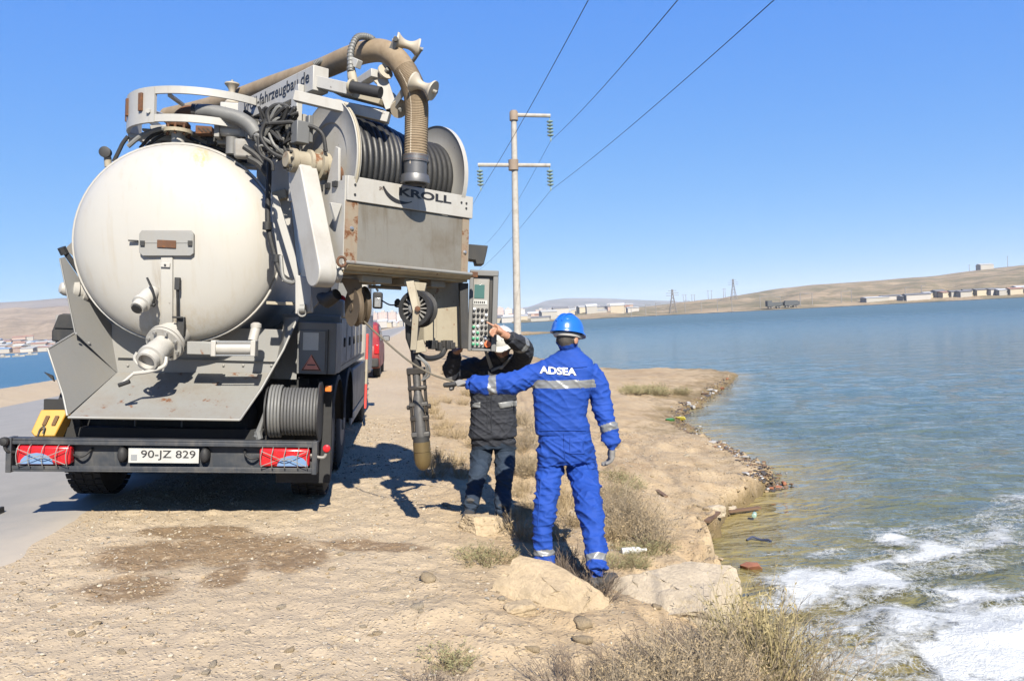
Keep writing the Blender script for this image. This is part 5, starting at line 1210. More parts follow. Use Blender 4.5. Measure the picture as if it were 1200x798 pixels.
# ---- underside of the reel unit: pulleys, sheave, bracket, cabinet, control panel
def under():
    c = W(490, 362, 5.80); ax = (RF.y*.75+RF.x*.12).normalized(); ax = (-_F*.9-_R*.35).normalized()
    m = MB(); m.lathe(c+ax*.0, ax, [(-.06, .10), (-.06, .135), (-.045, .14), (-.03, .118), (.03, .118), (.045, .14), (.06, .135), (.06, .105), (.03, .10)], 44); sv = m.build('guide_sheave', RUB, truck, 40)
    u = ax.orthogonal().normalized(); w = ax.cross(u)
    for k in range(16):
        a = 2*math.pi*k/16; d = u*math.cos(a)+w*math.sin(a); q = MB(); q.box(Frame(c+ax*.03, d, d.cross(ax), ax), .03, .112, -.005, .005, -.02, .02); q.build('spoke', LGREY, sv, 0)
    m = MB(); m.lathe(c-ax*.02, ax, [(0, .001), (0, .10), (.012, .10), (.012, .001)], 32); m.build('sheave_web', BLK, sv)
    m = MB(); m.lathe(c, ax, [(0, .035), (.09, .035), (.1, .02)], 16); m.build('hub', GALVR, sv)
    # forked arm
    for off in (.10,):
        m = MB(); m.plate([W(476, 330, 5.72), W(485, 329, 5.72), W(493, 358, 5.68), W(491, 366, 5.68), W(488, 410, 5.72), W(481, 410, 5.72), W(484, 364, 5.68)], .014); m.build('sheave_arm', CREAM, truck, 0)
    m = MB(); m.lathe(W(489.5, 362, 5.67), -_F, [(0, .022), (.02, .022), (.025, .012)], 6); m.build('pivot_nut', RUST, truck)
    m = MB(); m.plate([W(482, 330, 5.95), W(500, 332, 5.95), W(496, 352, 5.95), W(486, 352, 5.95)], .05); m.build('arm_root', CREAM, truck, 30, .004)
    m = MB(); m.tube([W(479, 372, 5.86), W(482, 395, 5.86), W(486, 413, 5.86)], [.03, .045, .03], 10); m.build('damper', RUB, truck)
    m = MB(); m.plate([W(486, 400, 5.8), W(496, 398, 5.8), W(500, 412, 5.8), W(484, 414, 5.8)], .03); m.build('arm_clevis', CREAM, truck, 30, .004)
    # dark pulley discs hanging on the left
    for px, py, Y, r in ((415, 360, 5.75, .145), (424, 358, 5.95, .15)):
        c = W(px, py, Y); ax2 = (-_F*.55-_R*.84).normalized(); m = MB(); m.lathe(c, ax2, [(-.02, .03), (-.02, r), (-.008, r-.014), (.008, r-.014), (.02, r), (.02, .03), (.026, .03), (.026, .001)], 36); m.build('cable_pulley', paint('brown_grimed_steel', (.10, .075, .05), .6, .3, dirt=.5, rust=.3, scale=6), truck, 40)
    m = MB(); m.plate([W(399, 326, 5.7), W(424, 328, 5.7), W(424, 348, 5.72), W(412, 352, 5.72)], .02); m.build('pulley_hanger', MATS['brown_grimed_steel'], truck, 0)
    m = MB(); m.tube([W(372, 345, 5.85), W(384, 352, 5.8), W(395, 345, 5.75)], [.05, .06, .045], 12); m.build('swivel_elbow', BLK, truck)
    m = MB(); m.plate([W(364, 332, 5.8), W(388, 330, 5.8), W(388, 340, 5.8), W(367, 362, 5.8)], .03); m.build('swivel_bracket', GREY, truck, 30, .004)
    m = MB(); m.cyl(W(432, 336, 6.1), W(470, 338, 6.2), .014, n=8); m.build('cross_rod', GALV, truck)
    m = MB(); m.tube(spline([W(447, 352, 6.2), W(456, 357, 6.15), W(464, 358, 6.1), W(472, 362, 6.0)]), .006, 6); m.lathe(W(466, 356, 6.08), RF.z, [(-.03, .012), (-.02, .026), (.02, .026), (.04, .008)], 10); m.build('plug_cable', RUB, truck)
    # cream cabinet behind and its hydraulic block
    m = MB(); a = W(500, 400, 6.3); m.prism([W(497, 332, 6.25), W(543, 330, 6.45), W(541, 408, 6.45), W(497, 402, 6.25)], RF.y*.25); cab = m.build('pump_cabinet', CREAM, truck, 30, .008)
    m = MB(); m.plate([W(509, 345, 6.24), W(511, 345, 6.24), W(511, 396, 6.24), W(509, 396, 6.24)], .03); m.build('cabinet_rib', CREAM, cab, 0)
    m = MB(); m.plate([W(538, 332, 6.30), W(548, 332, 6.32), W(548, 409, 6.32), W(540, 408, 6.30)], .05); m.build('cabinet_post', BLK, truck, 0)
    for k in range(7):
        q = MB(); p = W(503+k*4.4, 403+((k*5) % 4), 6.15); s = .022+.008*(k % 2); q.box(Frame(p, RF.x, RF.y, RF.z), -s, s, -s, s, -s*1.2, s*1.2); q.build('valve_block', BLK, truck, 30, .004)
    m = MB(); m.tube(spline([W(488, 414, 5.85), W(502, 420, 5.95), W(516, 417, 6.1), W(522, 408, 6.15)]), .022, 8); m.build('feed_hose', RUB, truck)
    m = MB(); m.prism([W(548, 286, 6.5), W(572, 288, 6.5), W(570, 298, 6.5), W(567, 310, 6.5), W(558, 310, 6.5), W(557, 305, 6.5), W(548, 304, 6.5)], TF.y*.22); m.build('panel_hood', BLK, truck, 30, .006)
under()
def control_panel():
    o = W(548, 411, 6.42); fr = Frame(o, TF.x*math.cos(.05)-TF.y*math.sin(.05), TF.y*math.cos(.05)+TF.x*math.sin(.05), TF.z); w = .238; h = .675
    def q(px, py): v = fr.loc(fr.at(px, py, 0)); return v
    m = MB(); m.box(fr, 0, w, .012, .16, 0, h); root = m.build('control_panel', GREY, truck, 30, .012)
    m = MB(); m.box(fr, -.002, .03, -.03, .011, 0, h-.05); m.box(fr, w-.045, w, -.03, .011, 0.0, h-.05); m.box(fr, -.002, w, -.03, .011, h-.048, h); m.box(fr, .031, w-.046, -.03, .011, 0, .02); m.build('panel_frame', GREY, root, 30, .006)
    m = MB(); m.box(fr, .032, .165, .002, .0115, .03, h-.06); f = m.build('panel_face', LGREY, root, 30, .003)
    m = MB(); m.box(fr, .168, .19, -.012, .011, .022, h-.08); m.build('panel_divider', BLK, root, 0)
    m = MB(); m.box(fr, .04, .125, -.002, .0015, h-.235, h-.12); m.build('display', plain('screen_green', (.05, .11, .10), .15, 0, .1, 10, 0), root, 30, .002)
    m = MB(); m.box(fr, .035, .15, -.003, .0015, h-.285, h-.25); kb = m.build('key_strip', WPLATE, root, 0)
    for k in range(6):
        b = MB(); b.box(fr, .042+k*.016, .052+k*.016, -.006, -.0035, h-.276, h-.258); b.build('key', BLK, kb, 0)
    cols = [BLK, BLK, MATS.get('knob_green') or plain('knob_green', (.04, .22, .12), .4, 0, .1), LGREY]
    for r_ in range(7):
        for c in range(4):
            x = .045+c*.034; z = .345-r_*.048; p = fr.p(x, .0015, z); b = MB(); mt = MATS['black_rubber'] if (r_ < 3 or c == 3) else (MATS['knob_green'] if c < 2 else BLK)
            b.lathe(p, -fr.y, [(0, .014), (.006, .014), (.008, .009), (.022, .009), (.023, .001)], 12); b.build('knob', CHROME if (r_+c) % 4 == 0 else mt, f)
    b = MB(); b.lathe(fr.p(.165, 0, .06), -fr.y, [(0, .02), (.01, .02), (.012, .03), (.03, .028), (.034, .01)], 16); b.build('stop_button', plain('stop_orange', (.6, .13, .04), .4, 0, .1), f)
control_panel()

# ---- jetting tool hanging from the sheave
def tool():
    r = thing('jetting_nozzle_tool', W(495, 546, 5.85), 'grimy steel jetting tool with a rounded brass nose hanging below the reel', 'tool')
    A, B = W(486, 412, 5.85), W(496, 546, 5.85); d = (B-A).normalized(); L_ = (B-A).length
    at = lambda u: lerp(A, B, u); s_ = d.cross(_F).normalized(); n_ = s_.cross(d)
    m = MB(); m.tube(spline([W(486, 405, 5.85), W(487, 418, 5.84), W(489, 430, 5.85)]), .035, 12); m.build('neck_hose', RUB, r)
    m = MB(); m.tube(spline([W(485, 418, 5.82), W(497, 424, 5.78), W(501, 436, 5.8), W(496, 444, 5.82)]), .009, 8); m.tube(spline([W(490, 416, 5.8), W(502, 428, 5.78), W(503, 440, 5.8), W(494, 446, 5.82)]), .008, 8); m.build('whip_cable', GHOSE, r)
    fr = Frame(at(.14), s_, n_, d); BR = paint('greasy_bronze', (.16, .115, .05), .35, .5, dirt=.5, dirtcol=(.05, .035, .02), scale=9)
    OIL = paint('oily_steel', (.055, .048, .042), .32, .6, dirt=.7, dirtcol=(.012, .011, .010), rust=.3, scale=10); WORN = paint('worn_sleeve', (.12, .115, .11), .4, .5, dirt=1.0, dirtcol=(.02, .018, .015), scale=14)
    for k, x in enumerate((-.058, .058)):
        m = MB(); m.box(fr, x-.010, x+.010, -.022, .022, 0, L_*.62); m.build('side_rail', OIL, r, 30, .004)
    for u, h in ((.0, .05), (.16, .03), (.30, .03), (.42, .035), (.56, .035)):
        m = MB(); m.box(fr, -.07, .07, -.034, .034, u*L_, u*L_+h); m.build('clamp_band', WORN if u in (.30, .56) else OIL, r, 30, .006)
    m = MB(); m.tube([fr.p(0, 0, .02), fr.p(0, 0, .2), fr.p(0, .0, .25), fr.p(0, 0, L_*.62)], [.03, .03, .044, .044], 16); m.build('core_pipe', WORN, r)
    m = MB(); m.lathe(fr.p(0, 0, L_*.60), d, [(0, .04), (0, .062), (.06, .064), (.065, .05)], 24); m.build('collar', BLK, r)
    m = MB(); m.lathe(fr.p(0, 0, L_*.645), d, [(0, .055), (0, .066), (.075, .066), (.076, .062), (.082, .062), (.083, .066), (.14, .064), (.18, .055), (.205, .038), (.218, .018), (.222, .001)], 32); m.build('brass_nose', BR, r, 40)
    for x in (-.068, .068):
        q = MB(); q.lathe(fr.p(x, 0, .30), fr.x*(1 if x > 0 else -1), [(0, .018), (.02, .018), (.025, .01)], 10); q.build('side_bolt', OIL, r)
tool()
# ================================================================== PEOPLE
def fuse(mb, voxel, smooth_it=3):
    me = bpy.data.meshes.new('tmp'); me.from_pydata(mb.v, [], mb.f)
    bm = bmesh.new(); bm.from_mesh(me); bmesh.ops.recalc_face_normals(bm, faces=bm.faces); bm.to_mesh(me); bm.free()
    o = bpy.data.objects.new('tmp', me); COL.objects.link(o)
    r = o.modifiers.new('r', 'REMESH'); r.mode = 'VOXEL'; r.voxel_size = voxel; r.adaptivity = 0
    s = o.modifiers.new('s', 'SMOOTH'); s.factor = .5; s.iterations = smooth_it
    dg = bpy.context.evaluated_depsgraph_get(); out = bpy.data.meshes.new_from_object(o.evaluated_get(dg)); bpy.data.objects.remove(o); return out
class Body:
    def __init__(s): s.m = MB(); s.pts = []; s.lab = []; s.rad = []; s.u = []
    def limb(s, lab, pts, rad, n=16, sub=6, flat=1.0, up=None):
        P = spline(pts, sub); rr = np.interp(np.linspace(0, 1, len(P)), np.linspace(0, 1, len(rad)), rad)
        s.m.tube(P, list(rr), n, flat=flat, up=up)
        for i, (p, r) in enumerate(zip(P, rr)): s.pts.append(p); s.lab.append(lab); s.rad.append(r); s.u.append(i/(len(P)-1))
    def torso(s, lab, secs, side, front, n=28, pw=2.4):
        rings = []; side = Vector(side).normalized(); front = Vector(front).normalized(); N = len(secs)
        for i, (c, a, b) in enumerate(secs):
            ring = []
            for j in range(n):
                t = 2*math.pi*j/n; ct, st = math.cos(t), math.sin(t); k = (abs(ct)**pw+abs(st)**pw)**(-1/pw)
                ring.append(Vector(c)+side*(a*k*ct)+front*(b*k*st))
            rings.append(ring)
            for f_ in (-.55, 0, .55): s.pts.append(Vector(c)+side*a*f_); s.lab.append(lab); s.rad.append(b); s.u.append(i/(N-1))
        s.m.ring_loft(rings)
    def blob(s, lab, c, r, fr=None, n=14):
        fr = fr or WF; rings = []
        for i in range(1, n):
            t = math.pi*i/n; rings.append([Vector(c)+fr.x*(r[0]*math.sin(t)*math.cos(p))+fr.y*(r[1]*math.sin(t)*math.sin(p))+fr.z*(-r[2]*math.cos(t)) for p in (2*math.pi*j/20 for j in range(20))])
        s.m.ring_loft(rings); s.pts.append(Vector(c)); s.lab.append(lab); s.rad.append(min(r)); s.u.append(.5)
    def hand(s, lab, wrist, knuck, curl, thumb, width, spread=.006, lens=(.074, .082, .078, .062), point=None, r=.0095):
        """palm from the wrist to the knuckles, four curled fingers of different length, thumb off the palm's side"""
        wrist, knuck = Vector(wrist), Vector(knuck); d = (knuck-wrist).normalized(); c = Vector(curl).normalized(); w = Vector(width).normalized()
        s.limb(lab, [wrist, lerp(wrist, knuck, .5), knuck], [.034, .044, .043], 14, 4, flat=.55, up=c)
        for i in range(4):
            k0 = knuck+w*(.030-.020*i)-d*.008; L_ = lens[i]; a = d
            if point == i: pts = [k0, k0+d*L_*.5, k0+d*L_*1.0, k0+d*L_*1.25]
            else: pts = [k0, k0+(d*.95+c*.30)*L_*.42, k0+(d*1.45+c*.95)*L_*.45, k0+(d*1.6+c*1.75)*L_*.45]
            s.limb(lab, pts, [r*1.1, r*1.05, r, r*.85], 8, 3)
        t0 = lerp(wrist, knuck, .25)+w*.032; T = Vector(thumb).normalized(); s.limb(lab, [t0-T*.01, t0+T*.03+w*.012, t0+T*.062+w*.008], [.014, .0125, .010], 8, 3)
    def finish(s, name, voxel, mats, rule, fold, parent):
        me = fuse(s.m, voxel); n = len(me.vertices); co = np.empty(n*3); me.vertices.foreach_get('co', co); co = co.reshape(-1, 3)
        nr = np.empty(n*3); me.vertices.foreach_get('normal', nr); nr = nr.reshape(-1, 3)
        P = np.array([list(p) for p in s.pts]); rd = np.array(s.rad); labs = np.array(s.lab); us = np.array(s.u)
        def near(q):
            out = np.empty(len(q), int)
            for i in range(0, len(q), 8000): out[i:i+8000] = np.argmin(np.linalg.norm(q[i:i+8000, None, :]-P[None], axis=2)-rd[None], axis=1)
            return out
        vi = near(co); amp = np.array([fold.get(l, 0.0) for l in labs])[vi]
        # creases: ridged noise, stretched across the limb
        rid = lambda a, b_, c_, sd: 1-np.abs(vnoise(a, b_, c_, sd))*2
        f = .9*(np.clip(rid(co[:, 0]*6+co[:, 2]*3, co[:, 1]*6, co[:, 2]*13+co[:, 0]*10, 25), 0, 1)**3-.22)+.6*(np.clip(rid(co[:, 0]*12-co[:, 2]*9, co[:, 1]*12, co[:, 2]*20, 27), 0, 1)**3-.22)+.35*rid(co[:, 0]*7, co[:, 1]*7, co[:, 2]*17+co[:, 0]*9, 5)+.35*rid(co[:, 0]*15+co[:, 2]*10, co[:, 1]*15, co[:, 2]*26, 9)+.35*vnoise(co[:, 0]*5, co[:, 1]*5, co[:, 2]*8, 13)
        co2 = co+nr*(amp*f)[:, None]; me.vertices.foreach_set('co', co2.ravel()); me.update()
        fc = np.empty(len(me.polygons)*3); me.polygons.foreach_get('center', fc); fc = fc.reshape(-1, 3); fi = near(fc)
        idx = rule(labs[fi], us[fi], fc); me.polygons.foreach_set('material_index', idx.astype(np.int32))
        o = link(name, me, None, parent, 180)
        for m_ in mats: me.materials.append(m_)
        return o
def cloth(name, col, rough=.8, weave=400, var=.35):
    b = NB(name); f = b.noise(4, 4, .6); w = b.noise(weave, 2); c = b.mix(b.mapr(f, .35, .7, 0, var), tuple(col), tuple(x*.6 for x in col)); c = b.mix(b.mapr(w, .3, .7, 0, .2), c, tuple(min(1, x*1.35) for x in col))
    b.col(c); b.set(Roughness=rough, Specular_IOR_Level=.3); b.bump(b.math('ADD', w, b.math('MULTIPLY', b.noise(45, 4, .6), 3)), .3, .002); return b.m
BLUE = cloth('royal_blue_workwear', (.006, .042, .25)); TAPE = plain('reflective_tape', (.17, .175, .18), .4, .1, .25, 60, .1)
SKIN = plain('skin_tone', (.34, .175, .11), .55, 0, .25, 60, .1, .001); HAIR = plain('dark_grey_hair', (.045, .038, .033), .7, 0, .8, 220, .8, .004)
SHOE = plain('dusty_dark_shoe', (.045, .042, .04), .7, 0, .6, 30); GLOVE = cloth('grey_work_glove', (.175, .17, .165), .85, 300)
NAVY = cloth('black_navy_jacket', (.017, .019, .026), .8); JEAN = cloth('dark_blue_denim', (.016, .027, .046), .85, 500, .8)

def helmet(parent, c, fr, col, name_col, s=1.0):
    m = MB(); rings = []; N = 40
    def rad(t): return (.123*s, .147*s)
    for i in range(0, 11):
        a = math.pi/2*i/10*.985; rings.append([c+fr.x*(.123*s*math.cos(a)*math.cos(p))+fr.y*(.147*s*math.cos(a)*math.sin(p))+fr.z*(.135*s*math.sin(a)+.0) for p in (2*math.pi*j/N for j in range(N))])
    lip = [c+fr.x*(.132*s*math.cos(p))+fr.y*((.156+(.045 if math.sin(p) > .2 else 0)*max(0, math.sin(p)))*s*math.sin(p))-fr.z*(.012+.012*max(0, math.sin(p))) for p in (2*math.pi*j/N for j in range(N))]
    low = [p_-fr.z*.008 for p_ in lip]; inn = [c+fr.x*(.117*s*math.cos(p))+fr.y*(.140*s*math.sin(p))-fr.z*.012 for p in (2*math.pi*j/N for j in range(N))]
    inn2 = [c+fr.x*(.1*s*math.cos(p))+fr.y*(.12*s*math.sin(p))+fr.z*.07 for p in (2*math.pi*j/N for j in range(N))]
    m.ring_loft([inn2, inn, low, lip]+rings); b = NB(name_col); b.col(b.mix(b.mapr(b.noise(20, 4), .5, .75, 0, .3), tuple(col), tuple(x*.7 for x in col))); b.set(Roughness=.28)
    h = m.build('safety_helmet', b.m, parent, 50)
    for dx in (-.022, .022):
        r = MB(); pts = [c+fr.x*dx+fr.y*(.148*s*math.cos(a))+fr.z*(.137*s*math.sin(a)) for a in (math.pi*k/14 for k in range(2, 13))]; r.tube(pts, .005, 6); r.build('helmet_ridge', b.m, h)
    return h
def head(B, c, fr, s=1.0):
    """skull, jaw, nose, lips, brow and ears in the head's own frame (y is where it looks)"""
    B.blob('head', c+fr.z*.015*s, (.078*s, .098*s, .115*s), fr); B.blob('face', c+fr.y*.035*s-fr.z*.055*s, (.058*s, .062*s, .070*s), fr)
    B.limb('face', [c+fr.y*.088*s+fr.z*.02*s, c+fr.y*.108*s-fr.z*.012*s, c+fr.y*.118*s-fr.z*.030*s, c+fr.y*.092*s-fr.z*.036*s], [.010, .012, .015, .010], 8, 3)
    B.limb('face', [c+fr.x*.026*s+fr.y*.092*s-fr.z*.062*s, c+fr.y*.101*s-fr.z*.060*s, c-fr.x*.026*s+fr.y*.092*s-fr.z*.062*s], [.006, .010, .006], 8, 3)
    B.limb('face', [c+fr.x*.055*s+fr.y*.078*s+fr.z*.028*s, c+fr.y*.098*s+fr.z*.030*s, c-fr.x*.055*s+fr.y*.078*s+fr.z*.028*s], [.010, .011, .010], 8, 3)
    B.blob('face', c+fr.y*.075*s-fr.z*.105*s, (.026, .026, .020), fr)
    for sx in (-1, 1): B.blob('ear', c+fr.x*sx*.081*s-fr.y*.005*s-fr.z*.012*s, (.011, .024, .034), fr)
def eyes(parent, c, fr, s=1.0):
    for sx in (-1, 1):
        m = MB(); p = c+fr.x*sx*.031*s+fr.y*.088*s+fr.z*.004*s; m.lathe(p, fr.y, [(-.008, .001), (-.006, .010), (0, .013), (.005, .009), (.007, .001)], 14); m.build('eye', plain('eye_dark', (.10, .08, .07), .2, 0, .1), parent)
def head_frame(yaw, pitch, roll=0.0):    # yaw 0 looks along +Y, positive turns to the left; pitch positive looks down
    y = Vector((-math.sin(yaw)*math.cos(pitch), math.cos(yaw)*math.cos(pitch), -math.sin(pitch))); x = Vector((math.cos(yaw), math.sin(yaw), 0)); z = x.cross(y)
    return Frame((0, 0, 0), x, y, z)
def shoe(B, heel, toe, lab='shoe', r=.047):
    heel, toe = Vector(heel), Vector(toe); d = (toe-heel).normalized(); up = Vector((0, 0, 1))
    B.limb(lab, [heel+up*.045, lerp(heel, toe, .3)+up*.052, lerp(heel, toe, .65)+up*.043, toe+up*.036], [.040, r, r*1.03, .036], 14, 4, flat=.85, up=up)
    B.limb(lab, [heel+up*.012-d*.01, lerp(heel, toe, .5)+up*.010, toe+up*.012+d*.004], [.036, .044, .038], 12, 4, flat=.30, up=up)

def blue_man():
    g0, g1 = hit(639, 671), hit(704, 690); Y = 5.42
    J = lambda px, py, y=Y: W(px, py, y)
    base = (g0+g1)/2; base.z = min(g0.z, g1.z)
    r = thing('person', base, 'person in royal blue ADSEA overalls and a blue hard hat, one arm stretched out', 'person')
    B = Body(); side = Vector((.985, -.17, 0)); front = Vector((.17, .985, 0)); k = Y/FPX
    B.torso('torso', [(J(666, 411), .075, .065), (J(665, 417), .12, .075), (J(663, 424), .185, .095), (J(660, 434), .220, .112), (J(659, 452), .212, .122), (J(657, 472), .190, .118), (J(657, 488), .184, .116), (J(659, 500), .194, .122), (J(659, 507), .190, .120)], side, front)
    B.torso('pants', [(J(660, 500), .172, .108), (J(661, 512), .182, .120), (J(662, 525), .192, .130), (J(663, 537), .180, .122), (J(663, 543), .14, .10)], side, front)
    B.limb('collar', [J(668, 415), J(668, 409, Y-.01)], [.080, .068], 18, 2)
    a0 = J(637, 649, lerp(Y, g0.y, .95)); k0 = J(642, 588, lerp(Y, g0.y, .5)-.0)
    B.limb('legL', [J(646, 526), J(644, 552), J(640, 585, lerp(Y, g0.y, .5)), J(636, 618, lerp(Y, g0.y, .75)), a0, J(637.5, 659, g0.y)], [.098, .090, .080, .066, .062, .067], 18)
    B.limb('legR', [J(678, 526), J(683, 553), J(690, 590, lerp(Y, g1.y, .5)), J(696, 624, lerp(Y, g1.y, .75)), J(699, 658, lerp(Y, g1.y, .95)), J(699.5, 668, g1.y)], [.102, .104, .088, .068, .064, .070], 18)
    h0 = Vector((J(638, 665, g0.y).x, g0.y, g0.z)); shoe(B, h0+Vector((0, -.05, 0)), h0+Vector((.03, .19, .0)))
    h1 = Vector((J(699, 672, g1.y).x, g1.y+.02, g1.z)); shoe(B, h1+Vector((-.05, -.06, 0)), h1+Vector((.13, .12, -.01)))
    B.limb('ankL', [J(637.5, 655, g0.y), h0+Vector((0, 0, .06))], [.05, .045], 12, 2); B.limb('ankR', [J(699.5, 664, g1.y), h1+Vector((.0, .02, .06))], [.05, .045], 12, 2)
    # outstretched arm
    B.limb('armL', [J(641, 434), J(622, 441), J(600, 448, 5.40), J(585, 450, 5.40), J(568, 450.5, 5.42), J(553, 450, 5.44)], [.078, .078, .074, .069, .064, .060], 18)
    B.limb('armR', [J(688, 434), J(699, 450), J(705, 472, 5.40), J(710, 492, 5.36), J(715, 508, 5.34), J(718, 520, 5.33)], [.076, .076, .070, .064, .060, .057], 18)
    wr = J(551, 450, 5.45); B.limb('glove', [J(556, 450, 5.44), wr, J(547, 449.5, 5.45)], [.040, .038, .036], 14, 2)
    B.hand('glove', J(548, 449.5, 5.45), J(536, 448.5, 5.45), (0, -.3, -1), (-1, -.2, -.35), (.05, -1, .25), r=.0125)
    wr2 = J(717.5, 519, 5.33); B.limb('glove', [J(717, 516, 5.33), J(717.5, 524, 5.33)], [.038, .036], 14, 2)
    B.hand('glove', J(717.5, 522, 5.33), J(716.5, 536, 5.33), (-1, .1, 0), (-.3, .2, -1), (-.15, 1, 0), r=.0125)
    hf = head_frame(R(-36), R(12)); hc = J(665, 397, 5.40)
    B.limb('neck', [J(667, 415), J(665, 402, 5.41)], [.060, .058], 16, 2)
    head(B, hc, hf, .92)
    def rule(l, u, c):
        idx = np.zeros(len(l), int)
        idx[l == 'glove'] = 4; idx[(l == 'shoe') | (l == 'ankL') | (l == 'ankR')] = 3
        sk = (l == 'head') | (l == 'face') | (l == 'ear') | (l == 'neck'); idx[sk] = 2
        hl = np.array([[*v] for v in (c-np.array(hc))]); yy = hl@np.array(hf.y); zz = hl@np.array(hf.z)
        idx[(l == 'head') & (yy < .035) & (zz > -.075)] = 5; idx[(l == 'neck') & (zz > -.10) & (yy < .02)] = 5
        idx[(l == 'legL') & (c[:, 2] < g0.z+.075)] = 3; idx[(l == 'legR') & (c[:, 2] < g1.z+.085)] = 3
        # tapes: chest, arms, shins, measured along each limb
        idx[(l == 'armL') & (u > .62) & (u < .72)] = 1; idx[(l == 'armR') & (u > .64) & (u < .76)] = 1
        for q in ('legL', 'legR'): idx[(l == q) & (u > .765) & (u < .825)] = 1
        z0 = J(661, 444).z; z1 = J(661, 453.5).z; slope = (c[:, 0]-J(661, 448).x)*-.03
        idx[(l == 'torso') & (c[:, 2] < z0+slope) & (c[:, 2] > z1+slope)] = 1
        return idx
    o = B.finish('body', .0065, [BLUE, TAPE, SKIN, SHOE, GLOVE, HAIR], rule, dict(torso=.006, pants=.013, legL=.014, legR=.014, armL=.012, armR=.012, glove=.002, shoe=.001, collar=.004), r)
    helmet(r, hc+hf.z*.055-hf.y*.004, hf, (.012, .10, .42), 'helmet_blue_shell', .89)
    m = MB(); m.torus(hc+hf.z*.020, hf.z, .088, .015, 36, 8)
    m.v = [tuple(hc+hf.x*(q.dot(hf.x)*.93)+hf.y*(q.dot(hf.y)*1.14)+hf.z*q.dot(hf.z)) for q in (Vector(v)-hc for v in m.v)]
    m.build('helmet_headband', plain('headband_grey', (.40, .39, .37), .6), r)
    bv = BVHTree.FromObject(o, bpy.context.evaluated_depsgraph_get())
    def project(p, n):
        h = bv.ray_cast(p+Vector((0, -.6, 0)), Vector((0, 1, 0))); return (h[0]+Vector((0, -.007, 0))) if h[0] else p
    a, b = J(632, 438), J(673, 440)
    text_mesh('ADSEA', 'back_lettering', J(632, 436.6), J(674, 438.6)-J(632, 436.6), Vector((0.03, 0, 1)), .052, plain('white_print', (.55, .55, .54), .6, 0, .1), r, width=.252, bold=.035, depth=.0, project=project)
    # seams and pockets, laid on the cloth along the sight line
    def on(px, py, d=.004):
        dd = ray(px, py); h = bv.ray_cast(CAM, dd); return (h[0]-dd*d) if h[0] else None
    for nm, pts in (('pocket_seam', [(688, 542), (690, 550), (702, 547), (701, 540), (688, 542)]), ('pocket_seam', [(668, 513), (668, 531), (684, 531), (684, 514)]), ('centre_seam', [(661, 508), (661, 520), (661.5, 530), (662, 537)]), ('waist_seam', [(px, 504+abs(px-661)*.02) for px in range(632, 692, 5)]), ('side_seam', [(634, 560), (632, 590), (630, 620)]), ('yoke_seam', [(px, 431-(px-661)**2*.002) for px in range(640, 690, 6)])):
        dense = [p for p in (on(lerp(a[0], b[0], k/4), lerp(a[1], b[1], k/4)) for a, b in zip(pts, pts[1:]) for k in range(5)) if p is not None]
        q = MB(); q.tube(dense, .0035, 5); q.build(nm, BLUE, r)
    return r
blue_man()

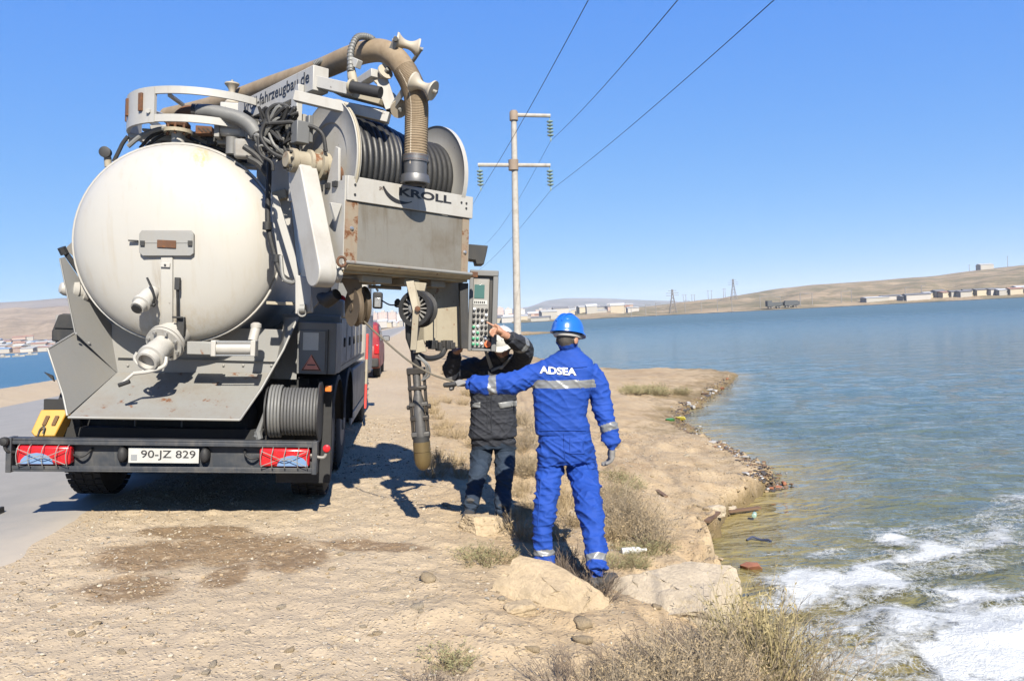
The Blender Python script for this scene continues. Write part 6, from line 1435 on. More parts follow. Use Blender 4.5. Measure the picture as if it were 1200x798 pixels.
def dark_man():
    g0, g1 = hit(548, 608), hit(592, 615); Y = 7.0
    J = lambda px, py, y=Y: W(px, py, y)
    base = (g0+g1)/2; base.z = min(g0.z, g1.z)
    r = thing('person', base, 'person in a black jacket, jeans and a white hard hat working the control panel', 'person')
    B = Body(); side = Vector((.99, .1, 0)); front = Vector((.1, -.99, 0)); k = Y/FPX
    B.torso('torso', [(J(583, 414, 6.93), .075, .065), (J(581, 420, 6.95), .14, .085), (J(579, 426), .195, .105), (J(578, 436), .222, .128), (J(578, 455), .212, .136), (J(578, 478), .206, .134), (J(578, 497), .212, .138), (J(578, 510), .218, .142), (J(578, 512), .20, .13)], side, front)
    B.torso('pants', [(J(578, 500), .185, .12), (J(578, 516), .185, .122), (J(578, 524), .165, .11)], side, front)
    B.limb('legL', [J(566, 515), J(564, 533), J(561, 553, lerp(Y, g0.y, .5)), J(556, 573, lerp(Y, g0.y, .7)), J(552, 592, g0.y)], [.102, .098, .080, .066, .062], 18)
    B.limb('legR', [J(591, 515), J(592, 535), J(591, 556, lerp(Y, g1.y, .5)), J(590, 577, lerp(Y, g1.y, .7)), J(589, 598, g1.y)], [.102, .094, .076, .064, .062], 18)
    h0 = Vector((J(551, 600, g0.y).x, g0.y+.06, g0.z)); shoe(B, h0, h0+Vector((-.03, -.24, .0)))
    h1 = Vector((J(589, 605, g1.y).x, g1.y+.06, g1.z)); shoe(B, h1, h1+Vector((.06, -.23, .0)))
    B.limb('shoe', [J(552, 590, g0.y), h0+Vector((0, -.02, .06))], [.052, .046], 12, 2); B.limb('shoe', [J(589, 596, g1.y), h1+Vector((0, -.02, .06))], [.052, .046], 12, 2)
    B.limb('armL', [J(559, 428, 6.98), J(546, 432, 6.90), J(533, 437, 6.80), J(529, 433, 6.76), J(531, 424, 6.68), J(533, 415, 6.60)], [.080, .082, .078, .074, .064, .052], 18)
    B.limb('armR', [J(598, 427, 6.96), J(609, 424, 6.82), J(614, 413, 6.66), J(611, 405, 6.56), J(604, 400, 6.45), J(597, 396, 6.38)], [.082, .086, .084, .076, .066, .054], 18)
    B.limb('skin', [J(599, 397, 6.39), J(594, 394, 6.35), J(588, 390.5, 6.325)], [.036, .033, .034], 14, 3)
    B.hand('skin', J(590, 391.5, 6.33), J(581.5, 387, 6.315), (-.15, -.4, -1), (-.8, -.4, .6), (-.2, -.15, 1), point=0)
    B.limb('skin', [J(533, 417, 6.61), J(533.5, 411, 6.58)], [.036, .034], 12, 2)
    B.hand('skin', J(533.5, 413, 6.58), J(540, 409.5, 6.56), (.3, -.2, 1), (.5, -.9, .3), (.1, -1, 0), r=.0105)
    hf = head_frame(R(172), R(24)); hc = J(589, 405, 6.80)
    B.limb('neck', [J(583, 419, 6.95), J(586, 410, 6.87)], [.062, .058], 16, 2); head(B, hc, hf)
    B.limb('collar', [J(583, 420, 6.95), J(584, 414, 6.92)], [.088, .084], 18, 2)
    def rule(l, u, c):
        idx = np.zeros(len(l), int); idx[(l == 'pants') | (l == 'legL') | (l == 'legR')] = 3; idx[l == 'shoe'] = 4
        sk = (l == 'head') | (l == 'face') | (l == 'ear') | (l == 'neck') | (l == 'skin'); idx[sk] = 2
        hl = c-np.array(hc); yy = hl@np.array(hf.y); zz = hl@np.array(hf.z)
        idx[(l == 'head') & (yy < .03)] = 5; idx[(l == 'face') & (zz < -.060) & (yy < .10)] = 5
        idx[(l == 'armL') & (u > .44) & (u < .53)] = 1; idx[(l == 'armR') & (u > .62) & (u < .72)] = 1; idx[(l == 'armL') & (u > .90) & (u < .93)] = 1
        return idx
    o = B.finish('body', .0065, [NAVY, TAPE, SKIN, JEAN, SHOE, HAIR], rule, dict(torso=.010, pants=.006, legL=.010, legR=.010, armL=.009, armR=.009, shoe=.001, collar=.004), r)
    helmet(r, hc+hf.z*.055-hf.y*.004, hf, (.40, .40, .385), 'helmet_white_shell', .93); eyes(r, hc, hf)
    bv = BVHTree.FromObject(o, bpy.context.evaluated_depsgraph_get())
    def pr(px, py, d=.004):
        dd = ray(px, py); h = bv.ray_cast(CAM, dd); return (h[0]-dd*d) if h[0] else J(px, py, 6.85)
    def patch(name, a, b, c, d, mat, n=5):
        m = MB(); V = []; F_ = []
        for i in range(n+1):
            for j in range(n+1):
                u, v = i/n, j/n; px = lerp(lerp(a[0], b[0], u), lerp(d[0], c[0], u), v); py = lerp(lerp(a[1], b[1], u), lerp(d[1], c[1], u), v); V.append(pr(px, py, .007))
        for i in range(n):
            for j in range(n): F_.append((i*(n+1)+j, (i+1)*(n+1)+j, (i+1)*(n+1)+j+1, i*(n+1)+j+1))
        m.add(V, F_); q = m.build(name, mat, r, 60); s_ = q.modifiers.new('t', 'SOLIDIFY'); s_.thickness = .006; return q
    patch('pocket_flap', (556, 472), (563, 471), (563, 478), (552, 477), TAPE); patch('pocket_flap', (584, 472), (605, 469), (605, 476), (586, 479), TAPE)
    patch('chest_tape', (567, 410), (570, 409), (578, 430), (574, 433), TAPE); patch('chest_tape', (597, 419), (600, 420), (588, 433), (584, 432), TAPE)
    patch('back_tape', (575, 433), (587, 428), (587, 431), (576, 436), TAPE)
    m = MB(); m.tube([pr(576, py, .004) for py in range(452, 510, 6)], .006, 6); m.build('zip_placket', NAVY, r)
    m = MB(); m.tube([pr(571, py, .003) for py in range(466, 508, 6)], .004, 6); m.build('jacket_seam', NAVY, r)
    return r
dark_man()
# lead running from the pulley to the gloved hand
hp = W(531, 447, 5.44); m = MB(); m.tube(spline([W(427, 377, 5.72), W(445, 394, 5.62), W(478, 422, 5.53), W(505, 438, 5.46), hp, W(527, 449, 5.42)], 8), .0075, 8)
ld = m.build('control_lead', plain('dusty_lead', (.10, .085, .06), .7)); tag(ld, 'thin dusty control lead pulled taut to the blue-clad worker\'s glove', 'cable')
m = MB(); m.lathe(W(534, 450, 5.40), W(524, 451, 5.40)-W(534, 450, 5.40), [(-.005, .001), (0, .016), (.06, .019), (.085, .015), (.09, .001)], 14); rm = m.build('lead_grip', RUB, ld)
# ================================================================== RED CAR beyond the truck
def red_car():
    p = hit(432, 447); o = Vector((-3.95-.88, 22.5, 0)); fr0 = yawroll(o, R(7.4), R(3)); o.z = gz(o.x, o.y)-.0; fr = yawroll(o, R(7.4), R(3))
    r = thing('car', o, 'red car parked on the shoulder beyond the tanker truck', 'car')
    REDP = paint('red_car_paint', (.22, .02, .018), .35, dirt=.35, scale=3); GL = MATS['dark_glass']
    prof = [(0, .42), (-.06, .62), (0.0, .95), (.22, 1.05), (.62, 1.58), (1.0, 1.66), (2.1, 1.64), (2.5, 1.55), (3.1, 1.05), (4.1, .92), (4.3, .70), (4.28, .35), (3.9, .28), (.3, .28)]
    m = MB(); rings = []
    for x, inset in ((-.88, .06), (-.82, 0), (.82, 0), (.88, .06)):
        rings.append([fr.p(x*(1-.12*max(0, (z-1.0))), y+inset*(1 if y < 2 else -1)*.6, z-(inset if z > 1.4 else 0)) for y, z in prof])
    m.ring_loft(rings); m.build('body', REDP, r, 30, .03)
    m = MB(); m.prism([fr.p(-.62, .34, 1.14), fr.p(.62, .34, 1.14), fr.p(.58, .60, 1.50), fr.p(-.58, .60, 1.50)], -fr.y*.03); m.build('rear_window', plain('car_rear_glass', (.32, .38, .42), .1, 0, .1, 10, 0), r, 0)
    for s in (-1, 1):
        m = MB(); m.prism([fr.p(s*.868, .75, 1.10), fr.p(s*.868, 2.85, 1.10), fr.p(s*.82, 2.35, 1.52), fr.p(s*.82, .95, 1.54)], fr.x*s*.012); m.build('side_window', GL, r, 0)
        m = MB(); m.box(fr, s*.80-.07, s*.80+.07, -.075, .05, .72, 1.0); m.build('tail_light', RED, r, 30, .02)
        m = MB(); m.box(fr, s*1.0-.11, s*1.0+.11, 2.45, 2.55, 1.05, 1.22); mi = m.build('mirror', RUB, r, 30, .03); m = MB(); m.box(fr, s*1.0-.09, s*1.0+.09, 2.44, 2.449, 1.07, 1.20); m.build('mirror_glass', CHROME, mi, 0)
        for y in (.75, 3.4):
            m = MB(); m.lathe(fr.p(s*.66, y, .33), fr.x*s, [(0, .2), (0, .31), (.03, .335), (.19, .335), (.22, .31), (.22, .2)], 28); w = m.build('wheel', TYRE, r, 40); m = MB(); m.lathe(fr.p(s*.66, y, .33), fr.x*s, [(.1, .001), (.12, .21), (.2, .2), (.2, .17), (.15, .14), (.16, .001)], 24); m.build('rim', CHROME, w, 40)
    m = MB(); m.box(fr, -.86, .86, -.13, .05, .33, .60); m.build('bumper', BLK, r, 30, .04)
    m = MB(); m.box(fr, -.26, .26, -.145, -.131, .62, .73); m.build('licence_plate', WPLATE, r, 0)
red_car()

# ================================================================== ROCKS, PEBBLES
ROCKM = []
for nm, c in (('rock_tan', (.37, .29, .19)), ('rock_pale', (.375, .315, .235)), ('rock_brown', (.30, .225, .14))):
    b = NB(nm); f = b.noise(7, 8, .7); g = b.noise(40, 5, .7); k = b.mix(b.mapr(f, .35, .7), tuple(x*1.12 for x in c), tuple(x*.8 for x in c)); k = b.mix(b.mapr(g, .4, .75, 0, .5), k, tuple(x*.5 for x in c)); b.col(k); b.set(Roughness=.93, Specular_IOR_Level=.2)
    b.bump(b.math('ADD', b.math('MULTIPLY', f, 2), g), .8, .015); ROCKM.append(b.m)
def rock_mesh(name, seed, sub=4, dims=(1, 1, 1), rough=.35, cut=0.0):
    bm = bmesh.new(); bmesh.ops.create_icosphere(bm, subdivisions=sub, radius=1.0)
    co = np.array([list(v.co) for v in bm.verts]); s_ = seed*3.7
    bx = np.sign(co)*np.abs(co)**.72; bx /= np.maximum(np.abs(bx).max(1), 1e-6)[:, None]; co = co*.45+bx*.45
    n = fbm(co[:, 0]*1.3+s_, co[:, 1]*1.3, co[:, 2]*1.3+s_, 4, seed); n2 = 1-np.abs(vnoise(co[:, 0]*2.6+s_, co[:, 1]*2.6+s_, co[:, 2]*4, seed+3))*2
    co = co*(1+rough*.5*n+rough*.18*n2)[:, None]*np.array(dims)
    for v, c in zip(bm.verts, co): v.co = c
    me = bpy.data.meshes.new(name); bm.to_mesh(me); bm.free(); return me
def slab_mesh(name, seed, dims, cuts=9):           # block broken along planes, then weathered
    r = random.Random(seed); bm = bmesh.new(); bmesh.ops.create_cube(bm, size=2.0)
    for k in range(cuts):
        n = Vector((r.uniform(-1, 1), r.uniform(-1, 1), r.uniform(-.5, .9))).normalized(); res = bmesh.ops.bisect_plane(bm, geom=bm.verts[:]+bm.edges[:]+bm.faces[:], plane_co=n*r.uniform(.72, 1.05), plane_no=n, clear_outer=True)
        es = [e for e in bm.edges if e.is_boundary]
        if es: bmesh.ops.holes_fill(bm, edges=es)
    bmesh.ops.triangulate(bm, faces=bm.faces)
    for _ in range(4):
        es = [e for e in bm.edges if e.calc_length() > .16]
        if es: bmesh.ops.subdivide_edges(bm, edges=es, cuts=1); bmesh.ops.triangulate(bm, faces=[f for f in bm.faces if len(f.verts) > 3])
    bm.normal_update(); co = np.array([list(v.co) for v in bm.verts]); nr = np.array([list(v.normal) for v in bm.verts]); s_ = seed*1.7
    lay = vnoise(co[:, 0]*1.2+s_, co[:, 1]*1.2, co[:, 2]*9, seed); d = .05*fbm(co[:, 0]*2.2+s_, co[:, 1]*2.2, co[:, 2]*2.2, 4, seed+2)+.035*lay*(np.abs(nr[:, 2]) < .6)
    crk = np.abs(vnoise(co[:, 0]*1.6+s_, co[:, 1]*1.6+s_, co[:, 2]*1.6, seed+5)); d = d-.07*np.exp(-(crk/.03)**2)
    co = (co+nr*d[:, None])*np.array(dims)
    for v, c in zip(bm.verts, co): v.co = c
    me = bpy.data.meshes.new(name); bm.to_mesh(me); bm.free(); return me
def put_rock(name, px, py, dims, seed, mat, rz, tilt, label, group=None, sink=.4, sub=4, rough=.35):
    p = hit(px, py); me = slab_mesh(name, seed, dims) if sub == 5 else rock_mesh(name, seed, sub, dims, rough); o = link(name, me, mat, None, 35 if sub < 5 else 28); o.location = (p.x, p.y, p.z+dims[2]*(1-2*sink)*.5); o.rotation_euler = (tilt[0], tilt[1], rz); tag(o, label, 'rock', group); return o
put_rock('rock', 645, 700, (.33, .20, .11), 3, ROCKM[0], R(-24), (R(14), R(12)), 'big tan rock slab with a cracked edge at the blue-clad worker\'s feet', None, .34, 5, .28)
put_rock('boulder', 792, 706, (.44, .26, .13), 8, ROCKM[1], R(-8), (R(12), R(5)), 'broad pale boulder on the bank edge above the foam', None, .38, 5, .22)
put_rock('rock', 610, 716, (.10, .07, .05), 12, ROCKM[0], .4, (0, 0), 'fist-sized rounded stone in front of the big tan slab', None, .3)
put_rock('rock', 572, 618, (.20, .12, .09), 15, ROCKM[0], .7, (0, .2), 'low tan rock beside the dark-jacketed worker\'s shoes', None, .4, 5, .3)
put_rock('rock', 676, 606, (.07, .05, .05), 17, ROCKM[1], .2, (0, 0), 'pale round stone lying behind the blue-clad worker\'s legs', None, .2)
put_rock('rock', 840, 600, (.10, .08, .07), 19, ROCKM[1], .2, (0, 0), 'pale stone at the lip of the eroded bank', 'stones on the eroded bank', .3)
put_rock('rock', 856, 598, (.07, .06, .05), 21, ROCKM[1], .9, (0, 0), 'pale stone at the lip of the eroded bank', 'stones on the eroded bank', .3)
rr = random.Random(21); protos = [rock_mesh('stone', 30+k, 2, (1, .8, .6), .5) for k in range(6)]
for me in protos: me.polygons.foreach_set('use_smooth', [True]*len(me.polygons))
k = 0
while k < 110:                          # loose stones around the men and on the shoulder
    px, py = rr.uniform(420, 840), rr.uniform(520, 797)
    if rr.random() < .3: px, py = rr.uniform(20, 480), rr.uniform(640, 797)
    p = hit(px, py); t_, l_ = tl(p.x, p.y)
    if l_ > shore(t_)-.15 or p.z < .3: continue
    s = rr.choice([.010, .012, .016, .02, .028]) if px < 480 else rr.choice([.015, .02, .03, .04, .06]); me = rr.choice(protos).copy() if False else rr.choice(protos)
    o = bpy.data.objects.new('stone', me); COL.objects.link(o)
    if not me.materials: me.materials.append(rr.choice(ROCKM[:2]))
    o.location = (p.x, p.y, p.z+s*.12); o.scale = (s, s*rr.uniform(.7, 1.1), s*rr.uniform(.6, 1)); o.rotation_euler = (rr.uniform(-.3, .3), rr.uniform(-.3, .3), rr.uniform(0, 6.3))
    tag(o, 'loose stone lying on the clay bank around the workers' if px > 480 else 'loose stone lying on the gravel shoulder behind the truck', 'stone', 'loose stones around the workers' if px > 480 else 'loose stones on the shoulder'); k += 1
def icos():
    bm = bmesh.new(); bmesh.ops.create_icosphere(bm, subdivisions=1, radius=1); v = np.array([list(q.co) for q in bm.verts]); f = np.array([[q.index for q in g.verts] for g in bm.faces]); bm.free(); return v, f
def scatter_mesh(name, V, F, pos, scl, rot, mats, mi, label, cat, squash=.55):
    n = len(pos); nv = len(V); jit = 1+.35*rng.standard_normal((n, nv, 1)).clip(-1.2, 1.2)*.6
    P = V[None]*jit*np.stack([scl, scl*rng.uniform(.6, 1, n), scl*squash*rng.uniform(.6, 1.2, n)], -1)[:, None, :]
    c, s_ = np.cos(rot), np.sin(rot); x = P[..., 0]*c[:, None]-P[..., 1]*s_[:, None]; y = P[..., 0]*s_[:, None]+P[..., 1]*c[:, None]
    co = np.stack([x, y, P[..., 2]], -1)+pos[:, None, :]; fa = (F[None]+(np.arange(n)*nv)[:, None, None]).reshape(-1, 3)
    me = bpy.data.meshes.new(name); me.vertices.add(n*nv); me.vertices.foreach_set('co', co.ravel()); me.loops.add(fa.size); me.loops.foreach_set('vertex_index', fa.ravel().astype(np.int32))
    me.polygons.add(len(fa)); me.polygons.foreach_set('loop_start', (np.arange(len(fa))*3).astype(np.int32)); me.polygons.foreach_set('material_index', np.repeat(mi, len(F)).astype(np.int32)); me.update(calc_edges=True)
    o = link(name, me, mats, None, 50, kind='stuff'); tag(o, label, cat); return o
def pebbles():
    N = 24000; t = 2.2+rng.random(N)**1.6*11; l = rng.uniform(-3.6, 4.6, N); L = shore(t); clump = vnoise(t*1.3, l*1.3, seed=77)
    ok = (l < L-.05) & (rng.random(N) < .35+.65*(clump > -.1)) & ((l > -2.7) | (rng.random(N) < .10)); t, l = t[ok], l[ok]; n = len(t)
    x, y = xy(t, l); z = height(t, l); s = .0035+.011*rng.random(n)**4+.0006*t; s *= np.where(l < .4, 1.0, .8)
    V, F = icos(); mats = [plain('pebble_pale', (.37, .32, .25), .9), plain('pebble_tan', (.30, .24, .165), .9), plain('pebble_grey', (.22, .20, .17), .9), plain('pebble_clod', (.28, .21, .13), .95)]
    scatter_mesh('gravel', V, F, np.stack([x, y, z+s*.25], -1), s, rng.uniform(0, 6.3, n), mats, rng.choice(4, n, p=[.3, .33, .1, .27]), 'loose pale gravel strewn over the shoulder and clay bank', 'gravel')
pebbles()

def clods():
    N = 380; t = rng.uniform(3.2, 10.2, N); L = shore(t); l = L+rng.normal(-.05, .14, N); x, y = xy(t, l); z = height(t, l); ok = z > -.12; s = .008+.034*rng.random(N)**3
    V, F = icos(); scatter_mesh('clay_clods', V, F, np.stack([x, y, z], -1)[ok], s[ok], rng.uniform(0, 6.3, N)[ok], [plain('clod_wet', (.15, .11, .055), .8), plain('clod_dry', (.29, .22, .135), .95)], (z[ok] > .16).astype(int), 'crumbled clay clods along the broken bank edge', 'clay', .8)
clods()
# ================================================================== PLANTS
def twig_mesh(name, n, h, spread, thick, leaf, seed, droop=.2, branch=2, leafsize=.012):
    r = random.Random(seed); m = MB(); mi = []
    def strand(p, d, L_, th, depth):
        pts = [p]; q = p; dd = d
        for k in range(4):
            dd = (dd+Vector((r.uniform(-.25, .25), r.uniform(-.25, .25), r.uniform(-.1, .15)-droop*.2*k))).normalized(); q = q+dd*L_/4; pts.append(q)
        f0 = len(m.f); m.tube(pts, [th, th*.85, th*.7, th*.5, th*.3], 3, caps=False); mi.extend([0]*(len(m.f)-f0))
        if depth > 0:
            for _ in range(r.randint(1, 3)):
                a = pts[r.randint(1, 3)]; nd = (dd+Vector((r.uniform(-.8, .8), r.uniform(-.8, .8), r.uniform(0, .6)))).normalized(); strand(a, nd, L_*r.uniform(.35, .6), th*.6, depth-1)
        for _ in range(leaf):
            a = pts[r.randint(1, 4)]; s = leafsize*r.uniform(.6, 1.4); u = Vector((r.uniform(-1, 1), r.uniform(-1, 1), r.uniform(-.3, 1))).normalized(); w = u.orthogonal().normalized()
            f0 = len(m.f); m.add([a, a+u*s+w*s*.28, a+u*s*2, a+u*s-w*s*.28], [(0, 1, 2, 3)]); mi.append(1)
    for k in range(n):
        a = r.uniform(0, 6.3); q = r.random()**.6*spread; p = Vector((math.cos(a)*q*.5, math.sin(a)*q*.5, -.02)); d = Vector((math.cos(a)*q*1.6/ max(h, .01)*.6+r.uniform(-.2, .2), math.sin(a)*q*1.6/max(h, .01)*.6+r.uniform(-.2, .2), 1)).normalized()
        strand(p, d, h*r.uniform(.55, 1.1), thick*r.uniform(.7, 1.2), branch)
    me = bpy.data.meshes.new(name); me.from_pydata(m.v, [], m.f); me.polygons.foreach_set('material_index', mi); return me
def leafmat(name, c, c2):
    b = NB(name); b.col(b.mix(b.noise(9, 4), c, c2)); b.set(Roughness=.9, Specular_IOR_Level=.2); return b.m
STRAW = leafmat('dry_straw', (.34, .265, .16), (.21, .155, .09)); TWIG = leafmat('grey_twig', (.19, .155, .11), (.28, .23, .165)); SAGE = leafmat('sage_leaf', (.15, .155, .075), (.23, .21, .115)); REED = leafmat('yellow_green_reed', (.235, .20, .095), (.30, .245, .14)); DKTW = leafmat('dark_twig', (.10, .08, .06), (.17, .13, .10))
PLANT = {}
def plant_kind(k, seeds, **a):
    mats = a.pop('mats'); PLANT[k] = []
    for s in seeds:
        me = twig_mesh(k, seed=s, **a)
        for m_ in mats: me.materials.append(m_)
        PLANT[k].append(me)
plant_kind('dry_shrub', (1, 2, 3), n=85, h=.34, spread=.34, thick=.0030, leaf=2, branch=2, leafsize=.010, mats=[TWIG, STRAW])
plant_kind('sage_tuft', (4, 5, 6), n=90, h=.15, spread=.26, thick=.0022, leaf=4, branch=1, leafsize=.010, mats=[STRAW, SAGE])
plant_kind('dry_grass_tuft', (7, 8, 9), n=120, h=.24, spread=.20, thick=.0020, leaf=1, branch=0, leafsize=.014, mats=[STRAW, STRAW])
plant_kind('reed_clump', (10, 11), n=90, h=.40, spread=.22, thick=.0026, leaf=2, branch=1, leafsize=.014, mats=[REED, REED])
plant_kind('bare_branch_bush', (13, 14), n=26, h=.42, spread=.36, thick=.0036, leaf=0, branch=3, mats=[TWIG, TWIG])
plant_kind('dead_twig_bush', (15, 16), n=40, h=.20, spread=.24, thick=.0030, leaf=0, branch=2, mats=[DKTW, DKTW])
pr_ = random.Random(8)
def plant(kind, px, py, s, label, group, sz=1.0):
    p = hit(px, py)
    if p.z < .05: p.z = gz(p.x, p.y)
    o = bpy.data.objects.new(kind, pr_.choice(PLANT[kind])); COL.objects.link(o); o.location = p; o.scale = (s, s, s*sz); o.rotation_euler = (0, 0, pr_.uniform(0, 6.3)); tag(o, label, 'plant' if 'grass' not in kind else 'grass', group)
A = 'tangled dry shrub in the thicket at the bottom of the bank beside the foam'
for k in range(18): plant('dry_shrub', pr_.uniform(715, 905), pr_.uniform(795, 870), pr_.uniform(.5, .85), A, 'dry thicket beside the foam')
for px, py in ((650, 805), (690, 800), (730, 790), (770, 785), (800, 782), (835, 780)): plant('dead_twig_bush', px, py, pr_.uniform(.8, 1.2), 'dark dead twigs poking from the dry thicket', 'dead twigs in the thicket')
for px, py in ((876, 780), (892, 790), (898, 806)): plant('reed_clump', px, py, pr_.uniform(.8, 1.1), 'yellow-green reeds on the bank between boulder and foam', 'reeds between boulder and foam')
for px, py in ((915, 800), (935, 806), (900, 812), (955, 815)): plant('bare_branch_bush', px, py, pr_.uniform(.8, 1.05), 'bare branching bush reaching over the white foam', 'bare bushes over the foam')
for px, py, s in ((568, 658, .85), (550, 652, .7), (585, 655, .7)): plant('sage_tuft', px, py, s, 'green-grey tuft growing beside the big tan rock slab', 'tufts beside the rock slab')
for px, py, s in ((523, 775, .7), (533, 782, .5)): plant('sage_tuft', px, py, s, 'small green tuft alone on the gravel below the workers', 'tuft below the workers')
for px, py, s in ((500, 806, .55), (528, 808, .45)): plant('dead_twig_bush', px, py, s, 'dark dead twigs by the small green tuft', 'dead twigs by the green tuft')
for px, py, s in ((660, 672, 1.0), (675, 682, 1.0), (690, 692, .9), (668, 690, .9), (655, 662, .8), (705, 700, .8)): plant('dead_twig_bush', px, py, s, 'grey dry twigs around the blue-clad worker\'s shoes', 'twigs around the shoes')
for px, py, s in ((722, 612, .8), (738, 622, .9), (750, 632, .9), (765, 640, .7), (730, 600, .8), (716, 590, .9), (742, 610, .8)): plant('dry_shrub', px, py, s, 'rounded dry shrub behind the blue-clad worker\'s right leg', 'shrubs right of the blue-clad worker')
for px, py, s in ((715, 560, 1.0), (728, 566, 1.0), (740, 572, .9), (722, 580, .9), (755, 645, .8), (772, 645, .7)): plant('sage_tuft', px, py, s, 'sage green tuft beside the rounded dry shrubs', 'sage tufts right of the blue-clad worker')
for k in range(26): plant('dry_grass_tuft', pr_.uniform(600, 720), pr_.uniform(515, 640), pr_.uniform(.6, 1.0), 'straw-dry grass tuft on the bank behind the workers', 'dry grass behind the workers')
for k in range(26): plant('dry_grass_tuft', pr_.uniform(505, 556), pr_.uniform(425, 560), pr_.uniform(.7, 1.2), 'straw-dry grass tuft between the hanging tool and the dark-jacketed worker', 'dry grass by the hanging tool')
for k in range(10): plant('dry_shrub', pr_.uniform(600, 630), pr_.uniform(490, 560), pr_.uniform(.5, .8), 'low dry shrub between the two workers', 'dry shrubs between the workers')
for k in range(14): plant('sage_tuft', pr_.uniform(735, 800), pr_.uniform(455, 463), pr_.uniform(1.0, 1.7), 'low green scrub along the far sand spit', 'scrub on the sand spit')
for k in range(8): plant('sage_tuft', pr_.uniform(700, 760), pr_.uniform(640, 665), pr_.uniform(.4, .7), 'small sage tuft near the pale boulder', 'tufts near the boulder')
def straw():                            # thin litter of broken straw on the bank
    N = 5200; t = 2.6+rng.random(N)**1.4*13; l = rng.uniform(-.6, 4.4, N); ok = (l < shore(t)-.1) & (vnoise(t*.8, l*.8, seed=88) > -.05); t, l = t[ok], l[ok]; n = len(t); x, y = xy(t, l); z = height(t, l)
    a = rng.uniform(0, 6.3, n); L_ = rng.uniform(.02, .09, n); dx, dy = np.cos(a)*L_, np.sin(a)*L_; up = rng.random(n)**3*.05; w = .0014
    P0 = np.stack([x, y, z+.002], -1); P1 = P0+np.stack([-np.sin(a)*w*2, np.cos(a)*w*2, 0*x], -1); P2 = P0+np.stack([dx, dy, up], -1); P3 = P0+np.stack([0*x, 0*x, 0*x+w*2], -1)
    co = np.stack([P0, P1, P2, P3], 1).reshape(-1, 3); i = np.arange(n)*4; fa = np.stack([np.stack([i, i+1, i+2], -1), np.stack([i+1, i+3, i+2], -1), np.stack([i+3, i, i+2], -1)], 1).reshape(-1, 3)
    me = bpy.data.meshes.new('straw_litter'); me.from_pydata(co.tolist(), [], fa.tolist()); o = link('straw_litter', me, STRAW, None, 0, kind='stuff'); tag(o, 'scattered broken straw on the clay bank', 'straw')
straw()

# ================================================================== LITTER
LM = [plain('litter_white', (.46, .46, .45), .6), plain('litter_brown', (.12, .07, .04), .8), plain('litter_green', (.06, .22, .06), .4), plain('litter_dark', (.045, .04, .04), .8), plain('litter_yellow', (.50, .42, .05), .5), plain('litter_rust', (.26, .10, .05), .8), plain('litter_grey', (.28, .27, .26), .7), plain('litter_pale_green', (.25, .36, .30), .3)]
def bottle(): m = MB(); m.lathe((-.5, 0, .15), (1, 0, 0), [(0, .10), (.02, .15), (.60, .15), (.72, .12), (.82, .055), (.92, .05), (.92, .065), (1.0, .065), (1.0, .01)], 14); return m
def bag(seed): V, F = icos(); m = MB(); r_ = random.Random(seed); m.add([tuple(np.array(v)*np.array([.5, .4, .22])*r_.uniform(.55, 1.3)) for v in V], [tuple(int(i) for i in f) for f in F]); return m
def plank(): m = MB(); m.box(WF, -.5, .5, -.07, .07, 0, .06); m.box(WF, -.46, -.40, -.075, .075, -.005, .065); return m
def can(): m = MB(); m.lathe((-.3, 0, .17), (1, 0, 0), [(0, .12), (.01, .15), (.03, .17), (.57, .17), (.59, .15), (.6, .12)], 14); return m
KINDS = [('plastic_bottle', bottle(), (0, 7, 6)), ('plastic_bag', bag(1), (0, 6, 3)), ('crumpled_wrapper', bag(2), (0, 1, 5, 6, 3)), ('driftwood', plank(), (1, 1, 3)), ('drink_can', can(), (6, 5, 3))]
LME = {}
def litter(kind, mi, p, s, rz, label, group, cat='litter', tilt=0):
    nm, m, _ = KINDS[kind]
    if (kind, mi) not in LME: o = m.build(nm, LM[mi], None, 40); LME[(kind, mi)] = o.data; bpy.data.objects.remove(o)
    o = bpy.data.objects.new(nm, LME[(kind, mi)]); COL.objects.link(o); o.location = p; o.scale = (s,)*3; o.rotation_euler = (tilt, 0, rz); tag(o, label, cat, group); return o
CN = ['white', 'brown', 'green', 'dark', 'yellow', 'rust', 'grey', 'pale green']; lr = random.Random(13)
def washed(px, py, sd):                  # a point of the waterline abreast of the pixel
    q = hit(px, py); t_, l_ = tl(q.x, q.y); t_ = float(t_); l2 = float(shore(t_))+sd; x, y = xy(t_, l2); return Vector((float(x), float(y), max(gz(float(x), float(y)), .0)))
path = [(843, 441), (836, 452), (818, 462), (800, 478), (789, 490), (792, 502), (800, 515), (815, 524), (832, 531), (850, 540), (868, 548), (885, 557), (900, 566), (906, 574)]
for k in range(80):
    i = lr.randrange(len(path)-1); u = lr.random(); px = lerp(path[i][0], path[i+1][0], u)+lr.uniform(-3, 9); py = lerp(path[i][1], path[i+1][1], u)+lr.uniform(-2, 3)
    p = washed(px, py, lr.gauss(-.03, .13)); p.z += .01; kd = lr.choice([0, 1, 2, 2, 3, 3, 4]); mi = lr.choice(KINDS[kd][2]); nm = KINDS[kd][0].replace('_', ' ')
    litter(kd, mi, p, lr.uniform(.07, .20)*(1.25 if py < 500 else .8), lr.uniform(0, 6.3), '%s %s in the line of washed-up rubbish along the shore' % (CN[mi], nm), 'washed-up rubbish along the shore')
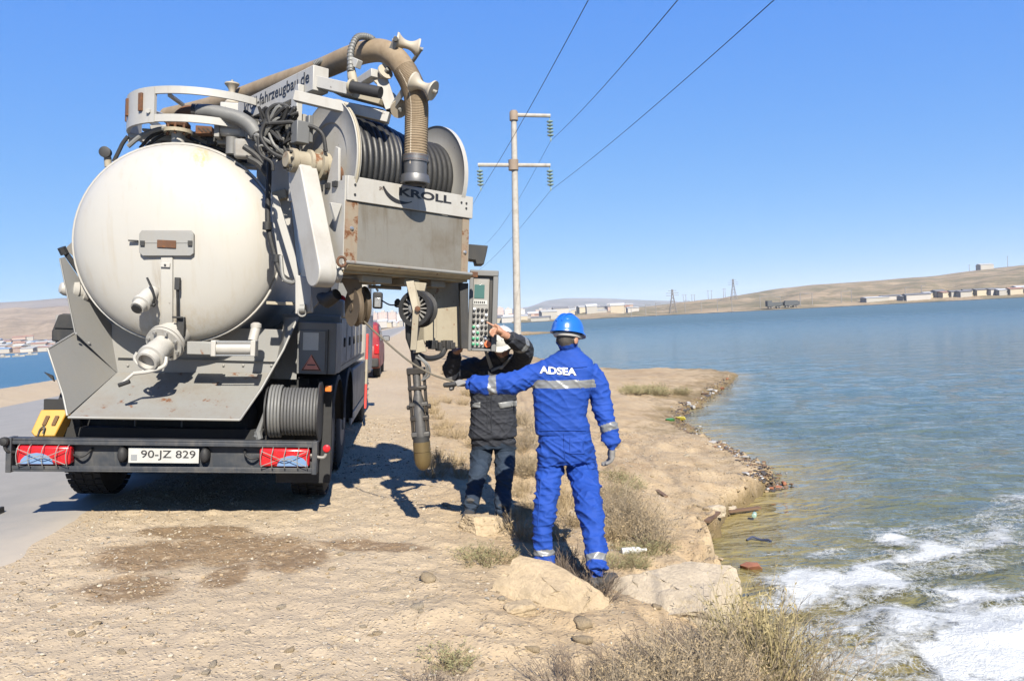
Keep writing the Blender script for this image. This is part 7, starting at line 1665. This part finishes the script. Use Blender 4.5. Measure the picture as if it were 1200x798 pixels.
def debris():
    N = 2600; i = rng.integers(0, len(path)-1, N); u = rng.random(N); A_ = np.array(path, float); px = A_[i, 0]+(A_[i+1, 0]-A_[i, 0])*u+rng.normal(3, 4, N); py = A_[i, 1]+(A_[i+1, 1]-A_[i, 1])*u+rng.normal(.5, 1.6, N)
    pos = []
    for a, b_ in zip(px, py):
        q = washed(a, b_, rng.normal(0, .13)); pos.append((q.x, q.y, q.z+.006))
    V, F = icos(); scatter_mesh('shore_debris', V, F, np.array(pos), .008+.03*rng.random(N)**2, rng.uniform(0, 6.3, N), [LM[3], LM[1], plain('debris_straw', (.22, .16, .09), .9), LM[6]], rng.choice(4, N, p=[.4, .35, .2, .05]), 'dark twiggy debris washed up along the waterline', 'debris', .4)
debris()
litter(3, 1, Wz(872, 598, .02), .42, .25, 'brown plank afloat under the eroded bank', None)
litter(4, 7, Wz(884, 606, .02), .16, 1.2, 'pale green can floating under the eroded bank', None)
p = hit(743, 648); litter(0, 0, p+Vector((0, 0, -.01)), .20, .1, 'white plastic bottle lying on the clay behind the pale boulder', None)
litter(2, 4, hit(797, 491)+Vector((0, 0, .02)), .24, .3, 'bright yellow wrapper in the washed-up rubbish', None); litter(2, 2, hit(785, 493)+Vector((0, 0, .02)), .24, .9, 'bright green wrapper in the washed-up rubbish', None)
litter(2, 5, Wz(879, 664, .03), .22, .5, 'rust-orange clump of rags in the shallow water', None)
m = MB(); q = Wz(890, 633, .02); m.tube(spline([q+Vector((-.12, .03, 0)), q+Vector((-.05, .06, .02)), q+Vector((.02, .02, .0)), q+Vector((.08, -.03, .01)), q+Vector((.10, -.06, 0))], 6), .012, 6); o = m.build('dark_strap', plain('strap_navy', (.03, .04, .08), .6)); tag(o, 'dark blue strap floating in the shallows', 'litter')
for px, py, s in ((835, 608, .4), (860, 612, .3), (775, 580, .35)): litter(3, 1, hit(px, py)+Vector((0, 0, .01)), s, lr.uniform(0, 6), 'driftwood stick on the sand behind the pale boulder', 'driftwood behind the boulder')
# dark kerb stub at the road's edge
p = hit(4, 603); m = MB(); fr = yawroll(p+Vector((-.12, 0, 0)), .1, 0); m.box(fr, -.15, .10, -.05, .05, 0, .06); m.box(fr, -.15, .02, -.04, .04, .06, .075); o = m.build('rubber_block', RUB, None, 30, .01); tag(o, 'small dark rubber block lying on the asphalt', 'block')

# ================================================================== HAZE
hm = bpy.data.materials.new('thin_haze'); hm.use_nodes = True; ht = hm.node_tree; ht.nodes.clear()
ho = ht.nodes.new('ShaderNodeOutputMaterial'); hv = ht.nodes.new('ShaderNodeVolumePrincipled'); hv.inputs['Density'].default_value = .00014; hv.inputs['Color'].default_value = (.80, .87, .95, 1); hv.inputs['Anisotropy'].default_value = .0
ht.links.new(hv.outputs[0], ho.inputs['Volume'])
m = MB(); m.box(WF, -4500, 4500, -300, 5200, -12, 130); hz = m.build('haze', hm, None, 0, kind='stuff'); tag(hz, 'thin pale haze over the lake and far hills', 'haze')
